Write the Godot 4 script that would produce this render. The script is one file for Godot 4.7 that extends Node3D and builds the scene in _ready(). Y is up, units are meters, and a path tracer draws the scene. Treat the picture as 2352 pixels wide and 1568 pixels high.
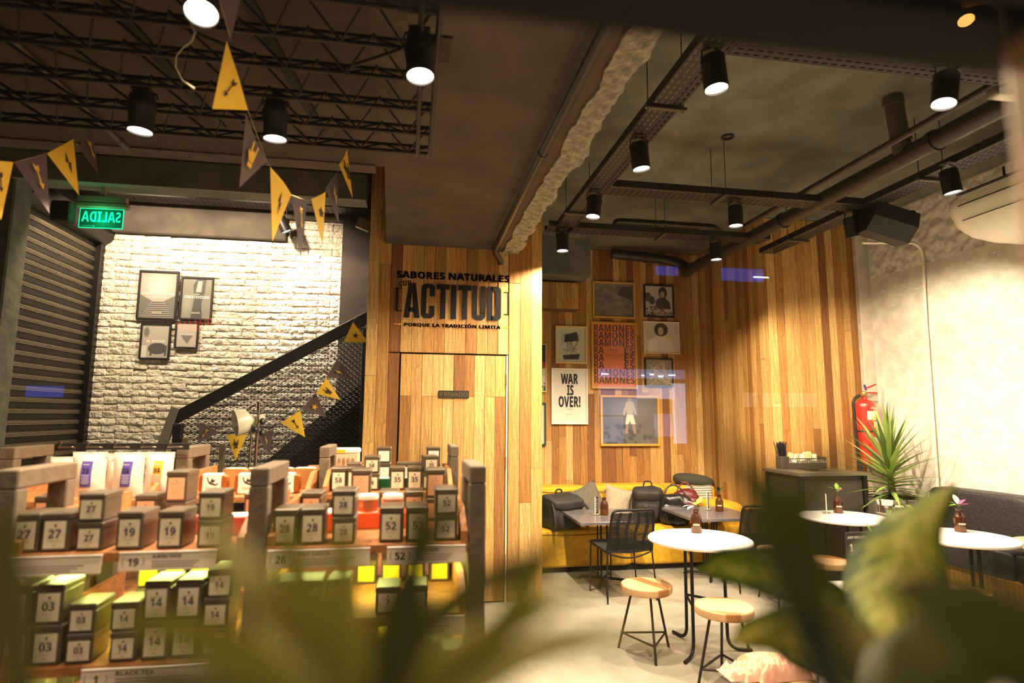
extends Node3D
# A small cafe and tea shop at night, seen through its front window.
# Axes: x to the right, y up, the room runs away along -z. The pane stands at z = -0.1, the camera on the pavement at z = 0.

const NIGHT := Color(0.004, 0.004, 0.006)
var rng := RandomNumberGenerator.new()
var mats := {}
var wood_tones: Array = []
var cache := {}

# ---------------------------------------------------------------- mesh builder
class MB:
	var v := PackedVector3Array()
	var n := PackedVector3Array()
	var t := PackedVector2Array()
	var c := PackedColorArray()
	var ix := PackedInt32Array()
	var uo := Vector2.ZERO
	var col := Color.WHITE
	var use_col := false

	func vert(p: Vector3, nn: Vector3, u: Vector2) -> int:
		v.append(p); n.append(nn); t.append(u + uo)
		if use_col: c.append(col)
		return v.size() - 1

	# corners run counter-clockwise seen from outside
	func quad(a: Vector3, b: Vector3, cc: Vector3, d: Vector3, us = null) -> void:
		var nn := (cc - a).cross(d - b).normalized()
		var u: Array = us if us != null else plane_uv([a, b, cc, d], nn)
		var i := vert(a, nn, u[0]); vert(b, nn, u[1]); vert(cc, nn, u[2]); vert(d, nn, u[3])
		ix.append_array(PackedInt32Array([i, i + 2, i + 1, i, i + 3, i + 2]))

	func tri(a: Vector3, b: Vector3, cc: Vector3) -> void:
		var nn := (b - a).cross(cc - a).normalized()
		var u := plane_uv([a, b, cc], nn)
		var i := vert(a, nn, u[0]); vert(b, nn, u[1]); vert(cc, nn, u[2])
		ix.append_array(PackedInt32Array([i, i + 2, i + 1]))

	func plane_uv(ps: Array, nn: Vector3) -> Array:
		var an := nn.abs()
		var out := []
		for p in ps:
			if an.z >= an.x and an.z >= an.y: out.append(Vector2(p.x, -p.y))
			elif an.x >= an.y: out.append(Vector2(p.z, -p.y))
			else: out.append(Vector2(p.x, p.z))
		return out

	func box(at: Vector3, s: Vector3, bev := 0.0, bs := Basis.IDENTITY) -> void:
		var h := s * 0.5
		var b := minf(bev, minf(h.x, minf(h.y, h.z)) * 0.9)
		var P := func(sx, sy, sz, ax) -> Vector3:
			var q := Vector3(sx * h.x, sy * h.y, sz * h.z)
			for k in 3:
				if k != ax: q[k] -= signf(q[k]) * b
			return at + bs * q
		for ax in 3:
			var o1 := (ax + 1) % 3
			var o2 := (ax + 2) % 3
			for sg in [-1.0, 1.0]:
				var cs := []
				for e in [[-1, -1], [1, -1], [1, 1], [-1, 1]]:
					var s3 := [0.0, 0.0, 0.0]
					s3[ax] = sg; s3[o1] = e[0]; s3[o2] = e[1]
					cs.append(P.call(s3[0], s3[1], s3[2], ax))
				if sg > 0: quad(cs[0], cs[1], cs[2], cs[3])
				else: quad(cs[3], cs[2], cs[1], cs[0])
		if b <= 0.0: return
		for ax in 3:            # edges along axis ax
			var o1 := (ax + 1) % 3
			var o2 := (ax + 2) % 3
			for e in [[-1, -1], [1, -1], [1, 1], [-1, 1]]:
				var lo := [0.0, 0.0, 0.0]
				lo[ax] = -1.0; lo[o1] = e[0]; lo[o2] = e[1]
				var hi := lo.duplicate(); hi[ax] = 1.0
				var a: Vector3 = P.call(lo[0], lo[1], lo[2], o1)
				var d: Vector3 = P.call(lo[0], lo[1], lo[2], o2)
				var bb: Vector3 = P.call(hi[0], hi[1], hi[2], o1)
				var cc: Vector3 = P.call(hi[0], hi[1], hi[2], o2)
				if e[0] * e[1] > 0: quad(a, d, cc, bb)
				else: quad(a, bb, cc, d)
		for sx in [-1.0, 1.0]:
			for sy in [-1.0, 1.0]:
				for sz in [-1.0, 1.0]:
					var a: Vector3 = P.call(sx, sy, sz, 0)
					var d: Vector3 = P.call(sx, sy, sz, 1)
					var e: Vector3 = P.call(sx, sy, sz, 2)
					if sx * sy * sz > 0: tri(a, d, e)
					else: tri(a, e, d)

	func span(a: Vector3, b: Vector3, bev := 0.0) -> void:
		box((a + b) * 0.5, (b - a).abs(), bev)

	# rows of points, smooth; faces outward to the left of row direction x column direction
	func sheet(rows: Array, closed := false, uvs := Vector2.ONE, flip := false) -> void:
		var R := rows.size()
		var C: int = rows[0].size()
		var base := v.size()
		for r in R:
			for k in C:
				var p: Vector3 = rows[r][k]
				var k0 := (k - 1 + C) % C if closed else maxi(k - 1, 0)
				var k1 := (k + 1) % C if closed else mini(k + 1, C - 1)
				if closed and k == C - 1: k1 = 1
				if closed and k == 0: k0 = C - 2
				var du: Vector3 = rows[r][k1] - rows[r][k0]
				var dv: Vector3 = rows[mini(r + 1, R - 1)][k] - rows[maxi(r - 1, 0)][k]
				if du.length_squared() < 1e-14:
					var rr := r + 1 if r == 0 else r - 1
					du = rows[rr][k1] - rows[rr][k0]
				if dv.length_squared() < 1e-14: dv = Vector3(0, 1e-4, 0)
				var nn := du.cross(dv).normalized()
				if flip: nn = -nn
				vert(p, nn, Vector2(float(k) / (C - 1), float(r) / (R - 1)) * uvs)
		for r in R - 1:
			for k in C - 1:
				var i := base + r * C + k
				if flip: ix.append_array(PackedInt32Array([i, i + 1, i + C, i + 1, i + C + 1, i + C]))
				else: ix.append_array(PackedInt32Array([i, i + C, i + 1, i + 1, i + C, i + C + 1]))

	func tube(path: Array, r, sides := 8, caps := true) -> void:
		var rows := []
		var up := Vector3.UP
		for k in path.size():
			var d: Vector3 = (path[mini(k + 1, path.size() - 1)] - path[maxi(k - 1, 0)]).normalized()
			if absf(d.dot(up)) > 0.97: up = Vector3.RIGHT if absf(d.x) < 0.9 else Vector3.BACK
			var sx := d.cross(up).normalized()
			var sy := sx.cross(d).normalized()
			up = sy
			var rad: float = r[k] if r is Array else r
			var ring := []
			for j in sides + 1:
				var a := -TAU * j / sides
				ring.append(path[k] + (sx * cos(a) + sy * sin(a)) * rad)
			rows.append(ring)
		sheet(rows, true, Vector2(1, 1))
		if caps:
			fan(rows[0], path[0], (path[0] - path[1]).normalized())
			fan(rows[-1], path[-1], (path[-1] - path[-2]).normalized())

	func fan(ring: Array, mid: Vector3, nn: Vector3) -> void:
		var o := vert(mid, nn, Vector2.ZERO)
		var f := vert(ring[0], nn, Vector2.ZERO)
		for j in range(1, ring.size()): vert(ring[j], nn, Vector2.ZERO)
		for j in ring.size() - 1:
			var a: Vector3 = ring[j] - mid
			var b: Vector3 = ring[j + 1] - mid
			if a.cross(b).dot(nn) > 0: ix.append_array(PackedInt32Array([o, f + j + 1, f + j]))
			else: ix.append_array(PackedInt32Array([o, f + j, f + j + 1]))

	# profile of Vector2(radius, height), from bottom to top on the outside
	func lathe(prof: Array, seg := 20, at := Vector3.ZERO, bs := Basis.IDENTITY, crease := 0.5) -> void:
		var k := 0
		while k < prof.size() - 1:
			var e := k + 1
			while e < prof.size() - 1:
				var d0: Vector2 = (prof[e] - prof[e - 1]).normalized()
				var d1: Vector2 = (prof[e + 1] - prof[e]).normalized()
				if d0.dot(d1) < crease: break
				e += 1
			var rows := []
			for i in range(k, e + 1):
				var ring := []
				for j in seg + 1:
					var a := -TAU * j / seg
					ring.append(at + bs * Vector3(cos(a) * prof[i].x, prof[i].y, sin(a) * prof[i].x))
				rows.append(ring)
			sheet(rows, true)
			k = e

	# polygon in the xy plane (any winding), extruded from z0 to z1
	func prism(poly: PackedVector2Array, z0: float, z1: float, xf := Transform3D.IDENTITY) -> void:
		var p := poly
		if Geometry2D.is_polygon_clockwise(p): p = p.duplicate(); p.reverse()
		var area := 0.0
		for i in p.size(): area += p[i].cross(p[(i + 1) % p.size()])
		if area < 0: p = p.duplicate(); p.reverse()
		var tr := Geometry2D.triangulate_polygon(p)
		for i in range(0, tr.size(), 3):
			var a := p[tr[i]]
			var b := p[tr[i + 1]]
			var cc := p[tr[i + 2]]
			if (b - a).cross(cc - a) < 0:
				var s := b
				b = cc
				cc = s
			tri(xf * Vector3(a.x, a.y, z1), xf * Vector3(b.x, b.y, z1), xf * Vector3(cc.x, cc.y, z1))
			tri(xf * Vector3(a.x, a.y, z0), xf * Vector3(cc.x, cc.y, z0), xf * Vector3(b.x, b.y, z0))
		for i in p.size():
			var a := p[i]
			var b := p[(i + 1) % p.size()]
			quad(xf * Vector3(a.x, a.y, z0), xf * Vector3(b.x, b.y, z0), xf * Vector3(b.x, b.y, z1), xf * Vector3(a.x, a.y, z1))

	# a soft swollen box (cushion, bag): superellipsoid with a pinch and noise
	func pillow(at: Vector3, s: Vector3, e := 0.5, bs := Basis.IDENTITY, wob: FastNoiseLite = null, amp := 0.0, seg := 20, rings := 12) -> void:
		var rows := []
		for i in rings + 1:
			var th := -PI / 2 + PI * i / rings
			var ring := []
			for j in seg + 1:
				var ph := -TAU * j / seg
				var ct := pow(absf(cos(th)), e) * signf(cos(th))
				var st := pow(absf(sin(th)), e) * signf(sin(th))
				var q := Vector3(ct * pow(absf(cos(ph)), e) * signf(cos(ph)), st, ct * pow(absf(sin(ph)), e) * signf(sin(ph)))
				q = q * s * 0.5
				if wob: q *= 1.0 + amp * wob.get_noise_3dv((at + q) * 10.0)
				ring.append(at + bs * q)
			rows.append(ring)
		sheet(rows, true)

	func commit() -> ArrayMesh:
		var m := ArrayMesh.new()
		var a := []
		a.resize(Mesh.ARRAY_MAX)
		a[Mesh.ARRAY_VERTEX] = v
		a[Mesh.ARRAY_NORMAL] = n
		a[Mesh.ARRAY_TEX_UV] = t
		if use_col: a[Mesh.ARRAY_COLOR] = c
		a[Mesh.ARRAY_INDEX] = ix
		m.add_surface_from_arrays(Mesh.PRIMITIVE_TRIANGLES, a)
		return m

# ---------------------------------------------------------------- nodes
func thing(called: String, label: String, category: String, at := Vector3.ZERO, turn := 0.0, group := "") -> Node3D:
	var o := Node3D.new()
	o.name = called
	add_child(o, true)
	o.position = at
	o.rotation.y = turn
	return tag(o, label, category, group)

func tag(o: Node3D, label: String, category: String, group := "") -> Node3D:
	o.set_meta("label", label)
	if category: o.set_meta("category", category)
	if group: o.set_meta("group", group)
	return o

func mesh(called: String, m, material: Material, parent: Node3D = null, at := Vector3.ZERO) -> MeshInstance3D:
	var o := MeshInstance3D.new()
	o.name = called
	o.mesh = m.commit() if m is MB else m
	o.material_override = material
	o.position = at
	(parent if parent else self).add_child(o, true)
	return o

func struct(called: String, m, material: Material, label: String) -> MeshInstance3D:
	var o := mesh(called, m, material)
	o.set_meta("kind", "structure")
	o.set_meta("label", label)
	o.set_meta("category", called.split("_")[0])
	return o

func stuff(o: Node) -> Node:
	o.set_meta("kind", "stuff")
	return o

func copy(o: Node3D, label := "") -> Node3D:
	var r: Node3D = o.duplicate()
	add_child(r, true)
	if label: r.set_meta("label", label)
	return r

# ---------------------------------------------------------------- materials
func mat(key: String, col := Color.WHITE, rough := 0.7, metal := 0.0) -> StandardMaterial3D:
	if mats.has(key): return mats[key]
	var m := StandardMaterial3D.new()
	m.resource_name = key
	m.albedo_color = col
	m.roughness = rough
	m.metallic = metal
	mats[key] = m
	return m

func rgb8(r: int, g: int, b: int) -> Color:
	return Color(r / 255.0, g / 255.0, b / 255.0)

func glow(key: String, col: Color, power: float) -> StandardMaterial3D:
	var m := mat(key, col, 0.6)
	m.emission_enabled = true
	m.emission = col
	m.emission_energy_multiplier = power
	return m

func noise_tex(freq: float, seed_: int, lo: Color, hi: Color, size := 512, octaves := 5, normal := false, bump := 4.0) -> NoiseTexture2D:
	var f := FastNoiseLite.new()
	f.seed = seed_
	f.frequency = freq
	f.fractal_octaves = octaves
	var x := NoiseTexture2D.new()
	x.noise = f
	x.width = size
	x.height = size
	x.seamless = true
	if normal:
		x.as_normal_map = true
		x.bump_strength = bump
	else:
		var g := Gradient.new()
		g.set_color(0, lo)
		g.set_color(1, hi)
		x.color_ramp = g
	return x

func mottled(key: String, col: Color, rough: float, scale: float, lo: float, hi: float, relief := 0.0, metal := 0.0, freq := 0.012) -> StandardMaterial3D:
	var m := mat(key, col, rough, metal)
	m.albedo_texture = shared_noise("mottle%s_%s_%s" % [freq, lo, hi], freq, Color(lo, lo, lo), Color(hi, hi, hi))
	m.uv1_triplanar = true
	m.uv1_world_triplanar = true
	m.uv1_scale = Vector3.ONE * scale
	if relief > 0.0:
		m.heightmap_enabled = true
		m.heightmap_texture = shared_noise("relief", 0.02, Color.BLACK, Color.WHITE)
		m.heightmap_scale = relief
	return m

func shared_noise(key: String, freq: float, lo: Color, hi: Color) -> Texture2D:
	if not cache.has(key): cache[key] = noise_tex(freq, key.hash() % 1000, lo, hi)
	return cache[key]

func basis_to(d: Vector3) -> Basis:     # y axis along d
	var y := d.normalized()
	var x := y.cross(Vector3.BACK if absf(y.z) < 0.9 else Vector3.RIGHT).normalized()
	return Basis(x, y, x.cross(y))

# ---------------------------------------------------------------- lettering: flat print, fitted to a width and a height
func font(bold: bool, heavy := 0.0, serif := false) -> Font:
	var key := "font%s%s%s" % [bold, heavy, serif]
	if cache.has(key): return cache[key]
	var f := SystemFont.new()
	f.font_names = PackedStringArray(["Droid Serif" if serif else "Droid Sans"])
	f.font_weight = 700 if bold else 400
	cache[key] = f
	return f

func letter_mesh(s: String, bold := true, heavy := 0.0, serif := false) -> Mesh:
	var key := "text%s%s%s%s" % [s, bold, heavy, serif]
	if cache.has(key): return cache[key]
	var tm := TextMesh.new()
	tm.text = s
	tm.font = font(bold, heavy, serif)
	tm.font_size = 48
	tm.pixel_size = 0.01
	tm.depth = 0.02
	tm.curve_step = 4.0
	var out: Mesh = tm
	if heavy > 0.0:       # a heavier cut: the same letters laid over each other a little apart
		var st := SurfaceTool.new()
		for k in 5:
			var off := Vector3((k % 3 - 1) * heavy * 0.012, (0.012 * heavy if k > 2 else 0.0) * (1 if k == 3 else -1), 0)
			for n in tm.get_surface_count(): st.append_from(tm, n, Transform3D(Basis.IDENTITY, off))
		out = st.commit()
	cache[key] = out
	return out

func letters(s: String, material: Material, parent: Node3D, at: Vector3, w: float, h: float, bs := Basis.IDENTITY, bold := true, heavy := 0.0, serif := false, called := "lettering") -> MeshInstance3D:
	var tm: Mesh = letter_mesh(s, bold, heavy, serif)
	var bb := tm.get_aabb()
	var o := mesh(called, tm, material, parent)
	var sx := w / maxf(bb.size.x, 1e-3)
	var sy := h / maxf(bb.size.y, 1e-3)
	if w <= 0.0: sx = sy
	if h <= 0.0: sy = sx
	var mid := bb.get_center()
	o.transform = Transform3D(bs * Basis.from_scale(Vector3(sx, sy, 0.02)), at) * Transform3D(Basis.IDENTITY, -mid)
	return o

# ---------------------------------------------------------------- painted pictures (flat print only)
func picture(w: int, h: int, back: Color) -> Image:
	var im := Image.create(w, h, false, Image.FORMAT_RGB8)
	im.fill(back)
	return im

func blob(im: Image, cx: float, cy: float, rx: float, ry: float, col: Color, soft := 0.0) -> void:
	for y in range(maxi(0, int(cy - ry)), mini(im.get_height(), int(cy + ry) + 1)):
		for x in range(maxi(0, int(cx - rx)), mini(im.get_width(), int(cx + rx) + 1)):
			var d := Vector2((x - cx) / rx, (y - cy) / ry).length()
			if d < 1.0:
				var a := 1.0 if soft <= 0.0 else clampf((1.0 - d) / soft, 0.0, 1.0)
				im.set_pixel(x, y, im.get_pixel(x, y).lerp(col, a))

func patch(im: Image, pts: Array, col: Color) -> void:
	var pv := PackedVector2Array(pts)
	var r := Rect2(pv[0], Vector2.ZERO)
	for p in pv: r = r.expand(p)
	for y in range(maxi(0, int(r.position.y)), mini(im.get_height(), int(r.end.y) + 1)):
		for x in range(maxi(0, int(r.position.x)), mini(im.get_width(), int(r.end.x) + 1)):
			if Geometry2D.is_point_in_polygon(Vector2(x, y), pv): im.set_pixel(x, y, col)

func stroke(im: Image, pts: Array, r: float, col: Color) -> void:
	for i in pts.size() - 1:
		var n := int(pts[i].distance_to(pts[i + 1]) / maxf(r * 0.5, 0.5)) + 1
		for k in n + 1:
			var p: Vector2 = pts[i].lerp(pts[i + 1], float(k) / n)
			blob(im, p.x, p.y, maxf(r, 0.8), maxf(r, 0.8), col)

func grain(im: Image, amp: float, seed_: int) -> void:
	var r := RandomNumberGenerator.new()
	r.seed = seed_
	for y in im.get_height():
		for x in im.get_width():
			var c := im.get_pixel(x, y)
			var d := r.randf_range(-amp, amp)
			im.set_pixel(x, y, Color(c.r + d, c.g + d, c.b + d))

func print_mat(key: String, im: Image, rough := 0.5) -> StandardMaterial3D:
	var m := mat(key, Color.WHITE, rough)
	m.albedo_texture = ImageTexture.create_from_image(im)
	m.texture_repeat = false
	return m

# a flat printed sheet facing +z, centred, uv upright
func sheet_mesh(w: float, h: float) -> ArrayMesh:
	var key := "sheet%.4f_%.4f" % [w, h]
	if not cache.has(key):
		var b := MB.new()
		b.quad(Vector3(-w / 2, -h / 2, 0), Vector3(w / 2, -h / 2, 0), Vector3(w / 2, h / 2, 0), Vector3(-w / 2, h / 2, 0), [Vector2(0, 1), Vector2(1, 1), Vector2(1, 0), Vector2(0, 0)])
		cache[key] = b.commit()
	return cache[key]

func _ready() -> void:
	rng.seed = 7
	# ---- camera
	var cam := Camera3D.new()
	cam.name = "camera"
	add_child(cam)
	var att := CameraAttributesPhysical.new()
	att.frustum_focal_length = 20.852
	att.frustum_focus_distance = 5.2
	att.frustum_near = 0.05
	att.frustum_far = 60.0
	att.exposure_aperture = 2.0
	cam.attributes = att
	cam.fov = 59.83
	cam.near = 0.05
	cam.position = Vector3(0, 1.6, 0)
	cam.basis = Basis(Vector3.UP, -0.16718) * Basis(Vector3.RIGHT, 0.12519) * Basis(Vector3.BACK, 0.00622)
	cam.current = true
	# ---- night outside, no daylight
	var we := WorldEnvironment.new()
	we.name = "night"
	var env := Environment.new()
	env.background_mode = Environment.BG_COLOR
	env.background_color = NIGHT
	env.tonemap_mode = Environment.TONE_MAPPER_LINEAR
	env.tonemap_exposure = 1.18
	env.sdfgi_enabled = true
	env.ssao_enabled = true
	env.ssil_enabled = true
	we.environment = env
	add_child(we)
	# ---- the lamps carry their own lights: lamp power and colour
	lamp_power = 5.2
	lamp_tint = Color(1.0, 0.90, 0.76)
	# ---- materials used all over
	wood_materials()
	# ---- build
	shell()
	left_bricks()
	right_bricks()
	wood_column()
	wood_walls()
	ceiling_right()
	ceiling_left()
	stair_corner()
	wall_posters()
	pennants()
	seating()
	service_corner()
	display()
	window_plants()
	window_and_street()

var lamp_power := 5.0
var lamp_tint := Color.WHITE

func wood_materials() -> void:
	# one grey grain texture, eight plank tones
	var W := 256
	var H := 1024
	var nz := FastNoiseLite.new()
	nz.seed = 11
	nz.frequency = 1.0
	nz.fractal_octaves = 3
	var data := PackedByteArray()
	data.resize(W * H * 3)
	var saw := PackedFloat32Array()
	for y in H: saw.append(nz.get_noise_2d(y * 0.35, 40.0))
	for y in H:
		for x in W:
			var g := nz.get_noise_2d(x * 0.045 + 0.6 * nz.get_noise_1d(y * 0.004), y * 0.0022)
			var f := nz.get_noise_2d(x * 0.31, y * 0.012 + 90.0)
			var k := 0.84 + 0.17 * g + 0.09 * f + 0.08 * saw[y]
			if f < -0.46: k -= 0.07
			var b := clampi(int(k * 255.0), 40, 255)
			var i := (y * W + x) * 3
			data[i] = b
			data[i + 1] = clampi(int(b * (0.97 + 0.03 * k)), 0, 255)
			data[i + 2] = clampi(int(b * (0.90 + 0.10 * k)), 0, 255)
	var tex := ImageTexture.create_from_image(Image.create_from_data(W, H, false, Image.FORMAT_RGB8, data))
	cache["grain"] = tex
	var tones := [rgb8(222, 174, 98), rgb8(202, 150, 78), rgb8(234, 190, 118), rgb8(172, 120, 58), rgb8(212, 166, 96), rgb8(188, 134, 66), rgb8(230, 182, 106), rgb8(150, 98, 46)]
	for i in tones.size():
		var m := mat("plank_tone_%d" % i, tones[i], 0.62)
		m.albedo_texture = tex
		m.uv1_scale = Vector3(4.0, 1.0, 1.0)
		m.heightmap_enabled = true
		m.heightmap_texture = tex
		m.heightmap_scale = 0.12
		wood_tones.append(m)
	var sw := mat("shelf_wood", rgb8(196, 128, 72), 0.6)
	sw.albedo_texture = tex
	sw.uv1_scale = Vector3(1.2, 5.0, 1.0)
	var st := mat("stool_wood", rgb8(226, 176, 118), 0.5)
	st.albedo_texture = tex
	st.uv1_scale = Vector3(2.0, 0.9, 1.0)

# a run of upright boards on a wall: every piece is its own board, parent's axes: u along the wall, y up, w out of the wall
func boards(parent: Node3D, u0: float, u1: float, y0: float, y1: float, width: float, xf: Transform3D, thick := 0.022, joints := 0.5, tones := [], fixed_joint := -1.0) -> void:
	var n := maxi(1, roundi((u1 - u0) / width))
	var w := (u1 - u0) / n
	for i in n:
		var cuts := [y0, y1]
		if fixed_joint > 0.0:
			if i % 3 != 1: cuts.insert(1, fixed_joint)
		elif rng.randf() < joints:
			cuts.insert(1, lerpf(y0, y1, rng.randf_range(0.22, 0.8)))
		for k in cuts.size() - 1:
			var tone: int = tones[i % tones.size()] if tones.size() else rng.randi() % 8
			if k > 0: tone = rng.randi() % 8
			var th := thick + rng.randf_range(-0.003, 0.003)
			var b := MB.new()
			b.uo = Vector2(rng.randf() * 3.0, rng.randf() * 3.0)
			b.box(Vector3.ZERO, Vector3(w - 0.0022, cuts[k + 1] - cuts[k] - 0.0025, th), 0.0012)
			var o := mesh("plank", b, wood_tones[tone], parent)
			o.transform = xf * Transform3D(Basis.IDENTITY, Vector3(u0 + (i + 0.5) * w, (cuts[k] + cuts[k + 1]) * 0.5, th * 0.5))

func slab(called: String, a: Vector3, b: Vector3, m: Material, label: String) -> MeshInstance3D:
	var s := MB.new()
	s.span(a, b)
	return struct(called, s, m, label)

func shell() -> void:
	var dark := mottled("dark_plaster", rgb8(118, 118, 102), 0.9, 0.35, 0.72, 1.0, 0.5)
	var low := mottled("low_ceiling_paint", rgb8(76, 67, 53), 0.9, 0.35, 0.72, 1.0, 0.5)
	var darker := mottled("sooty_paint", rgb8(74, 66, 56), 0.9, 0.35, 0.7, 1.0, 0.3)
	var black := mottled("black_paint", rgb8(34, 31, 28), 0.75, 0.6, 0.7, 1.0)
	var conc := mottled("polished_concrete", rgb8(168, 163, 150), 0.30, 0.3, 0.82, 1.0)
	conc.roughness_texture = shared_noise("mottle0.012_0.55_1.0", 0.012, Color(0.55, 0.55, 0.55), Color.WHITE)
	slab("floor", Vector3(-4.2, -0.15, -8.4), Vector3(5.2, 0.0, 0.0), conc, "pale polished concrete floor of the cafe")
	# ceilings: low slab on the left, higher one on the right, open well over the stairs
	slab("ceiling", Vector3(-4.2, 3.14, -3.62), Vector3(-0.2, 3.34, 0.0), low, "low dark plaster ceiling above the hanging lattice")
	var c2 := MB.new()
	c2.prism(PackedVector2Array([Vector2(-0.2, 0.0), Vector2(0.74, 0.0), Vector2(0.74, 5.33), Vector2(-0.26, 5.33), Vector2(-0.2, 3.6)]), 3.14, 3.34, Transform3D(Basis(Vector3.RIGHT, Vector3.FORWARD, Vector3.UP), Vector3.ZERO))
	struct("ceiling", c2, mottled("mid_ceiling_paint", rgb8(84, 76, 62), 0.9, 0.35, 0.72, 1.0, 0.5), "cracked dark ceiling strip running to the wooden column")
	slab("ceiling", Vector3(0.74, 3.75, -7.5), Vector3(5.2, 3.9, 0.0), dark, "higher grey ceiling above the cable trays and tables")
	slab("ceiling", Vector3(-4.2, 4.3, -8.4), Vector3(1.3, 4.45, -3.3), darker, "ceiling of the dark well above the stairs")
	# the broken plaster beam beside the pipe
	slab("trim_1", Vector3(0.725, 3.12, -5.33), Vector3(0.90, 3.77, 0.0), mottled("beam_brown", rgb8(92, 72, 54), 0.9, 0.6, 0.75, 1.0, 0.6), "long ceiling beam with broken plaster edge beside the black pipe")
	var bm := MB.new()
	var nz := FastNoiseLite.new()
	nz.seed = 5
	nz.frequency = 1.0
	var prev := []
	for i in 150:
		var z := -5.335 * i / 149.0
		var lft := 0.80 + 0.028 * nz.get_noise_1d(z * 2.3) + 0.014 * nz.get_noise_1d(z * 17.0)
		var rgt := 0.965 + 0.05 * nz.get_noise_1d(z * 2.1 + 40.0) + 0.022 * nz.get_noise_1d(z * 13.0 + 9.0)
		var row := [Vector3(lft, 3.125, z), Vector3(lft + 0.004, 3.105 + 0.01 * nz.get_noise_1d(z * 9.0), z)]
		for k in 4:
			var u := (k + 1) / 5.0
			row.append(Vector3(lerpf(lft, rgt, u), 3.100 + 0.020 * absf(nz.get_noise_2d(z * 4.0, u * 5.0)) + 0.004 * nz.get_noise_2d(z * 20.0, u * 24.0), z))
		row.append(Vector3(rgt - 0.004, 3.118 + 0.016 * nz.get_noise_1d(z * 11.0 + 3.0), z))
		row.append(Vector3(rgt + 0.012 * nz.get_noise_1d(z * 19.0), 3.19, z))
		row.append(Vector3(1.0, 3.40, z))
		row.append(Vector3(1.0, 3.77, z))
		if prev.size():
			for k in row.size() - 1:
				bm.quad(prev[k], prev[k + 1], row[k + 1], row[k])
		prev = row
	mesh("broken_plaster", bm, mottled("broken_plaster", rgb8(168, 160, 140), 0.95, 2.5, 0.6, 1.0, 1.2), get_node("trim_1"))
	# walls
	slab("wall_right", Vector3(4.9, 0, -5.9), Vector3(5.2, 3.76, 0.1), mottled("brick_paint", rgb8(232, 226, 214), 0.85, 0.8, 0.86, 1.0, 0.4), "white painted brick wall behind the black sofa")
	slab("wall_stair", Vector3(-3.4, 0, -6.8), Vector3(0.4, 4.3, -6.52), mottled("mortar", rgb8(188, 168, 140), 0.95, 1.0, 0.6, 1.0, 1.0), "white painted rough brick wall behind the stairs")
	slab("wall_left", Vector3(-3.6, 0, -6.8), Vector3(-3.3, 4.3, 0.0), black, "dark side wall carrying the roller grille")
	slab("wall_back", Vector3(1.15, 0, -7.5), Vector3(3.85, 3.76, -7.2), darker, "board clad wall behind the yellow sofa")
	slab("wall_side", Vector3(3.73, 0, -7.25), Vector3(4.0, 3.76, -5.68), darker, "board clad return wall beside the yellow sofa")
	slab("wall_service", Vector3(3.74, 0, -5.95), Vector3(5.0, 3.76, -5.68), darker, "board clad wall behind the service cabinet and extinguisher")
	slab("wall_column", Vector3(-0.40, 0, -7.4), Vector3(1.165, 4.3, -5.35), darker, "board clad block with the private door")
	slab("wall_partition", Vector3(-0.76, 0, -6.56), Vector3(-0.40, 4.3, -6.3), mottled("grey_brown_paint", rgb8(70, 60, 54), 0.8, 0.5, 0.8, 1.0), "dark painted wall strip between bricks and wooden block")
	# street front: sill, jamb and transom round the window pane
	slab("wall_front", Vector3(-4.2, 0, -0.10), Vector3(5.2, 0.45, 0.08), black, "low street wall under the shop window")
	slab("wall_front", Vector3(-4.2, 3.05, -0.10), Vector3(5.2, 3.9, 0.08), black, "street wall above the shop window")
	slab("wall_front", Vector3(-4.2, 0.45, -0.10), Vector3(-2.2, 3.05, 0.08), black, "street wall left of the shop window")
	slab("wall_front", Vector3(1.6, 0.45, -0.10), Vector3(5.2, 3.05, 0.08), black, "street wall right of the shop window")
	# the window frame right in front of the lens
	var t1 := MB.new()
	t1.box(Vector3(-0.3, 1.850, -0.235), Vector3(3.8, 0.13, 0.05), 0.006)
	struct("trim_2", t1, mat("frame_dark", rgb8(7, 5, 4), 0.9), "dark transom bar of the window frame, very close and blurred")
	var t2 := MB.new()
	t2.span(Vector3(0.288, 0.45, -0.235), Vector3(0.37, 1.80, -0.205), 0.004)
	struct("trim_3", t2, mat("frame_pale", rgb8(206, 166, 122), 0.5), "pale wooden jamb of the window frame, very close and blurred")

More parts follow.
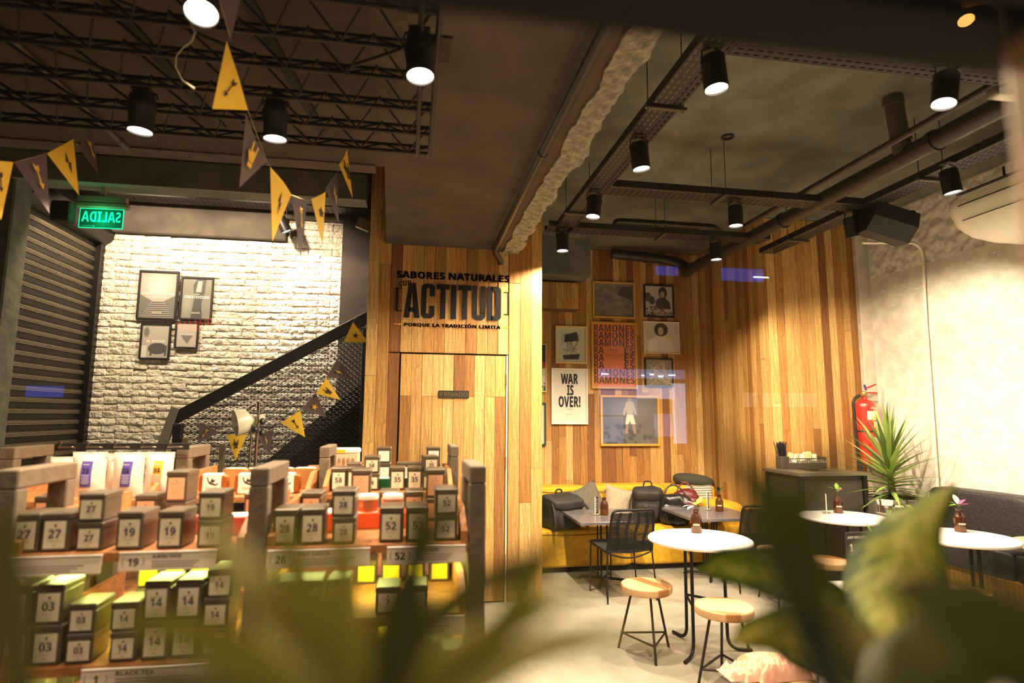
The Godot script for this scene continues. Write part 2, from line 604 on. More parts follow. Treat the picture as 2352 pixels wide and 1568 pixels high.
# a bumpy painted brick in a wall whose outward axis is +z of xf
func brick_mesh(w: float, h: float, out: float, s: int, rough: float) -> ArrayMesh:
	var nz := FastNoiseLite.new()
	nz.seed = s
	nz.frequency = 1.0
	var rows := []
	var xs := [-0.5, -0.5, -0.44, -0.15, 0.17, 0.45, 0.5, 0.5]
	var ys := [-0.5, -0.5, -0.36, 0.0, 0.36, 0.5, 0.5]
	for j in ys.size():
		var row := []
		for i in xs.size():
			var end: bool = i == 0 or i == xs.size() - 1
			var edge: bool = i == 0 or j == 0 or i == xs.size() - 1 or j == ys.size() - 1
			var rim: bool = i == 1 or j == 1 or i == xs.size() - 2 or j == ys.size() - 2
			var d := nz.get_noise_2d(xs[i] * 3.0, ys[j] * 2.0)
			var z := ((-0.012 if not end else -0.012 * absf(nz.get_noise_1d(xs[i] * 7.0)) * 2.0) + rough * 0.4 * d) if edge else (out * (0.2 if rim else 1.0) + rough * d + rough * 0.5 * nz.get_noise_2d(xs[i] * 11.0, ys[j] * 5.0 + 9.0))
			var jx := 0.0 if edge else w * 0.02 * nz.get_noise_2d(ys[j] * 9.0 + 30.0, xs[i])
			var jy := 0.0 if edge else h * 0.10 * nz.get_noise_2d(xs[i] * 5.0, ys[j] + 60.0)
			row.append(Vector3(xs[i] * w + jx, ys[j] * h + jy, z))
		rows.append(row)
	var b := MB.new()
	b.sheet(rows)
	return b.commit()

func brickwork(parent: Node3D, u0: float, u1: float, y0: float, y1: float, h: float, len_: float, joint: float, out: float, rough: float, xf: Transform3D, m: Material, most: int, skip: Callable) -> void:
	var kinds := []
	var halves := []
	for k in 9: kinds.append(brick_mesh(len_ - joint, h - joint, out, k + 3, rough))
	for k in 4: halves.append(brick_mesh(len_ * 0.5 - joint, h - joint, out, k + 33, rough))
	var n := 0
	var rest := MB.new()
	var spots := []
	var r := 0
	var y := y1 - h * 0.5
	while y > y0:
		var u := u0 + (len_ * 0.5 if r % 2 else 0.0)
		if r % 2: spots.append([u0 + len_ * 0.25, y, true])
		while u + len_ * 0.55 < u1:
			var half := u + len_ > u1 + 0.02
			spots.append([u + len_ * (0.25 if half else 0.5), y, half])
			u += len_ * (0.5 if half else 1.0)
		y -= h
		r += 1
	for s in spots:
		if skip.call(s[0], s[1]): continue
		var k: int = rng.randi()
		var me: ArrayMesh = halves[k % 4] if s[2] else kinds[k % 9]
		var t := xf * Transform3D(Basis(Vector3.BACK, rng.randf_range(-0.016, 0.016) * (rough / 0.011)), Vector3(s[0], s[1] + rng.randf_range(-0.003, 0.003) + rough * 0.5 * sin(s[0] * 2.3 + s[1]), rng.randf_range(-0.3, 0.3) * rough))
		n += 1
		if n <= most:
			var o := mesh("brick", me, m, parent)
			o.transform = t
		else:
			var a := me.surface_get_arrays(0)
			var at := rest.v.size()
			for q in a[Mesh.ARRAY_VERTEX].size(): rest.vert(t * a[Mesh.ARRAY_VERTEX][q], t.basis * a[Mesh.ARRAY_NORMAL][q], Vector2.ZERO)
			for q in a[Mesh.ARRAY_INDEX]: rest.ix.append(at + q)
	if rest.v.size(): stuff(mesh("bricks_low_down", rest, m, parent))

func left_bricks() -> void:
	var wall: Node3D = get_node("wall_stair")
	var paint := mottled("thick_white_paint", rgb8(236, 226, 208), 0.88, 1.6, 0.84, 1.0, 2.4)
	var xf := Transform3D(Basis.IDENTITY, Vector3(0, 0, -6.515))
	brickwork(wall, -3.26, -0.74, 0.6, 3.72, 0.070, 0.25, 0.002, 0.012, 0.017, xf, paint, 300, func(u, y): return u < -1.36 and y > 3.46)
	# dark painted beam above the bricks
	var b := MB.new()
	b.span(Vector3(-3.3, 3.44, -6.55), Vector3(-1.36, 4.3, -6.44), 0.01)
	b.span(Vector3(-1.36, 3.68, -6.55), Vector3(-0.4, 4.3, -6.44), 0.01)
	struct("trim_4", b, mottled("beam_paint", rgb8(88, 78, 68), 0.9, 0.6, 0.75, 1.0, 0.6), "dark painted beam along the top of the rough brick wall")

func right_bricks() -> void:
	var wall: Node3D = get_node("wall_right")
	var paint := mottled("smooth_white_paint", rgb8(238, 234, 226), 0.8, 1.4, 0.88, 1.0, 0.5)
	# wall faces -x: u runs towards the street
	var xf := Transform3D(Basis(Vector3(0, 0, 1), Vector3.UP, Vector3(-1, 0, 0)), Vector3(4.905, 0, 0))
	brickwork(wall, -5.52, -3.0, 0.55, 3.12, 0.075, 0.26, 0.003, 0.004, 0.003, xf, paint, 300, func(_u, _y): return false)
	# rough render above the bricks
	var nz := FastNoiseLite.new()
	nz.seed = 21
	nz.frequency = 9.0
	nz.fractal_octaves = 4
	var rows := []
	for j in 34:
		var row := []
		for i in 90:
			var z := -5.56 + i * 0.03
			var y := 3.10 + j * 0.02 + (0.02 * nz.get_noise_1d(z * 0.7) if j == 0 else 0.0)
			var d := 0.0 if j == 33 else 0.012 + 0.022 * nz.get_noise_2d(z * 1.0, y * 1.0)
			row.append(Vector3(4.9 - d, y, z))
		rows.append(row)
	var b := MB.new()
	b.sheet(rows)
	mesh("rough_render", b, paint, wall)
	var p := MB.new()
	p.span(Vector3(4.76, 0, -5.70), Vector3(4.92, 3.75, -5.60), 0.008)
	mesh("corner_pier", p, mottled("pier_paint", rgb8(226, 214, 196), 0.85, 0.9, 0.85, 1.0, 0.3), wall)

func wood_column() -> void:
	var col: Node3D = get_node("wall_column")
	var xf := Transform3D(Basis.IDENTITY, Vector3(0, 0, -5.35))
	boards(col, -0.405, -0.208, 0.0, 4.1, 0.098, xf, 0.03, 1.0)
	boards(col, -0.206, 0.866, 2.158, 3.14, 0.0975, xf, 0.022, 0.0, [7, 0, 4, 1, 5, 4, 1, 3, 1, 5, 2])
	boards(col, 0.868, 1.18, 0.0, 3.7, 0.104, xf, 0.03, 0.6, [4, 2, 6])
	# the hidden door in the boards
	var dark_strip := MB.new()
	dark_strip.uo = Vector2(0.4, 2.2)
	dark_strip.span(Vector3(-0.206, 0.0, -5.35), Vector3(-0.112, 2.148, -5.328), 0.0012)
	mesh("plank", dark_strip, wood_tones[7], col)
	var door := MB.new()
	door.span(Vector3(-0.100, 0.01, -5.349), Vector3(0.842, 2.146, -5.335))
	var d := struct("door_1", door, mat("door_core", rgb8(60, 40, 22), 0.8), "narrow boarded door with a black name plate in the wooden block")
	boards(d, -0.098, 0.84, 0.012, 2.144, 0.097, Transform3D(Basis.IDENTITY, Vector3(0, 0, -5.337)), 0.016, 0.0, [3, 4, 4, 0, 2, 4, 0, 2, 6], 1.77)
	var jamb := MB.new()
	jamb.span(Vector3(0.847, 0.0, -5.35), Vector3(0.862, 2.15, -5.325), 0.001)
	mesh("door_edge", jamb, mat("cream_edge", rgb8(240, 222, 186), 0.6), d)
	for y in [1.93, 1.19, 0.35]:
		var hg := MB.new()
		hg.tube([Vector3(0.846, y - 0.05, -5.322), Vector3(0.846, y + 0.05, -5.322)], 0.008, 8)
		mesh("hinge", hg, mat("old_brass", rgb8(170, 140, 90), 0.4, 0.8), d)
	var kn := MB.new()
	kn.lathe([Vector2(0, 0), Vector2(0.012, 0), Vector2(0.012, 0.03), Vector2(0.022, 0.04), Vector2(0.022, 0.055), Vector2(0, 0.06)], 14, Vector3(-0.06, 1.19, -5.322), basis_to(Vector3.BACK))
	mesh("door_knob", kn, mat("black_iron", rgb8(26, 24, 22), 0.5, 0.4), d)
	# name plate
	var pl := thing("name_plate", "small black plate reading PRIVADO on the boarded door", "sign", Vector3(0.374, 1.79, -5.318))
	var pm := MB.new()
	pm.box(Vector3(0, 0, 0.004), Vector3(0.27, 0.066, 0.008), 0.001)
	mesh("plate", pm, mat("plate_black", rgb8(36, 30, 22), 0.5), pl)
	letters("PRIVADO", mat("plate_letters", rgb8(104, 84, 52), 0.6), pl, Vector3(0, 0, 0.0085), 0.245, 0.034, Basis.IDENTITY, false)
	# painted slogan
	var sg := thing("slogan", "black and yellow slogan ACTITUD lettered across the boards over the door", "sign", Vector3(0, 0, -5.3235))
	var ink := mat("slogan_ink", rgb8(16, 12, 9), 0.9)
	var yel := mat("slogan_yellow", rgb8(236, 160, 20), 0.7)
	letters("SABORES NATURALES", ink, sg, Vector3(0.358, 2.862, 0), 1.033, 0.066, Basis.IDENTITY, true, 1.2)
	for e in [["A", 490, 690], ["C", 705, 875], ["T", 895, 1065], ["I", 1080, 1150], ["T", 1170, 1345], ["U", 1355, 1525], ["D", 1550, 1730]]:
		var x0: float = 0.354 + (e[1] - 1110.0) / 1240.0 * 0.881
		var x1: float = 0.354 + (e[2] - 1110.0) / 1240.0 * 0.881
		var lb := MB.new()
		for poly in block_letter(e[0]): lb.prism(poly, 0.0, 0.0006, Transform3D(Basis.from_scale(Vector3(x1 - x0, 0.315, 1.0)), Vector3(x0, 2.47, -0.0003)))
		mesh("lettering", lb, ink, sg)
	letters("PORQUE LA TRADICIÓN LIMITA", ink, sg, Vector3(0.356, 2.408, 0), 0.872, 0.046, Basis.IDENTITY, true, 1.2)
	letters("con", yel, sg, Vector3(-0.076, 2.78, 0.002), 0.112, 0.05, Basis(Vector3.BACK, 0.12), true, 0.3, true)
	for s in [-1.0, 1.0]:
		var br := MB.new()
		var x0 := -0.131 if s < 0 else 0.849
		br.box(Vector3(x0 + s * 0.018, 2.632, 0), Vector3(0.022, 0.213, 0.001))
		br.box(Vector3(x0, 2.632 + 0.103, 0), Vector3(0.058, 0.008, 0.001))
		br.box(Vector3(x0, 2.632 - 0.103, 0), Vector3(0.058, 0.008, 0.001))
		mesh("bracket", br, ink, sg)
		var ar := MB.new()
		var ax := -0.134 if s < 0 else 0.845
		ar.prism(PackedVector2Array([Vector2(-0.036, -0.004), Vector2(0.012, -0.004), Vector2(0.012, -0.011), Vector2(0.036, 0), Vector2(0.012, 0.011), Vector2(0.012, 0.004), Vector2(-0.036, 0.004)]), -0.0005, 0.0005, Transform3D(Basis.from_scale(Vector3(-s, 1, -s)), Vector3(ax, 2.408, 0)))
		mesh("arrow", ar, yel, sg)

func wood_walls() -> void:
	var back: Node3D = get_node("wall_back")
	boards(back, 1.165, 1.53, 0.0, 3.745, 0.091, Transform3D(Basis.IDENTITY, Vector3(0, 0, -7.2)), 0.022, 0.7)
	boards(back, 1.53, 3.71, 0.0, 3.745, 0.091, Transform3D(Basis.IDENTITY, Vector3(0, 0, -7.2)), 0.022, 0.75)
	var side: Node3D = get_node("wall_side")
	# faces -x, u towards the street
	boards(side, -7.17, -5.66, 0.0, 3.745, 0.089, Transform3D(Basis(Vector3(0, 0, 1), Vector3.UP, Vector3(-1, 0, 0)), Vector3(3.73, 0, 0)), 0.022, 0.35, [4, 6, 1, 3, 0, 5, 2, 6, 1])
	var ser: Node3D = get_node("wall_service")
	boards(ser, 3.72, 4.77, 0.0, 3.745, 0.0875, Transform3D(Basis.IDENTITY, Vector3(0, 0, -5.68)), 0.022, 0.4, [2, 5, 0, 4, 1, 3, 6, 7, 2, 5, 6, 3])
	# board clad box and grey soffit in the back corner of the alcove
	var b := MB.new()
	b.span(Vector3(1.15, 2.91, -7.18), Vector3(2.02, 3.26, -7.02))
	var w := struct("trim_5", b, mat("box_core", rgb8(110, 74, 38), 0.8), "board clad box high in the corner behind the wooden block")
	boards(w, 1.16, 2.02, 2.92, 3.25, 0.095, Transform3D(Basis.IDENTITY, Vector3(0, 0, -7.02)), 0.014, 0.0, [4, 1, 0, 4, 1, 5])
	var s := MB.new()
	s.span(Vector3(1.1, 3.28, -7.2), Vector3(2.1, 3.76, -6.75), 0.005)
	struct("trim_6", s, mat("dark_plaster"), "grey plaster soffit above the board clad box")

# heavy condensed capitals as outlines in a unit cell
func block_letter(ch: String) -> Array:
	var R := func(x0, y0, x1, y1) -> PackedVector2Array: return PackedVector2Array([Vector2(x0, y0), Vector2(x1, y0), Vector2(x1, y1), Vector2(x0, y1)])
	var flip := func(p: PackedVector2Array) -> PackedVector2Array:
		var q := PackedVector2Array()
		for v in p: q.append(Vector2(v.x, 1.0 - v.y))
		return q
	var cap := PackedVector2Array([Vector2(0, 0.80), Vector2(0, 0.9), Vector2(0.08, 0.96), Vector2(0.26, 1), Vector2(0.74, 1), Vector2(0.92, 0.96), Vector2(1, 0.9), Vector2(1, 0.64), Vector2(0.62, 0.64), Vector2(0.62, 0.84), Vector2(0.56, 0.87), Vector2(0.44, 0.87), Vector2(0.38, 0.84), Vector2(0.38, 0.80)])
	var bowl := PackedVector2Array([Vector2(0, 0.20), Vector2(0, 0.1), Vector2(0.08, 0.04), Vector2(0.26, 0), Vector2(0.74, 0), Vector2(0.92, 0.04), Vector2(1, 0.1), Vector2(1, 0.20), Vector2(0.62, 0.20), Vector2(0.62, 0.16), Vector2(0.56, 0.13), Vector2(0.44, 0.13), Vector2(0.38, 0.16), Vector2(0.38, 0.20)])
	match ch:
		"A": return [PackedVector2Array([Vector2(0, 0), Vector2(0.35, 0), Vector2(0.5, 0.74), Vector2(0.5, 1), Vector2(0.28, 1)]), PackedVector2Array([Vector2(1, 0), Vector2(0.65, 0), Vector2(0.5, 0.74), Vector2(0.5, 1), Vector2(0.72, 1)]), PackedVector2Array([Vector2(0.3, 0.17), Vector2(0.7, 0.17), Vector2(0.66, 0.30), Vector2(0.34, 0.30)])]
		"C": return [R.call(0, 0.19, 0.38, 0.81), cap, flip.call(cap)]
		"T": return [R.call(0, 0.85, 1, 1), R.call(0.31, 0, 0.69, 0.86)]
		"U": return [R.call(0, 0.19, 0.38, 1), R.call(0.62, 0.19, 1, 1), bowl]
		"D": return [R.call(0, 0, 0.38, 1), PackedVector2Array([Vector2(0.3, 1), Vector2(0.72, 1), Vector2(0.92, 0.96), Vector2(1, 0.9), Vector2(1, 0.1), Vector2(0.92, 0.04), Vector2(0.72, 0), Vector2(0.3, 0), Vector2(0.3, 0.13), Vector2(0.56, 0.13), Vector2(0.62, 0.16), Vector2(0.62, 0.84), Vector2(0.56, 0.87), Vector2(0.3, 0.87)])]
	return [R.call(0, 0, 1, 1)]

# ---------------------------------------------------------------- lamps: each carries its own light
func lamp(label: String, lens: Vector3, aim: Vector3, power: float, half_angle: float, top: float, slim := 0.055) -> Node3D:
	var t := thing("track_spotlight", label, "spotlight", lens, 0.0, "black cylinder spotlights under the ceiling")
	var d := aim.normalized()
	var bs := basis_to(-d)
	var iron := mat("lamp_black", rgb8(30, 28, 26), 0.45, 0.2)
	var r := slim
	var L := 0.15 if slim > 0.05 else 0.17
	var b := MB.new()
	if slim > 0.05:
		b.lathe([Vector2(0, L), Vector2(r * 0.9, L), Vector2(r, L - 0.01), Vector2(r, -0.012), Vector2(r - 0.004, -0.012), Vector2(r - 0.006, 0.0)], 24, Vector3.ZERO, bs)
	else:
		b.lathe([Vector2(0, L), Vector2(r * 0.55, L), Vector2(r * 0.85, L - 0.03), Vector2(r * 0.95, L - 0.06), Vector2(r * 1.05, L - 0.065), Vector2(r * 1.05, L - 0.085), Vector2(r * 0.98, L - 0.09), Vector2(r * 0.9, 0.02), Vector2(r, 0.01), Vector2(r, -0.008), Vector2(r - 0.005, -0.008), Vector2(r - 0.006, 0.0)], 24, Vector3.ZERO, bs)
	var body := mesh("housing", b, iron, t)
	var g := MB.new()
	g.lathe([Vector2(r - 0.005, 0.0), Vector2(r * 0.7, -0.003), Vector2(0.0, -0.004)], 24, Vector3.ZERO, bs * Basis.from_scale(Vector3(-1, 1, 1)))
	mesh("lens", g, glow("lamp_glow", Color(1.0, 0.95, 0.86), 14.0), body)
	var y := MB.new()      # yoke and stem up to the tray
	var piv := bs * Vector3(0, L * 0.75, 0)
	var up := maxf(top - lens.y, piv.y + 0.02)
	for s in [-1.0, 1.0]:
		var q: Vector3 = piv + bs.x * s * (r + 0.004)
		y.tube([q, Vector3(q.x * 0.9 + piv.x * 0.1, lerpf(q.y, up, 0.7), q.z * 0.9 + piv.z * 0.1), Vector3(piv.x, up - 0.008, piv.z)], 0.004, 6)
	y.box(Vector3(piv.x, up - 0.006, piv.z), Vector3(0.07, 0.012, 0.07), 0.002)
	mesh("yoke", y, iron, t)
	var l := SpotLight3D.new()
	l.name = "light"
	l.position = d * 0.02
	l.basis = Basis.looking_at(d, Vector3.UP if absf(d.y) < 0.95 else Vector3.FORWARD)
	l.light_color = lamp_tint
	l.light_energy = lamp_power * power
	l.light_size = 0.035
	l.spot_range = 14.0
	l.spot_attenuation = 2.0
	l.spot_angle = half_angle
	l.spot_angle_attenuation = 0.4
	l.shadow_enabled = true
	t.add_child(l)
	return t

# a perforated steel cable tray lying along local +z from 0 to len; y 0 is the bottom
func tray(label: String, at: Vector3, len_: float, width: float, turn: float) -> Node3D:
	var t := thing("cable_tray", label, "cable tray", at, turn, "perforated steel cable trays")
	var m := mat("tray_steel", rgb8(36, 30, 25), 0.55, 0.2)
	var b := MB.new()
	for s in [-1.0, 1.0]:
		b.box(Vector3(s * width * 0.5, 0.024, len_ * 0.5), Vector3(0.003, 0.05, len_))
		b.box(Vector3(s * (width * 0.5 - 0.006), 0.05, len_ * 0.5), Vector3(0.014, 0.003, len_))
	mesh("side_rail", b, m, t)
	var p := MB.new()
	var n := int(len_ / 0.05)
	var rowsn := 5
	var step := width / rowsn
	for i in n:
		var z0 := len_ * i / n
		var z1 := len_ * (i + 1) / n
		var zm := lerpf(z0, z1, 0.42)
		p.quad(Vector3(-width / 2, 0, z0), Vector3(width / 2, 0, z0), Vector3(width / 2, 0, zm), Vector3(-width / 2, 0, zm))
		for j in rowsn + 1:
			var xa := maxf(-width / 2, -width / 2 + j * step - step * 0.36)
			var xb := minf(width / 2, -width / 2 + j * step + step * 0.36)
			p.quad(Vector3(xa, 0, zm), Vector3(xb, 0, zm), Vector3(xb, 0, z1), Vector3(xa, 0, z1))
	mesh("perforated_base", p, m, t)
	return t

func hanger(t: Node3D, z: float, width: float, drop: float) -> void:   # rods and a strut under a tray, local axes
	var m := mat("strut_zinc", rgb8(84, 76, 66), 0.5, 0.5)
	var b := MB.new()
	b.box(Vector3(0, -0.012, z), Vector3(width + 0.07, 0.02, 0.03), 0.002)
	mesh("strut", b, m, t)
	for s in [-1.0, 1.0]:
		var r := MB.new()
		r.tube([Vector3(s * (width / 2 + 0.018), -0.03, z), Vector3(s * (width / 2 + 0.018), drop, z)], 0.0035, 6)
		mesh("rod", r, m, t)

func pipe(called: String, label: String, path: Array, r: float, m: Material, rings := []) -> Node3D:
	var t := thing(called, label, "pipe", path[0])
	var p := []
	for q in path: p.append(q - path[0])
	var b := MB.new()
	b.tube(p, r, 14)
	mesh("pipe_run", b, m, t)
	for q in rings:
		var g := MB.new()
		g.tube([q[0] - path[0] - q[1].normalized() * 0.02, q[0] - path[0] + q[1].normalized() * 0.02], r * 1.14, 14)
		mesh("collar", g, m, t)
	return t

func bend(path: Array, r := 0.12, n := 5) -> Array:     # rounds the corners of a path
	var out := [path[0]]
	for i in range(1, path.size() - 1):
		var a: Vector3 = path[i] + (path[i - 1] - path[i]).limit_length(r)
		var c: Vector3 = path[i] + (path[i + 1] - path[i]).limit_length(r)
		for k in n + 1:
			var s := float(k) / n
			out.append(a.lerp(path[i], s).lerp(path[i].lerp(c, s), s))
	out.append(path[-1])
	return out

func ceiling_right() -> void:
	var TY := 3.30
	var t := tray("long perforated tray running from the window to the back wall, first of the room trays", Vector3(1.34, TY, -5.2), 3.5, 0.17, 0.0)
	hanger(t, 0.55, 0.17, 0.45)
	hanger(t, 2.3, 0.17, 0.45)
	t = tray("perforated tray nearest the window, crossing behind the transom", Vector3(1.43, TY, -2.32), 2.3, 0.17, PI / 2)
	hanger(t, 1.15, 0.17, 0.45)
	t = tray("perforated tray crossing the middle of the room", Vector3(1.43, TY, -4.13), 2.1, 0.17, PI / 2)
	hanger(t, 0.9, 0.17, 0.45)
	t = tray("perforated tray crossing in front of the back alcove, farthest of the room trays", Vector3(1.18, TY, -5.12), 2.18, 0.17, PI / 2)
	hanger(t, 1.1, 0.17, 0.45)
	t = tray("perforated tray along the white brick wall on the right", Vector3(3.62, TY, -5.5), 3.4, 0.17, 0.0)
	hanger(t, 0.5, 0.17, 0.45)
	hanger(t, 2.0, 0.17, 0.45)
	# spotlights, lens height 3.1
	var g := 3.305
	lamp("big lit spotlight nearest the window on the long tray", Vector3(1.339, 3.1, -2.359), Vector3(0.06, -1, 0.06), 0.9, 74, g)
	lamp("lit spotlight, second along the long tray from the window", Vector3(1.339, 3.1, -3.261), Vector3(0.1, -1, 0.02), 1.0, 74, g)
	lamp("lit spotlight, third along the long tray from the window", Vector3(1.312, 3.1, -4.148), Vector3(-0.12, -1, 0.06), 1.6, 74, g)
	lamp("lit spotlight at the far end of the long tray beside the wooden block", Vector3(1.32, 3.1, -5.094), Vector3(0.0, -1, 0.05), 1.15, 74, g)
	lamp("lit spotlight under the middle cross tray", Vector3(2.474, 3.1, -4.147), Vector3(-0.03, -1, 0.02), 1.0, 74, g)
	lamp("lit spotlight under the farthest cross tray over the yellow sofa", Vector3(2.831, 3.1, -5.109), Vector3(0.0, -1, 0.03), 1.0, 74, g)
	lamp("lit spotlight beside the black speaker under the right tray", Vector3(3.566, 3.1, -4.215), Vector3(0.25, -1, -0.1), 1.1, 74, g)
	lamp("lit spotlight in front of the air conditioner under the right tray", Vector3(3.516, 3.1, -3.25), Vector3(0.1, -1, 0.05), 0.34, 74, g)
	lamp("tilted lit spotlight under the tray nearest the window, beside the emergency light", Vector3(2.472, 3.1, -2.289), Vector3(-0.25, -1, 0.05), 0.6, 74, g)
	# pipes
	var dk := mat("pipe_dark", rgb8(40, 34, 27), 0.4, 0.1)
	var px := [3.18, 3.22]
	pipe("drain_pipe", "thick dark drain pipe running under the ceiling towards the back corner", bend([Vector3(3.2, 3.33, -1.2), Vector3(3.2, 3.33, -6.6), Vector3(3.5, 3.45, -6.9), Vector3(3.28, 3.6, -6.98), Vector3(2.45, 3.64, -6.98)], 0.2), 0.062, dk, [[Vector3(3.2, 3.33, -3.05), Vector3.BACK], [Vector3(3.2, 3.33, -4.6), Vector3.BACK], [Vector3(3.2, 3.33, -2.1), Vector3.BACK], [Vector3(2.9, 3.62, -6.98), Vector3.RIGHT]])
	pipe("drop_pipe", "short upright pipe dropping from the ceiling onto the thick drain pipe", [Vector3(3.14, 3.76, -3.28), Vector3(3.19, 3.35, -3.28)], 0.058, mat("pipe_grey", rgb8(84, 77, 60), 0.4, 0.1), [[Vector3(3.18, 3.45, -3.28), Vector3.UP], [Vector3(3.145, 3.70, -3.28), Vector3.UP]])
	pipe("pipe", "thin dark pipe beside the thick drain pipe", [Vector3(3.0, 3.36, -2.0), Vector3(3.0, 3.36, -4.9)], 0.022, dk, [[Vector3(3.0, 3.36, -4.2), Vector3.BACK]])
	pipe("pipe", "thin pipe loop under the ceiling before the alcove, front one", bend([Vector3(1.95, 3.5, -5.45), Vector3(1.93, 3.5, -5.35), Vector3(2.95, 3.5, -5.35), Vector3(3.3, 3.5, -5.7)], 0.06), 0.028, dk, [[Vector3(2.4, 3.5, -5.35), Vector3.RIGHT]])
	pipe("pipe", "thin pipe under the ceiling before the alcove, rear one", [Vector3(1.95, 3.52, -5.5), Vector3(2.85, 3.52, -5.5)], 0.022, dk)
	pipe("gas_pipe", "black pipe following the broken beam down to the slogan boards", bend([Vector3(0.69, 3.06, -0.6), Vector3(0.69, 3.06, -3.0), Vector3(0.69, 3.06, -5.1), Vector3(0.78, 3.02, -5.27), Vector3(0.78, 2.98, -5.27)], 0.1), 0.026, mat("pipe_black", rgb8(20, 17, 15), 0.5), [[Vector3(0.69, 3.06, -3.1), Vector3.BACK]])
	# speaker
	var sp := thing("speaker", "black wedge loudspeaker hung from the right tray", "speaker", Vector3(3.78, 3.18, -4.12), 0.0)
	var spb := mat("speaker_black", rgb8(26, 25, 24), 0.6)
	var s := MB.new()
	var wedge := Transform3D(Basis(Vector3.BACK, -0.22) * Basis(Vector3.UP, PI / 2), Vector3.ZERO)
	s.prism(PackedVector2Array([Vector2(-0.13, 0.10), Vector2(0.13, 0.10), Vector2(0.13, -0.02), Vector2(0.05, -0.13), Vector2(-0.05, -0.13), Vector2(-0.13, -0.02)]), -0.2, 0.2, wedge)
	mesh("cabinet", s, spb, sp)
	var gr := MB.new()
	gr.quad(wedge * Vector3(0.132, -0.025, -0.185), wedge * Vector3(0.132, -0.025, 0.185), wedge * Vector3(0.054, -0.132, 0.185), wedge * Vector3(0.054, -0.132, -0.185))
	mesh("grille", gr, mottled("speaker_grille", rgb8(40, 36, 32), 0.8, 6.0, 0.5, 1.0), sp)
	var br := MB.new()
	br.tube([Vector3(-0.1, 0.1, 0), Vector3(-0.12, 0.14, 0)], 0.02, 8)
	br.box(Vector3(0.2, 0.03, 0.06), Vector3(0.05, 0.14, 0.05), 0.008)
	br.box(Vector3(-0.12, 0.145, 0), Vector3(0.12, 0.02, 0.1), 0.004)
	mesh("bracket", br, mat("bracket_black", rgb8(20, 19, 18), 0.5, 0.3), sp)
	# air conditioner: profile in xy, running along z
	var ac := thing("air_conditioner", "white ceiling air conditioner with rounded belly above the white bricks", "air conditioner", Vector3(4.44, 2.98, -3.15))
	var white := mat("ac_white", rgb8(236, 234, 222), 0.35)
	var prof := [Vector2(0.36, 0.34), Vector2(-0.30, 0.34), Vector2(-0.36, 0.30), Vector2(-0.37, 0.2), Vector2(-0.30, 0.08), Vector2(-0.16, 0.01), Vector2(0.05, -0.02), Vector2(0.36, -0.02)]
	var rows := []
	for e in [[-0.78, 0.55], [-0.76, 0.8], [-0.70, 0.94], [-0.6, 1.0], [0.8, 1.0]]:
		var row := []
		for q in prof:
			row.append(Vector3(lerpf(0.36, q.x, e[1]), lerpf(0.34, q.y, e[1]), e[0]))
		rows.append(row)
	var ab := MB.new()
	ab.sheet(rows, false, Vector2.ONE, true)
	mesh("casing", ab, white, ac)
	var slot := mat("slot_dark", rgb8(52, 48, 40), 0.7)
	for k in 3:
		var q := MB.new()
		q.box(Vector3(-0.372 + [0.0, -0.001, 0.03][k], [0.315, 0.225, 0.115][k], 0.1), Vector3(0.006, [0.012, 0.006, 0.006][k], 1.36))
		mesh("slot", q, slot, ac)
	for k in 6:
		var q := MB.new()
		q.box(Vector3(-0.370, 0.24 + k * 0.011, 0.1), Vector3(0.006, 0.005, 1.34), 0.001)
		mesh("louvre", q, white, ac)
	for z in [-0.35, 0.2]:
		var q := MB.new()
		q.tube([Vector3(-0.2, 0.33, z), Vector3(-0.2, 0.46, z)], 0.008, 6)
		mesh("hanging_rod", q, slot, ac)
	# emergency light with a red lamp
	var em := thing("emergency_light", "slim white emergency light with a red indicator near the window", "emergency light", Vector3(2.92, 3.18, -2.28), -0.05)
	var eb := MB.new()
	eb.pillow(Vector3.ZERO, Vector3(0.36, 0.05, 0.07), 0.25)
	mesh("casing", eb, mat("em_case", rgb8(120, 110, 96), 0.5), em)
	var el := MB.new()
	el.pillow(Vector3(0, -0.012, 0.012), Vector3(0.34, 0.045, 0.06), 0.3)
	mesh("diffuser", el, mat("em_diffuser", rgb8(214, 210, 190), 0.3), em)
	var ei := MB.new()
	ei.pillow(Vector3(-0.05, 0.012, 0.036), Vector3(0.012, 0.012, 0.006), 1.0, Basis.IDENTITY, null, 0, 10, 6)
	mesh("indicator_lamp", ei, glow("red_led", Color(1, 0.06, 0.03), 3.0), em)
	# ceiling rose holes: two junction boxes
	for q in [Vector3(2.35, 3.74, -4.0), Vector3(1.85, 3.74, -2.85)]:
		var jb := thing("junction_box", "open dark junction box in the grey ceiling " + ("over the middle tables" if q.z < -3.0 else "near the big spotlight"), "junction box", q)
		var jm := MB.new()
		jm.lathe([Vector2(0.045, 0.012), Vector2(0.05, -0.004), Vector2(0.032, -0.006), Vector2(0.03, 0.008)], 12)
		mesh("ring", jm, mat("box_dark", rgb8(40, 36, 30), 0.8), jb)
	# white conduit on the brick wall
	pipe("conduit", "thin white conduit bending down the white brick wall", bend([Vector3(4.2, 3.26, -4.86), Vector3(4.86, 3.30, -4.86), Vector3(4.872, 2.6, -4.9), Vector3(4.872, 0.3, -4.93)], 0.16), 0.014, mat("conduit_white", rgb8(226, 220, 206), 0.6), [[Vector3(4.872, 2.35, -4.902), Vector3.UP]])

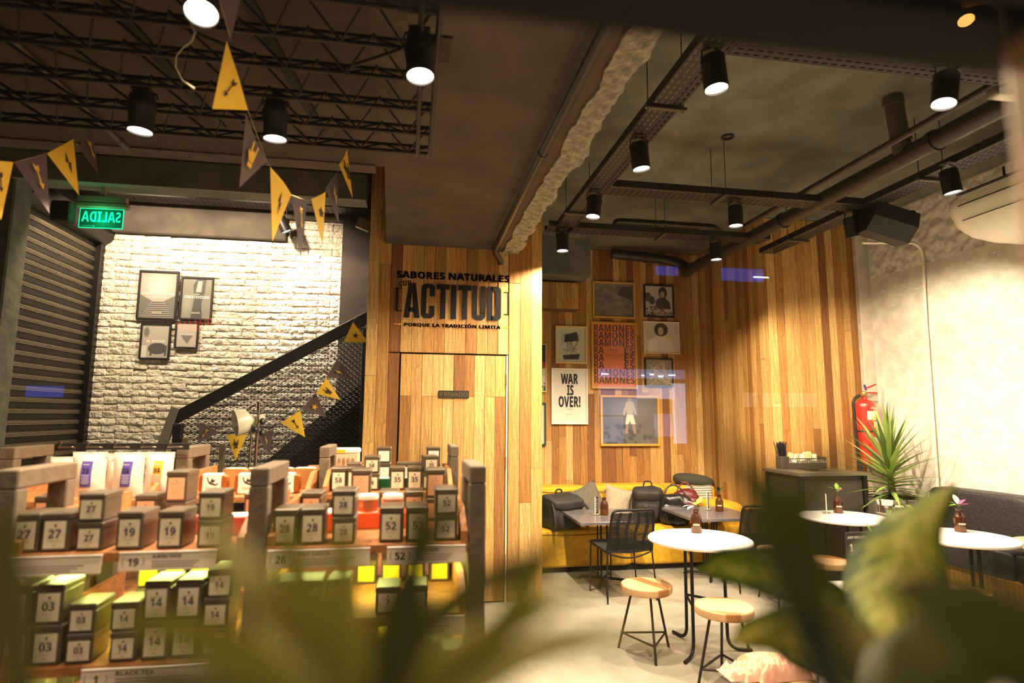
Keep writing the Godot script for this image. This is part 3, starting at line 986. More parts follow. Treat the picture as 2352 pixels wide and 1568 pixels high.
func ceiling_left() -> void:
	var iron := mat("lattice_iron", rgb8(30, 25, 21), 0.5, 0.4)
	var t := thing("steel_lattice", "black steel lattice of zigzag bars hung under the low ceiling", "lattice frame", Vector3(0, 2.85, 0))
	var zs := [-1.30, -1.52, -1.73, -1.93, -2.12, -2.34, -2.55, -2.75]
	for k in zs.size():
		var z: float = zs[k]
		for q in [[0.0, 0.0], [0.045, -0.03]]:
			var b := MB.new()
			b.tube([Vector3(-3.25, q[0], z + q[1]), Vector3(0.06, q[0], z + q[1])], 0.0085, 6)
			mesh("chord", b, iron, t)
		var lace := []
		var n := 30
		for i in n + 1:
			var x := -3.22 + 0.109 * i
			lace.append(Vector3(x, 0.0, z) if i % 2 else Vector3(x, 0.045, z - 0.03))
		var lb := MB.new()
		lb.tube(lace, 0.005, 5, false)
		mesh("lacing_bar", lb, iron, t)
		if k < zs.size() - 1:
			var zz := []
			for i in n + 1:
				var x := -3.17 + 0.1075 * i
				zz.append(Vector3(x, 0.0, zs[k + 1]) if i % 2 else Vector3(x, 0.04, z))
			var zb := MB.new()
			zb.tube(zz, 0.0075, 5, false)
			mesh("zigzag_bar", zb, iron, t)
	for x in [0.0, 0.055]:
		var e := MB.new()
		e.tube(bend([Vector3(x, 0.06, -0.9), Vector3(x, -0.02, -1.2), Vector3(x, -0.02, -2.76), Vector3(x, 0.05, -2.80)], 0.04), 0.0095, 8)
		mesh("end_bar", e, iron, t)
	var pl := MB.new()
	pl.box(Vector3(0.03, 0.06, -2.0), Vector3(0.16, 0.01, 0.14), 0.001)
	mesh("fixing_plate", pl, iron, t)
	for q in [[-2.05, -1.35, -2.9], [-1.15, -1.0, -2.86]]:
		var e := MB.new()
		e.box(Vector3(q[0] * 0.5, 0.12, (q[1] + q[2]) * 0.5), Vector3(0.045, 0.02, q[1] - q[2]), 0.002, Basis(Vector3.UP, -0.12))
		mesh("carrier_bar", e, iron, t)
	# conduits on the low ceiling
	var cm := mat("conduit_dark", rgb8(70, 62, 50), 0.5, 0.2)
	var i := 0
	for x in [-2.35, -1.65]:
		pipe("ceiling_conduit", ["straight dark conduit on the low ceiling nearer the roller grille", "straight dark conduit on the low ceiling behind the yellow pennant"][i], [Vector3(x, 3.115, -0.6), Vector3(x, 3.115, -3.58)], 0.014, cm, [[Vector3(x, 3.115, -3.5), Vector3.BACK], [Vector3(x, 3.115, -2.4), Vector3.BACK]])
		i += 1
	# loose cables lying over the lattice
	var wires := [[Vector3(-3.2, 2.93, -1.75), Vector3(-1.9, 2.92, -1.95), Vector3(-1.25, 2.97, -1.9), Vector3(-0.5, 2.9, -2.2), Vector3(-0.1, 2.84, -1.95), Vector3(0.0, 2.88, -1.85)], [Vector3(-2.9, 2.95, -2.3), Vector3(-2.2, 2.90, -2.3), Vector3(-1.6, 2.92, -2.15), Vector3(-1.05, 2.88, -2.4)]]
	for k in 2:
		var cv := Curve3D.new()
		for p in wires[k].size():
			var a: Vector3 = wires[k][maxi(p - 1, 0)]
			var c: Vector3 = wires[k][mini(p + 1, wires[k].size() - 1)]
			cv.add_point(wires[k][p], (a - c) / 6.0, (c - a) / 6.0)
		var b := MB.new()
		b.tube(Array(cv.tessellate(4, 4)), 0.007, 6)
		tag(mesh("cable", b, mat("cable_black", rgb8(22, 20, 18), 0.6)), ["long sagging black cable over the lattice reaching the spotlight beside the end bars", "short sagging black cable over the lattice near the roller grille"][k], "cable")
	var top := 2.86
	lamp("unseen spotlight near the window, placed to light the fronts of the tea tins", Vector3(-0.35, 2.72, -0.75), Vector3(-0.1, -1, -0.45), 0.14, 70, top, 0.048)  # out of view, placed to light the front of the display
	lamp("unseen spotlight near the window, placed to light the left end of the tea display", Vector3(-1.35, 2.72, -0.85), Vector3(0.1, -1, -0.5), 0.10, 70, top, 0.048)  # also out of view, for the display's left end
	lamp("unseen spotlight near the window, placed to light the big window leaves", Vector3(0.55, 2.9, -0.8), Vector3(-0.1, -1, 0.35), 0.12, 70, 3.12, 0.048)  # out of view above the frame, lights the near leaves
	lamp("lit spotlight facing the window high above the yellow pennant", Vector3(-0.609, 2.72, -1.661), Vector3(0.12, -1, 0.35), 0.35, 74, top, 0.048)
	lamp("lit spotlight at the end bars of the lattice beside the fixing plate", Vector3(0.001, 2.7, -1.833), Vector3(0.05, -1, 0.12), 0.35, 74, top, 0.048)
	lamp("spotlight seen from the side in the lattice, nearer the roller grille", Vector3(-1.071, 2.7, -2.408), Vector3(-0.02, -1, -0.02), 0.6, 44, top, 0.048)
	lamp("spotlight seen from the side in the lattice, above the hanging dark pennant", Vector3(-0.565, 2.7, -2.382), Vector3(0.03, -1, -0.05), 0.6, 44, top, 0.048)

# ---------------------------------------------------------------- corner with the stairs, the roller grille and the exit sign
func stair_corner() -> void:
	var iron := mat("stair_iron", rgb8(38, 32, 29), 0.55, 0.3)
	var dkbeam := mat("beam_paint")
	# beams and tray over the stair well
	slab("trim_7", Vector3(-3.3, 3.40, -5.15), Vector3(-0.42, 3.62, -4.95), mat("dark_plaster"), "dark plaster beam crossing the stair well")
	slab("trim_8", Vector3(-3.3, 3.13, -3.72), Vector3(-0.26, 3.5, -3.6), dkbeam, "edge of the low ceiling towards the stair well")
	var t := tray("dark perforated tray over the rough white brick wall", Vector3(-3.2, 3.72, -6.2), 2.75, 0.2, PI / 2)
	for z in [0.75, 2.0]:
		var b := MB.new()
		b.box(Vector3(0.1, 0.30, z), Vector3(0.03, 0.56, 0.02), 0.002)
		mesh("hanger_bar", b, iron, t)
	lamp("lit spotlight washing the rough white bricks behind the grey pennant", Vector3(-1.31, 3.47, -6.2), Vector3(0.5, -1, -0.16), 0.8, 50, 3.722)
	lamp("unseen spotlight behind the dark beam, placed to light the left of the rough bricks", Vector3(-2.6, 3.70, -5.4), Vector3(0.0, -1, -0.75), 0.75, 66, 4.3)  # unseen behind the beam, set to brighten the brick wall
	lamp("unseen spotlight behind the dark beam, placed to light the middle of the rough bricks", Vector3(-1.6, 3.70, -5.4), Vector3(0.0, -1, -0.7), 0.75, 66, 4.3)  # second unseen one, same purpose farther right
	var br := MB.new()
	br.box(Vector3.ZERO, Vector3(0.13, 0.1, 0.05), 0.004, Basis(Vector3.BACK, -0.35))
	tag(mesh("floodlight", br, mat("flood_grey", rgb8(120, 106, 84), 0.5), null, Vector3(-0.475, 3.36, -5.5)), "small tilted floodlight box at the top corner of the wooden block", "floodlight")
	# exit sign, seen from behind
	var ex := thing("exit_sign", "green glowing SALIDA exit sign seen from behind, reading backwards", "exit sign", Vector3(-2.47, 3.135, -5.05), -0.05)
	var h := MB.new()
	h.box(Vector3(0.0, 0.11, 0), Vector3(0.40, 0.05, 0.06), 0.012)
	h.box(Vector3(0.0, 0.16, 0), Vector3(0.36, 0.05, 0.05), 0.004)
	h.box(Vector3(0.0, 0.23, 0), Vector3(0.03, 0.12, 0.03), 0.002)
	mesh("housing", h, mat("exit_housing", rgb8(132, 116, 92), 0.6), ex)
	var pn := MB.new()
	pn.box(Vector3(0, 0.005, 0), Vector3(0.32, 0.155, 0.006))
	mesh("panel", pn, glow("exit_green", Color(0.0, 0.30, 0.20), 0.45), ex)
	var eg := glow("exit_bright", Color(0.10, 1.0, 0.70), 0.95)
	var fr := MB.new()
	for q in [[0, 0.0825, 0.324, 0.004], [0, -0.0725, 0.324, 0.005], [-0.161, 0.005, 0.004, 0.155], [0.161, 0.005, 0.004, 0.155]]:
		fr.box(Vector3(q[0], q[1], 0), Vector3(q[2], q[3], 0.009))
	mesh("bright_edge", fr, eg, ex)
	letters("SALIDA", eg, ex, Vector3(0, 0.018, 0.0045), 0.29, 0.085, Basis(Vector3.UP, PI), true)
	letters("o ———", eg, ex, Vector3(-0.09, -0.058, 0.0045), 0.09, 0.011, Basis(Vector3.UP, PI), false)
	var el := OmniLight3D.new()
	el.name = "light"
	el.position = Vector3(0, 0.0, 0.05)
	el.light_color = Color(0.1, 1.0, 0.65)
	el.light_energy = 0.05
	el.light_size = 0.1
	el.shadow_enabled = true
	ex.add_child(el)
	# a dark junction box left of the sign
	var jb := MB.new()
	jb.box(Vector3.ZERO, Vector3(0.14, 0.16, 0.1), 0.01)
	tag(mesh("sensor_box", jb, mat("box_dark", rgb8(40, 36, 30), 0.8), null, Vector3(-2.72, 3.16, -5.0)), "dark sensor box on the beam left of the exit sign", "sensor")
	# roller grille along the left side
	var g := thing("roller_grille", "dark metal roller grille of horizontal bands on the left side", "roller shutter", Vector3(-3.18, 0, -5.85))
	var steel := mat("grille_steel", rgb8(138, 126, 106), 0.38, 0.5)
	var slat_dark := mat("grille_dark", rgb8(32, 28, 25), 0.45, 0.5)
	var y := 0.62
	var k := 0
	while y < 3.32:
		var s := MB.new()
		s.box(Vector3(0, y, 0), Vector3(0.012, 0.046, 1.3), 0.004)
		mesh("slat", s, slat_dark, g)
		for j in 3:
			var r := MB.new()
			var yy := y + 0.033 + j * 0.012
			r.tube([Vector3(0.008, yy, -0.65), Vector3(0.008, yy, 0.65)], 0.0035, 6)
			mesh("grille_rod", r, steel, g)
		k += 1
		y += 0.095
	var lk := MB.new()
	for i in 92:
		lk.box(Vector3(0.0, 1.96, -0.64 + i * 0.0141), Vector3(0.004, 2.72, 0.0045))
	stuff(mesh("grille_links", lk, steel, g))
	var gd := MB.new()
	gd.span(Vector3(-0.05, 0, -0.72), Vector3(0.06, 3.45, -0.58), 0.004)
	mesh("guide_rail", gd, slat_dark, g)
	var rl := MB.new()
	rl.tube([Vector3(0.02, 3.42, -0.66), Vector3(0.02, 3.42, 0.66)], 0.12, 16)
	mesh("roller_drum", rl, slat_dark, g)
	var po := MB.new()
	po.span(Vector3(-3.32, 0, -5.2), Vector3(-3.06, 3.6, -4.98), 0.012)
	struct("trim_9", po, mottled("post_paint", rgb8(96, 94, 80), 0.8, 0.8, 0.75, 1.0, 0.5), "grey painted post at the near end of the roller grille")
	var po2 := MB.new()
	po2.span(Vector3(-3.2, 0, -4.9), Vector3(-3.02, 2.05, -4.8), 0.008)
	tag(mesh("door_leaf_edge", po2, mat("post_edge", rgb8(78, 76, 64), 0.7)), "grey metal upright standing against the post at far left", "upright")
	# ---- stairs rising to the right behind a mesh balustrade
	var st := thing("staircase", "dark staircase rising to the right behind the mesh railing", "staircase", Vector3(0, 0, -6.05))
	var n := 6
	for i in n:
		var b := MB.new()
		var x := -2.05 + i * 0.27
		var top := 0.62 + i * 0.16
		b.span(Vector3(x, top - 0.05, -0.42), Vector3(minf(x + 0.30, -0.42), top, 0.40), 0.004)
		mesh("tread", b, iron, st)
	var sb := MB.new()
	sb.prism(PackedVector2Array([Vector2(-2.1, 0.0), Vector2(-2.1, 0.45), Vector2(-0.42, 1.93), Vector2(-0.42, 0.0)]), -0.40, 0.41, Transform3D(Basis.IDENTITY, Vector3.ZERO))
	mesh("stringer", sb, mat("stair_dark", rgb8(26, 22, 20), 0.7), st)
	# ---- balustrade
	var rl2 := thing("railing", "black sloping stair railing with an expanded mesh infill", "railing", Vector3(0, 0, -5.6))
	var p0 := Vector3(-2.02, 1.61, 0)
	var p1 := Vector3(-0.41, 2.56, 0)
	var hb := MB.new()
	var dir := (p1 - p0).normalized()
	var ang := atan2(dir.y, dir.x)
	hb.box((p0 + p1) * 0.5 - Vector3(0, 0.05, 0), Vector3(p0.distance_to(p1), 0.10, 0.05), 0.004, Basis(Vector3.BACK, ang))
	mesh("handrail", hb, iron, rl2)
	for q in [[-1.98, 1.52], [-0.42, 2.4]]:
		var b := MB.new()
		b.span(Vector3(q[0] - 0.035, 0.4, -0.03), Vector3(q[0] + 0.035, q[1], 0.03), 0.004)
		mesh("post", b, mat("post_black", rgb8(20, 18, 17), 0.6), rl2)
	for q in [[-1.905, 1.5], [-1.6, 1.45]]:
		var b := MB.new()
		b.span(Vector3(q[0] - 0.022, 0.4, 0.02), Vector3(q[0] + 0.022, q[1] - 0.1, 0.05), 0.003)
		mesh("flat_upright", b, mat("upright_khaki", rgb8(112, 104, 74), 0.6), rl2)
	var lean := MB.new()
	lean.box(Vector3(-2.09, 1.36, 0.0), Vector3(0.07, 0.62, 0.06), 0.004, Basis(Vector3.BACK, -0.27))
	mesh("slanted_end", lean, mat("end_grey", rgb8(120, 114, 104), 0.6), rl2)
	# expanded metal: real wire hexagons
	var me := MB.new()
	var cw := 0.056
	var chh := 0.054
	var zig := func(x: float) -> float: return 1.49 + (x + 2.02) * 0.59
	var ci := 0
	var x := -1.96
	while x < -0.44:
		var yy := 0.55 + (chh * 0.5 if ci % 2 else 0.0)
		while yy < zig.call(x) - 0.01:
			# one stem and two arms per cell
			var a := Vector3(x, yy, 0)
			wire(me, a, a + Vector3(0, chh * 0.56, 0), 0.0052)
			wire(me, a + Vector3(0, chh * 0.56, 0), a + Vector3(cw * 0.5, chh * 0.72 + 0.0, 0), 0.0052)
			wire(me, a + Vector3(0, chh * 0.56, 0), a + Vector3(-cw * 0.5, chh * 0.72, 0), 0.0052)
			wire(me, a, a + Vector3(cw * 0.5, -chh * 0.16, 0), 0.0052)
			wire(me, a, a + Vector3(-cw * 0.5, -chh * 0.16, 0), 0.0052)
			yy += chh * 0.88 * 1.0
		x += cw * 0.5
		ci += 1
	stuff(mesh("expanded_mesh", me, mat("mesh_black", rgb8(26, 22, 20), 0.5, 0.4), rl2))
	# ---- enamel work lamp on a chrome stand
	var wl := thing("work_lamp", "white enamel lamp on a chrome stand in front of the mesh railing", "lamp", Vector3(-1.1, 0.75, -4.5))
	var chrome := mat("chrome", rgb8(170, 160, 140), 0.18, 0.95)
	var pole := MB.new()
	pole.tube([Vector3(0.03, -0.75, 0), Vector3(0.03, 0.94, 0)], 0.011, 10)
	pole.tube([Vector3(-0.005, -0.75, 0.02), Vector3(-0.005, 0.78, 0.02)], 0.008, 8)
	mesh("pole", pole, chrome, wl)
	var base := MB.new()
	base.lathe([Vector2(0.14, 0), Vector2(0.14, 0.02), Vector2(0.03, 0.035), Vector2(0.012, 0.05)], 20, Vector3(0, -0.75, 0))
	mesh("base", base, mat("lamp_black"), wl)
	var hd := basis_to(Vector3(0.82, 0.18, -0.42))
	var sh := MB.new()
	sh.lathe([Vector2(0.005, 0.20), Vector2(0.026, 0.20), Vector2(0.030, 0.13), Vector2(0.04, 0.11), Vector2(0.085, 0.075), Vector2(0.094, 0.0), Vector2(0.09, 0.0), Vector2(0.08, 0.07), Vector2(0.03, 0.10)], 26, Vector3(-0.115, 0.79, 0.03), hd)
	mesh("shade", sh, mat("enamel", rgb8(196, 190, 168), 0.3), wl)
	var bu := MB.new()
	bu.pillow(Vector3(-0.115, 0.79, 0.03) + hd * Vector3(0, 0.045, 0), Vector3(0.07, 0.085, 0.07), 1.0, hd, null, 0, 14, 8)
	mesh("bulb", bu, mat("bulb_white", rgb8(214, 206, 184), 0.25), wl)
	for q in [Vector3(0.06, 0.80, 0.02), Vector3(0.065, 0.72, 0.02), Vector3(0.02, 0.745, 0.03)]:
		var kb := MB.new()
		kb.lathe([Vector2(0, 0), Vector2(0.022, 0), Vector2(0.025, 0.012), Vector2(0.018, 0.022), Vector2(0, 0.024)], 12, q, basis_to(Vector3(0.8, 0.2, 0.5)))
		mesh("knob", kb, mat("lamp_black"), wl)

func wire(b: MB, a: Vector3, c: Vector3, w: float) -> void:    # a flat three sided strand
	var d := (c - a).normalized()
	var s := Vector3(-d.y, d.x, 0) * w * 0.5
	var o := Vector3(0, 0, w * 0.6)
	b.quad(a - s, c - s, c + o, a + o)
	b.quad(a + o, c + o, c + s, a + s)
	b.quad(a + s, c + s, c - s, a - s)

# ---------------------------------------------------------------- framed prints
func framed(label: String, at: Vector3, w: float, h: float, bar: float, depth: float, fm: Material, print_: Material, mount := 0.0, group := "", facing := Basis.IDENTITY) -> Node3D:
	var t := thing("framed_print", label, "framed print", at, 0.0, group)
	t.basis = facing
	for e in [[0, h / 2 - bar / 2, w, bar], [0, -h / 2 + bar / 2, w, bar], [-w / 2 + bar / 2, 0, bar, h - bar * 2], [w / 2 - bar / 2, 0, bar, h - bar * 2]]:
		var b := MB.new()
		b.uo = Vector2(rng.randf(), rng.randf())
		b.box(Vector3(e[0], e[1], depth / 2), Vector3(e[2], e[3], depth), 0.002)
		mesh("frame_bar", b, fm, t)
	var iw := w - bar * 2
	var ih := h - bar * 2
	if mount > 0.0:
		mesh("mount", sheet_mesh(iw, ih), mat("mount_white", rgb8(238, 234, 226), 0.8), t, Vector3(0, 0, depth * 0.35))
	mesh("print", sheet_mesh(iw - mount * 2, ih - mount * 2), print_, t, Vector3(0, 0, depth * 0.4))
	var gl := mat("picture_glass", Color(1, 1, 1, 0.04), 0.02)
	gl.transparency = BaseMaterial3D.TRANSPARENCY_ALPHA
	mesh("glass", sheet_mesh(iw, ih), gl, t, Vector3(0, 0, depth * 0.75))
	return t

func wall_posters() -> void:
	var black := mat("frame_black", rgb8(30, 26, 24), 0.5)
	var gold := mat("frame_gold", rgb8(206, 158, 66), 0.45, 0.1)
	var pale := mat("frame_birch", rgb8(226, 196, 138), 0.5)
	var whitef := mat("frame_white", rgb8(238, 234, 226), 0.5)
	var lw := mat("print_letter_white", rgb8(226, 222, 214), 0.7)
	# ---- four on the rough brick wall
	var zl := -6.49
	var im := picture(150, 204, rgb8(150, 142, 132))
	blob(im, 75, 66, 90, 80, rgb8(190, 184, 174), 0.8)
	for k in 8:
		var y := 132.0 + k * 9
		patch(im, [Vector2(50 - k * 7, y), Vector2(100 + k * 7, y), Vector2(103 + k * 7, y + 4), Vector2(47 - k * 7, y + 4)], rgb8(60, 56, 52))
	patch(im, [Vector2(0, 100), Vector2(50, 128), Vector2(0, 204)], rgb8(96, 90, 84))
	patch(im, [Vector2(150, 100), Vector2(100, 128), Vector2(150, 204)], rgb8(96, 90, 84))
	var p := framed("large black framed grey print of steps, CON ACTITUD, upper left on the brick wall", Vector3(-2.578, 2.804, zl), 0.377, 0.508, 0.02, 0.025, black, print_mat("print_steps", im), 0.0, "black framed prints on the rough bricks")
	letters("[CON ACTITUD]", lw, p.get_node("print"), Vector3(0, 0.015, 0.0012), 0.30, 0.026)
	letters("SABORES NATURALES", lw, p.get_node("print"), Vector3(0.02, 0.045, 0.0012), 0.2, 0.012, Basis.IDENTITY, false)
	letters("LA TRADICION LIMITA", lw, p.get_node("print"), Vector3(0.0, -0.022, 0.0012), 0.22, 0.011, Basis.IDENTITY, false)
	letters("INSIDE", lw, p.get_node("print"), Vector3(0, -0.18, 0.0012), 0.09, 0.014, Basis.IDENTITY, false)
	im = picture(126, 180, rgb8(116, 112, 98))
	patch(im, [Vector2(40, 180), Vector2(52, 90), Vector2(44, 30), Vector2(60, 0), Vector2(100, 0), Vector2(96, 60), Vector2(84, 110), Vector2(90, 180)], rgb8(48, 44, 40))
	patch(im, [Vector2(56, 60), Vector2(64, 10), Vector2(84, 10), Vector2(80, 60)], rgb8(160, 152, 140))
	blob(im, 20, 120, 30, 60, rgb8(140, 136, 120), 0.9)
	p = framed("black framed grey print reading CREATIVIDAD, upper right on the brick wall", Vector3(-2.209, 2.784, zl), 0.315, 0.453, 0.018, 0.025, black, print_mat("print_stand", im), 0.0, "black framed prints on the rough bricks")
	letters("CREATIVIDAD", lw, p.get_node("print"), Vector3(0, 0.015, 0.0012), 0.24, 0.028)
	letters("HAY", lw, p.get_node("print"), Vector3(0, 0.045, 0.0012), 0.05, 0.011)
	letters("INSIDE", lw, p.get_node("print"), Vector3(0, -0.15, 0.0012), 0.08, 0.014, Basis.IDENTITY, false)
	im = picture(112, 150, rgb8(168, 160, 150))
	blob(im, 66, 108, 40, 26, rgb8(56, 50, 48))
	patch(im, [Vector2(94, 100), Vector2(106, 92), Vector2(104, 140), Vector2(96, 140)], rgb8(60, 54, 50))
	patch(im, [Vector2(34, 110), Vector2(42, 110), Vector2(44, 140), Vector2(36, 140)], rgb8(60, 54, 50))
	blob(im, 16, 34, 14, 26, rgb8(104, 96, 90), 0.4)
	patch(im, [Vector2(0, 96), Vector2(20, 94), Vector2(20, 150), Vector2(0, 150)], rgb8(206, 200, 190))
	p = framed("small black framed grey print reading AL RUEDO, lower left on the brick wall", Vector3(-2.568, 2.331, zl), 0.285, 0.373, 0.018, 0.025, black, print_mat("print_bull", im), 0.0, "black framed prints on the rough bricks")
	letters("AL RUEDO", lw, p.get_node("print"), Vector3(0, 0.0, 0.0012), 0.17, 0.026)
	im = picture(84, 112, rgb8(172, 164, 154))
	patch(im, [Vector2(14, 56), Vector2(68, 56), Vector2(44, 98)], rgb8(104, 98, 92))
	p = framed("smallest black framed grey print with a triangle, lower right on the brick wall", Vector3(-2.277, 2.404, zl), 0.224, 0.283, 0.017, 0.025, black, print_mat("print_cone", im), 0.0, "black framed prints on the rough bricks")
	letters("ANTOJARNOS", lw, p.get_node("print"), Vector3(0, 0.0, 0.0012), 0.13, 0.016)
	# ---- the gallery on the boards of the alcove
	var zb := -7.172
	var grp := "framed prints over the yellow sofa"
	im = picture(170, 142, rgb8(120, 112, 98))
	for k in 60: blob(im, rng.randf() * 170, rng.randf() * 142, rng.randf_range(6, 26), rng.randf_range(5, 18), rgb8(150, 142, 126).lerp(rgb8(84, 76, 64), rng.randf()), 0.9)
	patch(im, [Vector2(118, 12), Vector2(165, 10), Vector2(165, 70), Vector2(100, 48)], rgb8(64, 56, 46))
	framed("gold framed hazy grey landscape print, widest of the top row over the sofa", Vector3(2.527, 3.085, zb), 0.567, 0.472, 0.022, 0.03, gold, print_mat("print_haze", im, 0.3), 0.0, grp)
	im = picture(120, 126, rgb8(196, 184, 172))
	for k in 40: blob(im, rng.randf_range(4, 116), rng.randf_range(84, 124), rng.randf_range(4, 14), rng.randf_range(2, 7), rgb8(36, 30, 28).lerp(rgb8(150, 140, 130), rng.randf()), 0.5)
	blob(im, 12, 46, 14, 20, rgb8(70, 60, 54)); blob(im, 30, 60, 13, 18, rgb8(60, 52, 48))
	patch(im, [Vector2(44, 60), Vector2(68, 46), Vector2(86, 46), Vector2(108, 66), Vector2(112, 96), Vector2(48, 90)], rgb8(52, 46, 42))
	blob(im, 78, 26, 19, 25, rgb8(34, 28, 26)); blob(im, 76, 34, 10, 14, rgb8(168, 150, 138))
	framed("black framed portrait of a dark haired figure outdoors, top right over the sofa", Vector3(3.139, 3.093, zb), 0.408, 0.427, 0.018, 0.03, black, print_mat("print_outdoor", im), 0.0, grp)
	im = picture(150, 126, rgb8(214, 202, 190))
	blob(im, 30, 60, 60, 70, rgb8(196, 184, 172), 0.9)
	patch(im, [Vector2(14, 126), Vector2(22, 78), Vector2(50, 56), Vector2(92, 52), Vector2(116, 70), Vector2(130, 126)], rgb8(232, 222, 212))
	blob(im, 74, 30, 30, 27, rgb8(46, 36, 32)); blob(im, 72, 36, 12, 17, rgb8(200, 182, 168))
	framed("white framed pale portrait of a figure in a light shirt, middle of the right column", Vector3(3.162, 2.617, zb), 0.489, 0.414, 0.008, 0.03, whitef, print_mat("print_shirt", im), 0.0, grp)
	var or_ := print_mat("print_orange", picture(8, 12, rgb8(226, 122, 66)))
	p = framed("tall orange poster with rows of heavy black letters in a wooden frame", Vector3(2.522, 2.373, zb), 0.607, 0.85, 0.03, 0.03, gold, or_, 0.0, grp)
	var ink := mat("poster_ink", rgb8(58, 40, 26), 0.7)
	for k in 8:
		var y := 0.345 - k * 0.094
		if k < 3 or k > 5:
			letters("RAMONES", ink, p.get_node("print"), Vector3(0, y, 0.0012), 0.53, 0.088, Basis.IDENTITY, true)
		else:
			letters("RA", ink, p.get_node("print"), Vector3(-0.2, y, 0.0012), 0.13, 0.088, Basis.IDENTITY, true)
			letters("ES", ink, p.get_node("print"), Vector3(0.2, y, 0.0012), 0.13, 0.088, Basis.IDENTITY, true)
	letters("MEYCE", ink, p.get_node("print"), Vector3(0, 0.065, 0.0012), 0.10, 0.02)
	letters("SUNDAY 7 MARCH 8 P.M.", ink, p.get_node("print"), Vector3(0, 0.0, 0.0012), 0.23, 0.013, Basis.IDENTITY, false)
	letters("COLISEO", ink, p.get_node("print"), Vector3(0, -0.03, 0.0012), 0.1, 0.013, Basis.IDENTITY, false)
	im = picture(120, 140, rgb8(206, 208, 184))
	for k in 26: stroke(im, [Vector2(rng.randf_range(18, 100), rng.randf_range(20, 120)), Vector2(rng.randf_range(18, 100), rng.randf_range(20, 120))], rng.randf_range(0.6, 1.4), rgb8(120, 118, 104))
	patch(im, [Vector2(34, 30), Vector2(84, 16), Vector2(90, 52), Vector2(30, 60)], rgb8(40, 36, 34))
	patch(im, [Vector2(24, 112), Vector2(96, 106), Vector2(92, 128), Vector2(30, 130)], rgb8(40, 36, 34))
	framed("birch framed pale sheet with loose dark brush shapes, above the white text poster", Vector3(1.96, 2.493, zb), 0.407, 0.474, 0.02, 0.03, pale, print_mat("print_brush", im), 0.0, grp)
	p = framed("white framed poster reading WAR IS OVER in tall black capitals", Vector3(1.936, 1.85, zb), 0.463, 0.69, 0.018, 0.03, whitef, print_mat("print_paper", picture(8, 8, rgb8(226, 220, 208))), 0.0, grp)
	var bk := mat("print_black", rgb8(32, 28, 24), 0.7)
	letters("WAR", bk, p.get_node("print"), Vector3(0, 0.215, 0.0012), 0.22, 0.13, Basis.IDENTITY, true, 0.9)
	letters("IS", bk, p.get_node("print"), Vector3(0.01, 0.075, 0.0012), 0.085, 0.13, Basis.IDENTITY, true, 0.9)
	letters("OVER!", bk, p.get_node("print"), Vector3(0.0, -0.068, 0.0012), 0.28, 0.135, Basis.IDENTITY, true, 0.9)
	letters("IF YOU WANT IT", bk, p.get_node("print"), Vector3(0, -0.16, 0.0012), 0.08, 0.01, Basis.IDENTITY, true)
	letters("Love and peace", bk, p.get_node("print"), Vector3(0, -0.225, 0.0012), 0.1, 0.011, Basis.IDENTITY, false)
	im = picture(112, 106, rgb8(126, 118, 96))
	for k in 22: stroke(im, [Vector2(rng.randf_range(0, 112), rng.randf_range(0, 106)), Vector2(rng.randf_range(0, 112), rng.randf_range(0, 106))], 1.2, rgb8(190, 178, 140))
	framed("black framed olive print with pale scribbled strokes, lower right column", Vector3(3.117, 2.165, zb), 0.384, 0.364, 0.016, 0.03, black, print_mat("print_scribble", im), 0.0, grp)
	im = picture(200, 160, rgb8(86, 84, 84))
	blob(im, 100, 40, 110, 60, rgb8(120, 120, 122), 0.9)
	for k in 46: blob(im, rng.randf() * 200, rng.randf_range(96, 158), rng.randf_range(5, 15), rng.randf_range(5, 12), rgb8(30, 27, 26).lerp(rgb8(110, 104, 100), rng.randf() * rng.randf()), 0.6)
	patch(im, [Vector2(86, 14), Vector2(112, 12), Vector2(124, 56), Vector2(118, 60), Vector2(112, 40), Vector2(110, 60), Vector2(90, 60), Vector2(88, 40), Vector2(80, 62), Vector2(74, 56)], rgb8(172, 160, 144))
	blob(im, 99, 6, 8, 9, rgb8(150, 136, 122))
	patch(im, [Vector2(88, 60), Vector2(112, 60), Vector2(120, 92), Vector2(104, 92), Vector2(100, 80), Vector2(94, 92), Vector2(82, 92)], rgb8(226, 218, 206))
	patch(im, [Vector2(84, 92), Vector2(94, 92), Vector2(92, 124), Vector2(82, 126)], rgb8(140, 128, 116))
	patch(im, [Vector2(106, 92), Vector2(118, 92), Vector2(122, 122), Vector2(112, 124)], rgb8(140, 128, 116))
	framed("gold framed wide grey photograph of a standing sportsman, lowest over the sofa", Vector3(2.716, 1.554, zb), 0.776, 0.629, 0.028, 0.035, gold, print_mat("print_ring", im, 0.3), 0.0, grp)
	im = picture(40, 110, rgb8(226, 218, 190))
	patch(im, [Vector2(0, 0), Vector2(40, 0), Vector2(40, 44), Vector2(0, 44)], rgb8(44, 34, 44))
	blob(im, 30, 10, 9, 9, rgb8(226, 214, 180)); blob(im, 36, 8, 8, 8, rgb8(44, 34, 44))
	blob(im, 26, 48, 18, 10, rgb8(190, 40, 30))
	for k in 60: blob(im, rng.randf_range(18, 40), rng.randf_range(88, 108), 1.2, 1.2, rgb8(40, 36, 34))
	p = framed("half hidden colourful poster with a crescent at the edge of the wooden block", Vector3(1.43, 2.195, zb), 0.42, 0.6, 0.012, 0.03, pale, print_mat("print_moon", im), 0.0, grp)
	letters("AL", mat("print_grey", rgb8(150, 146, 130), 0.7), p.get_node("print"), Vector3(0.15, -0.05, 0.0012), 0.07, 0.07, Basis.IDENTITY, false)
	im = picture(40, 110, rgb8(222, 208, 180))
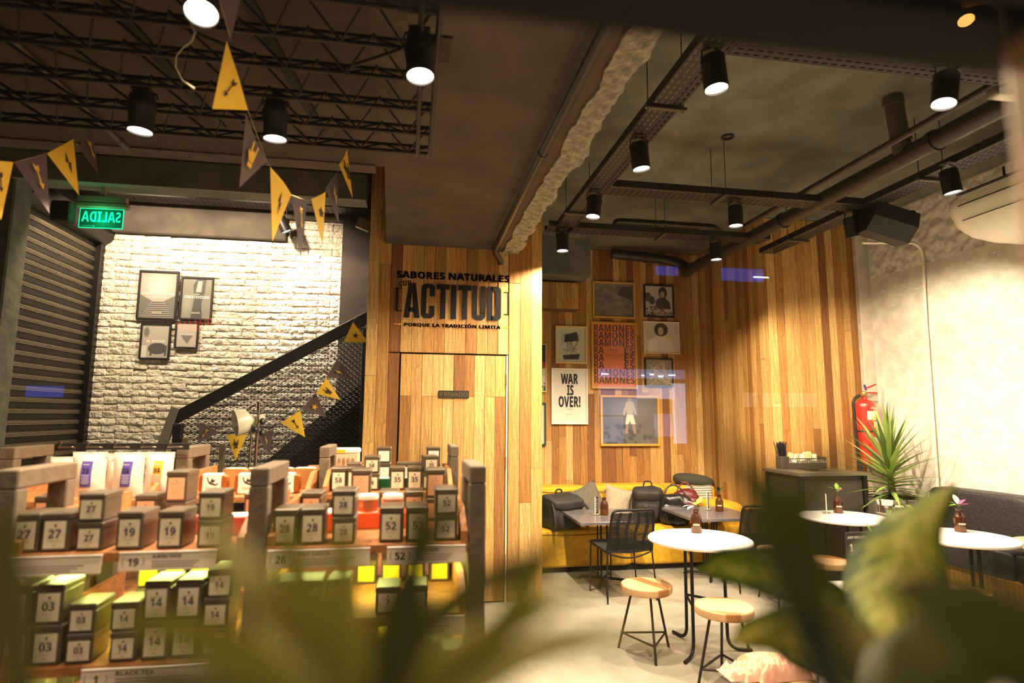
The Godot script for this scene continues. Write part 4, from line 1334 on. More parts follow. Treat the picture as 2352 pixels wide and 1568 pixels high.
	for k in 5: patch(im, [Vector2(20, 14 + k * 18), Vector2(34, 14 + k * 18), Vector2(34, 20 + k * 18), Vector2(20, 20 + k * 18)], rgb8(40, 34, 30))
	framed("half hidden cream poster in a dark green frame at the edge of the wooden block", Vector3(1.42, 1.508, zb), 0.43, 0.52, 0.022, 0.03, mat("frame_green", rgb8(36, 60, 44), 0.5), print_mat("print_cream", im), 0.0, grp)

# ---------------------------------------------------------------- pennants
func pennant(a: Vector3, b: Vector3, tip: Vector3, yellow: bool, sign_: String, label: String, group: String) -> void:
	var mid := (a + b + tip) / 3.0
	var t := thing("pennant", label, "pennant", mid, 0.0, group)
	var nn := (b - a).cross(tip - a).normalized()
	if nn.z < 0: nn = -nn
	var sh := MB.new()
	var rows := []
	var N := 6
	for i in N + 1:
		var row := []
		var s := float(i) / N
		var l := a.lerp(tip, s) - mid
		var r := b.lerp(tip, s) - mid
		for k in 5:
			var u := k / 4.0
			row.append(l.lerp(r, u) + nn * (0.007 * sin(u * PI) * (1.0 - s) * (1.0 if yellow else -1.0)))
		rows.append(row)
	# make it face the room: row direction runs a -> b, columns run to the tip
	var f: bool = (b - a).cross(tip - a).z < 0
	sh.sheet(rows, false, Vector2.ONE, f)
	var back := MB.new()
	var rows2 := []
	for r in rows:
		var q := []
		for v in r: q.append(v - nn * 0.0008)
		rows2.append(q)
	sh.sheet(rows2, false, Vector2.ONE, not f)
	var my := mat("pennant_yellow", rgb8(240, 196, 62), 0.75)
	var mg := mat("pennant_grey", rgb8(92, 76, 76), 0.75)
	for m in [my, mg]:
		m.backlight_enabled = true
		m.backlight = Color(0.22, 0.17, 0.06) if m == my else Color(0.03, 0.025, 0.025)
	mesh("cloth", sh, my if yellow else mg, t)
	# printed sign
	var x := (b - a).normalized()
	if x.x < 0 and absf(x.x) > 0.3: x = -x
	var y := (((a + b) * 0.5) - tip).normalized()
	x = (x - y * x.dot(y)).normalized()
	if x.cross(y).dot(nn) < 0: x = -x
	var k := minf(a.distance_to(b), ((a + b) * 0.5).distance_to(tip)) * 0.26
	var xf := Transform3D(Basis(x * k, y * k, nn), ((a + b) * 0.5).lerp(tip, 0.36) - mid + nn * 0.007)
	var sm := MB.new()
	for poly in sign_polys(sign_): sm.prism(poly, 0.0, 0.0006, xf)
	mesh("printed_" + sign_, sm, mat("pennant_ink", rgb8(66, 50, 40), 0.8) if yellow else mat("pennant_gold", rgb8(226, 178, 60), 0.8), t)

func sign_polys(s: String) -> Array:
	if s == "arrow":
		return [PackedVector2Array([Vector2(-0.05, 0.6), Vector2(0.05, 0.6), Vector2(0.05, -0.45), Vector2(0.22, -0.42), Vector2(0, -0.9), Vector2(-0.22, -0.42), Vector2(-0.05, -0.45)]),
			PackedVector2Array([Vector2(-0.05, 0.35), Vector2(0.05, 0.35), Vector2(0.22, 0.55), Vector2(0.22, 0.95), Vector2(0, 0.75), Vector2(-0.22, 0.95), Vector2(-0.22, 0.55)])]
	if s == "bolt":
		return [PackedVector2Array([Vector2(0.1, 0.9), Vector2(-0.25, 0.0), Vector2(-0.03, 0.08), Vector2(-0.12, -0.9), Vector2(0.25, 0.1), Vector2(0.03, 0.05)])]
	if s == "star":
		var p := PackedVector2Array()
		for i in 10: p.append(Vector2.from_angle(PI / 2 + TAU * i / 10.0) * (0.6 if i % 2 == 0 else 0.25))
		return [p]
	# a raised hand with two fingers up
	return [PackedVector2Array([Vector2(-0.28, -0.45), Vector2(0.28, -0.45), Vector2(0.36, 0.15), Vector2(0.40, 0.8), Vector2(0.26, 0.82), Vector2(0.2, 0.25), Vector2(0.08, 0.34), Vector2(-0.08, 0.34), Vector2(-0.2, 0.28), Vector2(-0.26, 0.95), Vector2(-0.4, 0.93), Vector2(-0.38, 0.1), Vector2(-0.6, 0.25), Vector2(-0.66, 0.12)]),
		PackedVector2Array([Vector2(-0.3, -0.52), Vector2(0.3, -0.52), Vector2(0.28, -0.85), Vector2(-0.28, -0.85)])]

# ---------------------------------------------------------------- tables, stools, chairs, sofas
func seating() -> void:
	yellow_sofa()
	black_sofa()
	# lounge tables of dark stone on clustered bars
	dark_table("dark grey square table before the yellow sofa, left one beside the black backpack", Vector3(1.92, 0, -5.83))
	dark_table("dark grey square table before the yellow sofa, right one beside the leather bags", Vector3(3.06, 0, -5.86))
	# marble rounds
	white_table("round white table nearest the yellow sofa, with the amber bottle on it", Vector3(2.05, 0, -4.08), 0.2)
	white_table("round white table in front of the service cabinet", Vector3(3.76, 0, -4.78), 0.5)
	white_table("round white table beside the black sofa on the right", Vector3(3.99, 0, -3.88), 0.9)
	white_table("round white table closest to the window, mostly behind the big leaves", Vector3(2.185, 0, -2.58), 0.3)
	# stools
	stool("round wooden stool left of the nearest white table, standing free", Vector3(1.64, 0, -4.07), 0.4)
	stool("round wooden stool right of the nearest white table, pushed against its leg", Vector3(1.93, 0, -3.55), 1.2)
	stool("round wooden stool closest to the window with a pink scarf on it", Vector3(1.71, 0, -2.68), 0.1)
	stool("round wooden stool at the table in front of the service cabinet", Vector3(3.38, 0, -4.53), 0.8)
	stool("round wooden stool at the white table beside the black sofa", Vector3(3.70, 0, -3.62), 0.3)
	stool("round wooden stool half hidden by leaves in the middle of the room", Vector3(3.22, 0, -4.95), 2.0)
	# rope chairs
	rope_chair("black rope chair seen from behind at the left dark table", Vector3(1.93, 0, -5.36), 0.08)
	rope_chair("black rope chair half hidden by a leaf at the right dark table", Vector3(3.27, 0, -5.42), -0.12)
	# things on the tables
	bottle("amber bottle with striped leaves on the nearest round white table", Vector3(2.117, 0.752, -4.254), 0, true)
	bottle("amber bottle with dry stems on the left dark table", Vector3(1.93, 0.632, -5.84), 1, false)
	bottle("amber bottle with dark leaves on the right dark table", Vector3(3.20, 0.632, -5.90), 2, true)
	bottle("amber bottle with green and pink leaves on the table before the service cabinet", Vector3(3.833, 0.752, -4.937), 3, true)
	bottle("amber bottle with a magenta flower on the table beside the black sofa", Vector3(4.14, 0.752, -4.013), 4, true)
	card("small printed menu card on the left dark table", Vector3(1.86, 0.632, -5.87), 0.9)
	card("small printed menu card on the right dark table", Vector3(3.14, 0.632, -6.03), 0.9)
	card("small printed menu card on the table before the service cabinet", Vector3(3.705, 0.752, -4.929), 1.0)
	menu_board()
	scarf()

func dark_table(label: String, at: Vector3) -> void:
	var t := thing("lounge_table", label, "table", at, 0.0, "dark square lounge tables")
	var b := MB.new()
	b.box(Vector3(0, 0.615, 0), Vector3(0.70, 0.03, 0.76), 0.003)
	mesh("table_top", b, mottled("dark_stone", rgb8(112, 108, 112), 0.22, 1.5, 0.8, 1.0), t)
	var iron := mat("black_iron", rgb8(26, 24, 22), 0.5, 0.4)
	for q in [[-0.05, -0.05], [0.05, -0.05], [-0.05, 0.05], [0.05, 0.05], [0.0, -0.09], [0.0, 0.09]]:
		var r := MB.new()
		r.tube([Vector3(q[0], 0.02, q[1]), Vector3(q[0], 0.6, q[1])], 0.008, 8)
		mesh("column_bar", r, iron, t)
	for a in 4:
		var d := Vector3(cos(a * PI / 2 + 0.5), 0, sin(a * PI / 2 + 0.5))
		var f := MB.new()
		f.tube([d * 0.02 + Vector3(0, 0.035, 0), d * 0.22 + Vector3(0, 0.028, 0), d * 0.27 + Vector3(0, 0.0, 0)], 0.013, 8)
		mesh("foot", f, iron, t)
	var u := MB.new()
	u.box(Vector3(0, 0.597, 0), Vector3(0.3, 0.008, 0.3))
	mesh("mounting_plate", u, iron, t)

func white_table(label: String, at: Vector3, turn: float) -> void:
	var t := thing("round_table", label, "table", at, turn, "round white pedestal tables")
	var b := MB.new()
	b.lathe([Vector2(0.0, 0.722), Vector2(0.345, 0.722), Vector2(0.357, 0.728), Vector2(0.36, 0.737), Vector2(0.357, 0.746), Vector2(0.348, 0.751), Vector2(0.0, 0.752)], 56, Vector3.ZERO, Basis.IDENTITY, 0.2)
	mesh("table_top", b, mottled("white_marble", rgb8(244, 242, 238), 0.25, 1.2, 0.95, 1.0), t)
	var iron := mat("black_iron")
	for k in 3:
		var a := TAU * k / 3.0 + 0.5
		var d := Vector3(cos(a), 0, sin(a))
		var leg := MB.new()
		leg.tube(bend([d * 0.16 + Vector3(0, 0.722, 0), d * 0.17 + Vector3(0, 0.012, 0), d * 0.33 + Vector3(0, 0.012, 0)], 0.09, 6), 0.0115, 8)
		mesh("leg", leg, iron, t)
	for k in 3:
		var a := TAU * k / 3.0 + 0.5
		var c := TAU * (k + 1) / 3.0 + 0.5
		for y in [0.32, 0.71]:
			var s := MB.new()
			s.tube([Vector3(cos(a) * 0.165, y, sin(a) * 0.165), Vector3(cos(c) * 0.165, y, sin(c) * 0.165)], 0.009, 6)
			mesh("cross_bar", s, iron, t)

func stool(label: String, at: Vector3, turn: float) -> void:
	var t := thing("wooden_stool", label, "stool", at, turn, "round wooden stools on iron legs")
	var b := MB.new()
	b.uo = Vector2(turn * 0.7, turn)
	var R := 0.175
	var rim := []
	for q in [[0.404, 0.94], [0.41, 0.99], [0.418, 1.0], [0.445, 1.0], [0.452, 0.985], [0.455, 0.96]]:
		var row := []
		for j in 49:
			var a := -TAU * j / 48
			row.append(Vector3(cos(a) * R * q[1], q[0], sin(a) * R * q[1]))
		rim.append(row)
	b.sheet(rim, true, Vector2(1.0, 0.05))
	for s in [0, 5]:
		var y: float = 0.404 if s == 0 else 0.455
		var nn := Vector3.DOWN if s == 0 else Vector3.UP
		var o := b.vert(Vector3(0, y, 0), nn, Vector2.ZERO)
		for j in 49: b.vert(rim[s][j], nn, Vector2(rim[s][j].x, rim[s][j].z))
		for j in 48:
			if s == 0: b.ix.append_array(PackedInt32Array([o, o + 1 + j, o + 2 + j]))
			else: b.ix.append_array(PackedInt32Array([o, o + 2 + j, o + 1 + j]))
	mesh("seat", b, stool_wood(), t)
	var iron := mat("stool_iron", rgb8(44, 36, 30), 0.5, 0.3)
	var ps := []
	for k in 3:
		var a := TAU * k / 3.0
		var d := Vector3(cos(a), 0, sin(a))
		var l := MB.new()
		l.tube([d * 0.10 + Vector3(0, 0.405, 0), d * 0.205], 0.0085, 8)
		mesh("leg", l, iron, t)
		ps.append(d * 0.178 + Vector3(0, 0.105, 0))
	for k in 3:
		var l := MB.new()
		l.tube([ps[k], ps[(k + 1) % 3]], 0.007, 8)
		mesh("stretcher", l, iron, t)
	var pl := MB.new()
	pl.lathe([Vector2(0, 0.400), Vector2(0.115, 0.400), Vector2(0.115, 0.404), Vector2(0, 0.404)], 20)
	mesh("mounting_ring", pl, iron, t)

func stool_wood() -> StandardMaterial3D:
	if mats.has("figured_wood"): return mats["figured_wood"]
	var im := picture(160, 160, rgb8(224, 182, 132))
	var nz := FastNoiseLite.new()
	nz.seed = 61
	nz.frequency = 1.0
	for y in 160:
		for x in 160:
			var u := x / 160.0 + 0.05 * nz.get_noise_2d(x * 0.01, y * 0.006)
			var heart := smoothstep(0.10, 0.16, absf(fposmod(u * 1.0, 1.0) - 0.42)) 
			var line := nz.get_noise_2d(x * 0.35, y * 0.012)
			var c := rgb8(176, 116, 66).lerp(rgb8(226, 184, 134), heart)
			im.set_pixel(x, y, c.darkened(clampf(0.10 + 0.16 * line * (1.4 - heart), 0.0, 0.45)))
	var m := print_mat("figured_wood", im, 0.5)
	m.texture_repeat = true
	m.uv1_scale = Vector3(2.86, 2.86, 1.0)
	m.uv1_offset = Vector3(0.5, 0.5, 0.0)
	return m

func rope_chair(label: String, at: Vector3, turn: float) -> void:
	var t := thing("rope_chair", label, "chair", at, turn, "black rope chairs at the dark tables")
	var iron := mat("black_iron")
	var rope := mat("black_rope", rgb8(26, 23, 20), 0.9)
	var fr := MB.new()
	fr.tube(bend([Vector3(-0.215, 0.42, 0.17), Vector3(-0.20, 0.79, 0.27), Vector3(0.20, 0.79, 0.27), Vector3(0.215, 0.42, 0.17)], 0.05), 0.011, 8)
	mesh("back_frame", fr, iron, t)
	var sf := MB.new()
	sf.tube(bend([Vector3(-0.215, 0.42, 0.17), Vector3(-0.225, 0.44, -0.24), Vector3(0.225, 0.44, -0.24), Vector3(0.215, 0.42, 0.17)], 0.06), 0.011, 8)
	mesh("seat_frame", sf, iron, t)
	for sx in [-1.0, 1.0]:
		for f in [[0.17, 0.22], [-0.21, -0.19]]:
			var l := MB.new()
			l.tube([Vector3(sx * 0.215, 0.425, f[0]), Vector3(sx * 0.235, 0.006, f[1])], 0.007, 8)
			mesh("leg", l, iron, t)
		var r := MB.new()
		r.tube([Vector3(sx * 0.235, 0.006, 0.22), Vector3(sx * 0.16, 0.10, 0.0), Vector3(sx * 0.235, 0.006, -0.19)], 0.005, 6)
		mesh("runner", r, iron, t)
	var sag := MB.new()
	var arc := []
	for i in 13: arc.append(Vector3(lerpf(-0.215, 0.215, i / 12.0), 0.415 - 0.05 * sin(PI * i / 12.0), 0.172))
	sag.tube(arc, 0.008, 8)
	mesh("rear_bar", sag, iron, t)
	var back := MB.new()
	for i in 40:
		var s := (i + 0.5) / 40.0
		var y := lerpf(0.435, 0.765, s)
		var z := lerpf(0.172, 0.262, s)
		var w := lerpf(0.213, 0.198, s)
		back.tube([Vector3(-w, y, z), Vector3(0, y, z + 0.012), Vector3(w, y, z)], 0.0037 if i > 8 else 0.0046, 5, false)
	for k in 4:
		for e in 4:
			var x := -0.13 + k * 0.087 + (e - 1.5) * 0.0075
			var ps := []
			for i in 14:
				var s := i / 13.0
				ps.append(Vector3(x + 0.012 * sin(s * 7.0 + k), lerpf(0.43, 0.77, s), lerpf(0.178, 0.272, s) + 0.006 * (1 if (i + e) % 2 else -1)))
			back.tube(ps, 0.0042, 5, false)
	stuff(mesh("rope_backrest", back, rope, t))
	var seat := MB.new()
	for i in 48:
		var s := (i + 0.5) / 48.0
		var z := lerpf(0.165, -0.235, s)
		seat.tube([Vector3(-0.22, lerpf(0.42, 0.44, s), z), Vector3(0, lerpf(0.405, 0.425, s), z), Vector3(0.22, lerpf(0.42, 0.44, s), z)], 0.0046, 5, false)
	stuff(mesh("rope_seat", seat, rope, t))

func leaf_mesh(length: float, width: float, droop: float, fold := 0.25, n := 8) -> ArrayMesh:    # along +y, drooping towards +z
	var rows := []
	for i in n + 1:
		var s := float(i) / n
		var w := width * pow(sin(PI * clampf(s * 0.92 + 0.06, 0, 1)), 0.8) * 0.5
		var y := length * s * (1.0 - 0.25 * droop * s)
		var z := length * droop * s * s * 0.7
		rows.append([Vector3(-w, y, z + w * fold), Vector3(-w * 0.5, y, z + w * fold * 0.4), Vector3(0, y, z), Vector3(w * 0.5, y, z + w * fold * 0.4), Vector3(w, y, z + w * fold)])
	var b := MB.new()
	b.sheet(rows)
	return b.commit()

func leaf_material(key: String, c := Color.GREEN, rough := 0.5) -> StandardMaterial3D:
	var m := mat(key, c, rough)
	m.backlight_enabled = true
	m.backlight = Color(c.r * 0.35, c.g * 0.4, c.b * 0.2)
	return m

func bottle(label: String, at: Vector3, kind: int, inscribed: bool) -> void:
	var t := thing("amber_bottle", label, "bottle", at, 0.0, "amber bottles used as vases on the tables")
	var am := mat("amber_glass", Color(0.26, 0.11, 0.008, 0.72), 0.06)
	am.transparency = BaseMaterial3D.TRANSPARENCY_ALPHA
	am.metallic_specular = 0.6
	var g := MB.new()
	g.lathe([Vector2(0, 0), Vector2(0.036, 0), Vector2(0.040, 0.004), Vector2(0.040, 0.098), Vector2(0.038, 0.112), Vector2(0.028, 0.130), Vector2(0.0195, 0.142), Vector2(0.0185, 0.155), Vector2(0.021, 0.157), Vector2(0.021, 0.166), Vector2(0.016, 0.166), Vector2(0.016, 0.146)], 22)
	mesh("glass", g, am, t)
	var wa := MB.new()
	wa.lathe([Vector2(0, 0.005), Vector2(0.0345, 0.005), Vector2(0.0345, 0.036), Vector2(0, 0.036)], 18)
	mesh("water", wa, mat("amber_water", rgb8(214, 140, 40), 0.15), t)
	if inscribed:
		letters("INSIDE", mat("bottle_print", rgb8(232, 228, 214), 0.6), t, Vector3(sin(-0.45) * 0.0408, 0.062, cos(-0.45) * 0.0408), 0.046, 0.013, Basis(Vector3.UP, -0.45))
	var gr := leaf_material("vase_leaf_green", rgb8(120, 160, 50))
	var dk := leaf_material("vase_leaf_dark", rgb8(44, 60, 26))
	var pk := leaf_material("petal_pink", rgb8(190, 70, 130))
	var wh := leaf_material("leaf_striped", rgb8(214, 204, 198))
	var dry := leaf_material("dry_stem", rgb8(110, 70, 44))
	var sets: Array = [[[pk, 0.07, 0.9, 2.8], [wh, 0.09, 0.7, 3.3], [wh, 0.08, 1.2, 3.0], [gr, 0.09, 0.4, 0.4], [gr, 0.12, 1.1, 1.1], [gr, 0.06, 0.5, 5.6], [wh, 0.08, 1.3, 3.6]],
		[[dry, 0.05, 0.6, 2.6], [dry, 0.06, 0.3, 1.0], [dry, 0.05, 0.8, 3.6], [dk, 0.05, 0.2, 0.3]],
		[[dk, 0.07, 0.5, 0.5], [dk, 0.08, 0.7, 2.4], [dk, 0.08, 0.3, 4.0], [dk, 0.07, 0.9, 5.2], [gr, 0.05, 0.6, 3.2]],
		[[gr, 0.08, 0.7, 2.9], [gr, 0.08, 0.2, 1.0], [gr, 0.08, 0.8, 0.6], [wh, 0.07, 1.3, 0.9], [pk, 0.06, 0.9, 0.2], [dk, 0.08, 0.8, 3.6]],
		[[gr, 0.09, 0.8, 2.8], [wh, 0.09, 0.2, 1.2], [pk, 0.08, 0.7, 0.5], [pk, 0.07, 1.0, 6.1], [pk, 0.07, 0.5, 0.0], [gr, 0.08, 1.1, 3.3]]]
	var stems := MB.new()
	for e in sets[kind]:
		var tilt: float = e[2]
		var az: float = e[3]
		var d := Vector3(cos(az) * sin(tilt * 0.5), cos(tilt * 0.5), -sin(az) * sin(tilt * 0.5))
		var tip := Vector3(0, 0.164, 0) + d * 0.04
		stems.tube([Vector3(0, 0.06, 0), Vector3(0, 0.164, 0), tip], 0.0016, 5, false)
		var o := mesh("leaf", leaf_mesh(e[1], e[1] * 0.45, 0.7), e[0], t)
		var dir := Vector3(cos(az) * sin(tilt), cos(tilt), -sin(az) * sin(tilt))
		var side := dir.cross(Vector3(cos(az), 0, -sin(az)) if absf(tilt) > 0.05 else Vector3.RIGHT)
		if side.length() < 0.01: side = Vector3.BACK
		side = side.normalized()
		o.transform = Transform3D(Basis(side, dir, side.cross(dir)), tip)
	mesh("stems", stems, mat("stem_green", rgb8(86, 84, 40), 0.6), t)

func card(label: String, at: Vector3, turn: float) -> void:
	var t := thing("menu_card", label, "menu card", at, turn, "small menu cards on the tables")
	var b := MB.new()
	b.box(Vector3(0, 0.085, 0), Vector3(0.075, 0.17, 0.004))
	mesh("card", b, mat("card_dark", rgb8(52, 46, 42), 0.5), t)
	var s := MB.new()
	s.box(Vector3(0, 0.004, 0.0), Vector3(0.09, 0.008, 0.06), 0.002)
	mesh("stand", s, mat("clear_stand", rgb8(150, 142, 128), 0.2), t)
	var e := MB.new()
	e.box(Vector3(-0.039, 0.088, 0), Vector3(0.004, 0.175, 0.008))
	mesh("acrylic_edge", e, mat("acrylic", rgb8(236, 230, 214), 0.2), t)
	var pr := MB.new()
	for k in 9: pr.box(Vector3(rng.randf_range(-0.006, 0.004), 0.15 - k * 0.015, 0.0024), Vector3(0.05 - (k % 3) * 0.009, 0.005, 0.0004))
	mesh("printed_lines", pr, mat("card_print", rgb8(216, 208, 190), 0.7), t)

func menu_board() -> void:
	var t := thing("table_sign", "black ordering sign with numbered white text beside a spiky plant, behind the leaves", "sign", Vector3(2.27, 0.752, -2.78), 0.05)
	var b := MB.new()
	b.box(Vector3(0, 0.14, 0), Vector3(0.17, 0.27, 0.006), 0.002)
	mesh("board", b, mat("card_dark"), t)
	var s := MB.new()
	s.box(Vector3(0, 0.004, 0), Vector3(0.17, 0.008, 0.08), 0.002)
	mesh("stand", s, mat("clear_stand"), t)
	var w := mat("card_print")
	letters("¡HEY HO! LET'S GO!", w, t, Vector3(0.0, 0.248, 0.0034), 0.15, 0.014)
	for k in 3:
		letters(str(k + 1), w, t, Vector3(-0.055, 0.20 - k * 0.07, 0.0034), 0.0, 0.036, Basis.IDENTITY, true, 0.0, true)
		letters(["PEDÍ TU\nNOMBRE", "ELEGÍ", "DISFRUTÁ"][k], w, t, Vector3(0.02, (0.20 if k == 0 else 0.212) - k * 0.07, 0.0034), 0.07, 0.03 if k == 0 else 0.016)
		var l := MB.new()
		l.box(Vector3(0, 0.168 - k * 0.07, 0.0034), Vector3(0.15, 0.0014, 0.0004))
		if k:
			for j in 3: l.box(Vector3(0.025, 0.194 - k * 0.07 - j * 0.008, 0.0034), Vector3(0.08, 0.003, 0.0004))
		mesh("printed_rule", l, w, t)
	# its little plant
	var p := thing("vase_plant", "small vase of sharp green and purple leaves behind the black ordering sign", "plant", Vector3(2.40, 0.752, -2.80))
	var v := MB.new()
	v.lathe([Vector2(0, 0), Vector2(0.038, 0), Vector2(0.038, 0.1), Vector2(0.018, 0.15), Vector2(0.018, 0.18)], 18)
	mesh("vase", v, mat("amber_solid", rgb8(70, 34, 10), 0.1), p)
	var gr := leaf_material("vase_leaf_green")
	var pu := leaf_material("purple_leaf", rgb8(92, 52, 50))
	var spec := [[gr, 0.17, 0.22, 1.9, 0.12], [gr, 0.14, 0.6, 2.4, 0.14], [pu, 0.15, 0.95, 2.7, 0.2], [gr, 0.1, 1.5, 4.0, 0.2], [pu, 0.12, 0.8, 0.6, 0.22], [pu, 0.1, 1.2, 5.4, 0.2]]
	for e in spec:
		var o := mesh("leaf", leaf_mesh(e[1], e[1] * e[4], 0.35), e[0], p)
		var dir := Vector3(cos(e[3]) * sin(e[2]), cos(e[2]), -sin(e[3]) * sin(e[2]))
		var side := dir.cross(Vector3(cos(e[3]), 0, -sin(e[3]))).normalized()
		o.transform = Transform3D(Basis(side, dir, side.cross(dir)), Vector3(0, 0.17, 0))

func scarf() -> void:
	var nz := FastNoiseLite.new()
	nz.seed = 4
	nz.frequency = 1.0
	var t := thing("scarf", "crumpled pink scarf lying on the stool closest to the window", "scarf", Vector3(1.60, 0.455, -2.60))
	for k in 3:
		var rows := []
		for i in 15:
			var row := []
			for j in 19:
				var u := i / 14.0 - 0.5
				var w := j / 18.0 - 0.5
				var f := absf(nz.get_noise_2d(u * 5.0 + k * 9.0, w * 4.0)) * 0.085
				var edge := maxf(absf(u), absf(w)) * 2.0
				row.append(Vector3(w * 0.26 + (k - 1) * 0.06, (0.014 + f + 0.02 * k) * (1.0 - pow(edge, 4.0)) + 0.002, u * 0.13 + (k - 1) * 0.02))
			rows.append(row)
		var b := MB.new()
		b.sheet(rows, false, Vector2.ONE, true)
		mesh("fold", b, mat("scarf_pink", rgb8(222, 164, 140), 0.9), t)

# a soft upholstered block with rounded edges
func cushion_block(a: Vector3, b: Vector3, puff := 0.35, seed_ := 1) -> MB:
	var nz := FastNoiseLite.new()
	nz.seed = seed_
	nz.frequency = 0.35
	var m := MB.new()
	m.pillow((a + b) * 0.5, (b - a).abs(), puff, Basis.IDENTITY, nz, 0.04, 32, 18)
	return m

func yellow_sofa() -> void:
	var t := thing("yellow_sofa", "long mustard yellow sofa along the boarded back wall", "sofa", Vector3(0, 0, 0))
	var y := mottled("mustard_cloth", rgb8(226, 174, 40), 0.85, 2.0, 0.85, 1.0, 0.25)
	mesh("seat_base", cushion_block(Vector3(1.2, 0.05, -7.1), Vector3(2.35, 0.44, -6.16), 0.14, 3), y, t)
	mesh("seat_base", cushion_block(Vector3(2.33, 0.05, -7.1), Vector3(3.68, 0.44, -6.16), 0.14, 4), y, t)
	mesh("backrest", cushion_block(Vector3(1.2, 0.3, -7.15), Vector3(2.12, 0.79, -6.84), 0.22, 5), y, t)
	mesh("backrest", cushion_block(Vector3(2.10, 0.3, -7.15), Vector3(3.05, 0.80, -6.84), 0.22, 6), y, t)
	mesh("backrest", cushion_block(Vector3(3.03, 0.3, -7.15), Vector3(3.66, 0.79, -6.80), 0.22, 7), y, t)
	mesh("arm", cushion_block(Vector3(3.34, 0.1, -6.95), Vector3(3.70, 0.66, -6.2), 0.3, 8), y, t)
	var seam := mat("seam_brown", rgb8(120, 86, 20), 0.9)
	for q in [[1.22, 3.05, 0.735, -6.836], [1.22, 3.3, 0.385, -6.152]]:
		var b := MB.new()
		var ps := []
		for i in 26:
			var s := i / 25.0
			ps.append(Vector3(lerpf(q[0], q[1], s), q[2] + 0.006 * sin(s * 19.0), q[3]))
		b.tube(ps, 0.004, 5)
		mesh("piping", b, seam, t)
	var pl := MB.new()
	pl.span(Vector3(1.2, 0.0, -7.05), Vector3(3.66, 0.06, -6.22), 0.005)
	mesh("plinth", pl, mat("plinth_dark", rgb8(30, 26, 22), 0.7), t)
	# cushions and bags left on it
	var grey := mottled("cushion_grey", rgb8(104, 98, 88), 0.9, 3.0, 0.85, 1.0)
	var beige := mottled("cushion_beige", rgb8(170, 158, 136), 0.9, 3.0, 0.85, 1.0)
	soft("cushion", "dark grey cushion leaning on the yellow sofa beside the black backpack", "cushion", Vector3(2.02, 0.62, -6.72), Vector3(0.40, 0.40, 0.14), Basis(Vector3.RIGHT, -0.3) * Basis(Vector3.BACK, 0.42), grey, 0.55)
	soft("cushion", "beige cushion leaning on the yellow sofa behind the dry stems", "cushion", Vector3(2.42, 0.60, -6.72), Vector3(0.40, 0.38, 0.14), Basis(Vector3.RIGHT, -0.3) * Basis(Vector3.BACK, -0.25), beige, 0.55)
	soft("cushion", "second beige cushion on the yellow sofa, partly behind the standing backpack", "cushion", Vector3(2.66, 0.56, -6.66), Vector3(0.36, 0.30, 0.14), Basis(Vector3.RIGHT, -0.4) * Basis(Vector3.BACK, -0.6), beige, 0.55)
	soft("cushion", "small striped grey cushion at the right end of the yellow sofa", "cushion", Vector3(3.40, 0.66, -6.70), Vector3(0.34, 0.30, 0.13), Basis(Vector3.RIGHT, -0.3), stripes(), 0.5)
	backpack("fat black backpack lying at the left end of the yellow sofa", Vector3(1.60, 0.42, -6.33), 0.5, Vector3(0.46, 0.36, 0.34))
	backpack("black backpack standing upright in the middle of the yellow sofa", Vector3(2.66, 0.43, -6.50), -0.5, Vector3(0.34, 0.40, 0.26))
	handbag("glossy black leather shoulder bag slumped on the yellow sofa", Vector3(2.90, 0.42, -6.32), Vector3(0.34, 0.34, 0.22), mat("black_leather", rgb8(30, 28, 28), 0.28), 11)
	handbag("maroon handbag with a strap on the yellow sofa behind the right table", Vector3(3.12, 0.50, -6.5), Vector3(0.28, 0.28, 0.2), mat("maroon_leather", rgb8(92, 28, 34), 0.4), 12)
	var nz := FastNoiseLite.new()
	nz.seed = 8
	var j := MB.new()
	j.pillow(Vector3(3.45, 0.83, -6.98), Vector3(0.46, 0.15, 0.30), 0.8, Basis(Vector3.BACK, -0.12), nz, 0.35, 30, 16)
	tag(mesh("jacket", j, mat("jacket_dark", rgb8(58, 60, 50), 0.9)), "dark jacket thrown over the back of the yellow sofa", "jacket")

func stripes() -> StandardMaterial3D:
	var im := picture(8, 64, rgb8(190, 184, 174))
	for k in 8: im.fill_rect(Rect2i(0, k * 8, 8, 4), rgb8(110, 104, 98))
	var m := print_mat("striped_cloth", im, 0.9)
	m.texture_repeat = true
	m.uv1_scale = Vector3(1, 1.2, 1)
	return m

func soft(called: String, label: String, category: String, at: Vector3, s: Vector3, bs: Basis, m: Material, e: float) -> void:
	var nz := FastNoiseLite.new()
	nz.seed = int(at.x * 100)
	nz.frequency = 0.5
	# pinched corners: thin towards the rim
	var b := MB.new()
	for side in [1.0, -1.0]:
		var rows := []
		for i in 13:
			var row := []
			for k in 13:
				var u := i / 12.0 * 2.0 - 1.0
				var w := k / 12.0 * 2.0 - 1.0
				var f := pow((1.0 - pow(absf(u), 3.0)) * (1.0 - pow(absf(w), 3.0)), 0.55)
				var pinch := 1.0 - 0.09 * (1.0 - absf(u)) - 0.0
				var pinch2 := 1.0 - 0.09 * (1.0 - absf(w))
				row.append(bs * Vector3(w * s.x * 0.5 * pinch, u * s.y * 0.5 * pinch2, side * s.z * 0.5 * f * (1.0 + 0.12 * nz.get_noise_2d(u * 9.0, w * 9.0 + side))))
			rows.append(row)
		b.sheet(rows, false, Vector2.ONE, side < 0)
	tag(mesh(called, b, m, null, at), label, category, "cushions on the sofas")

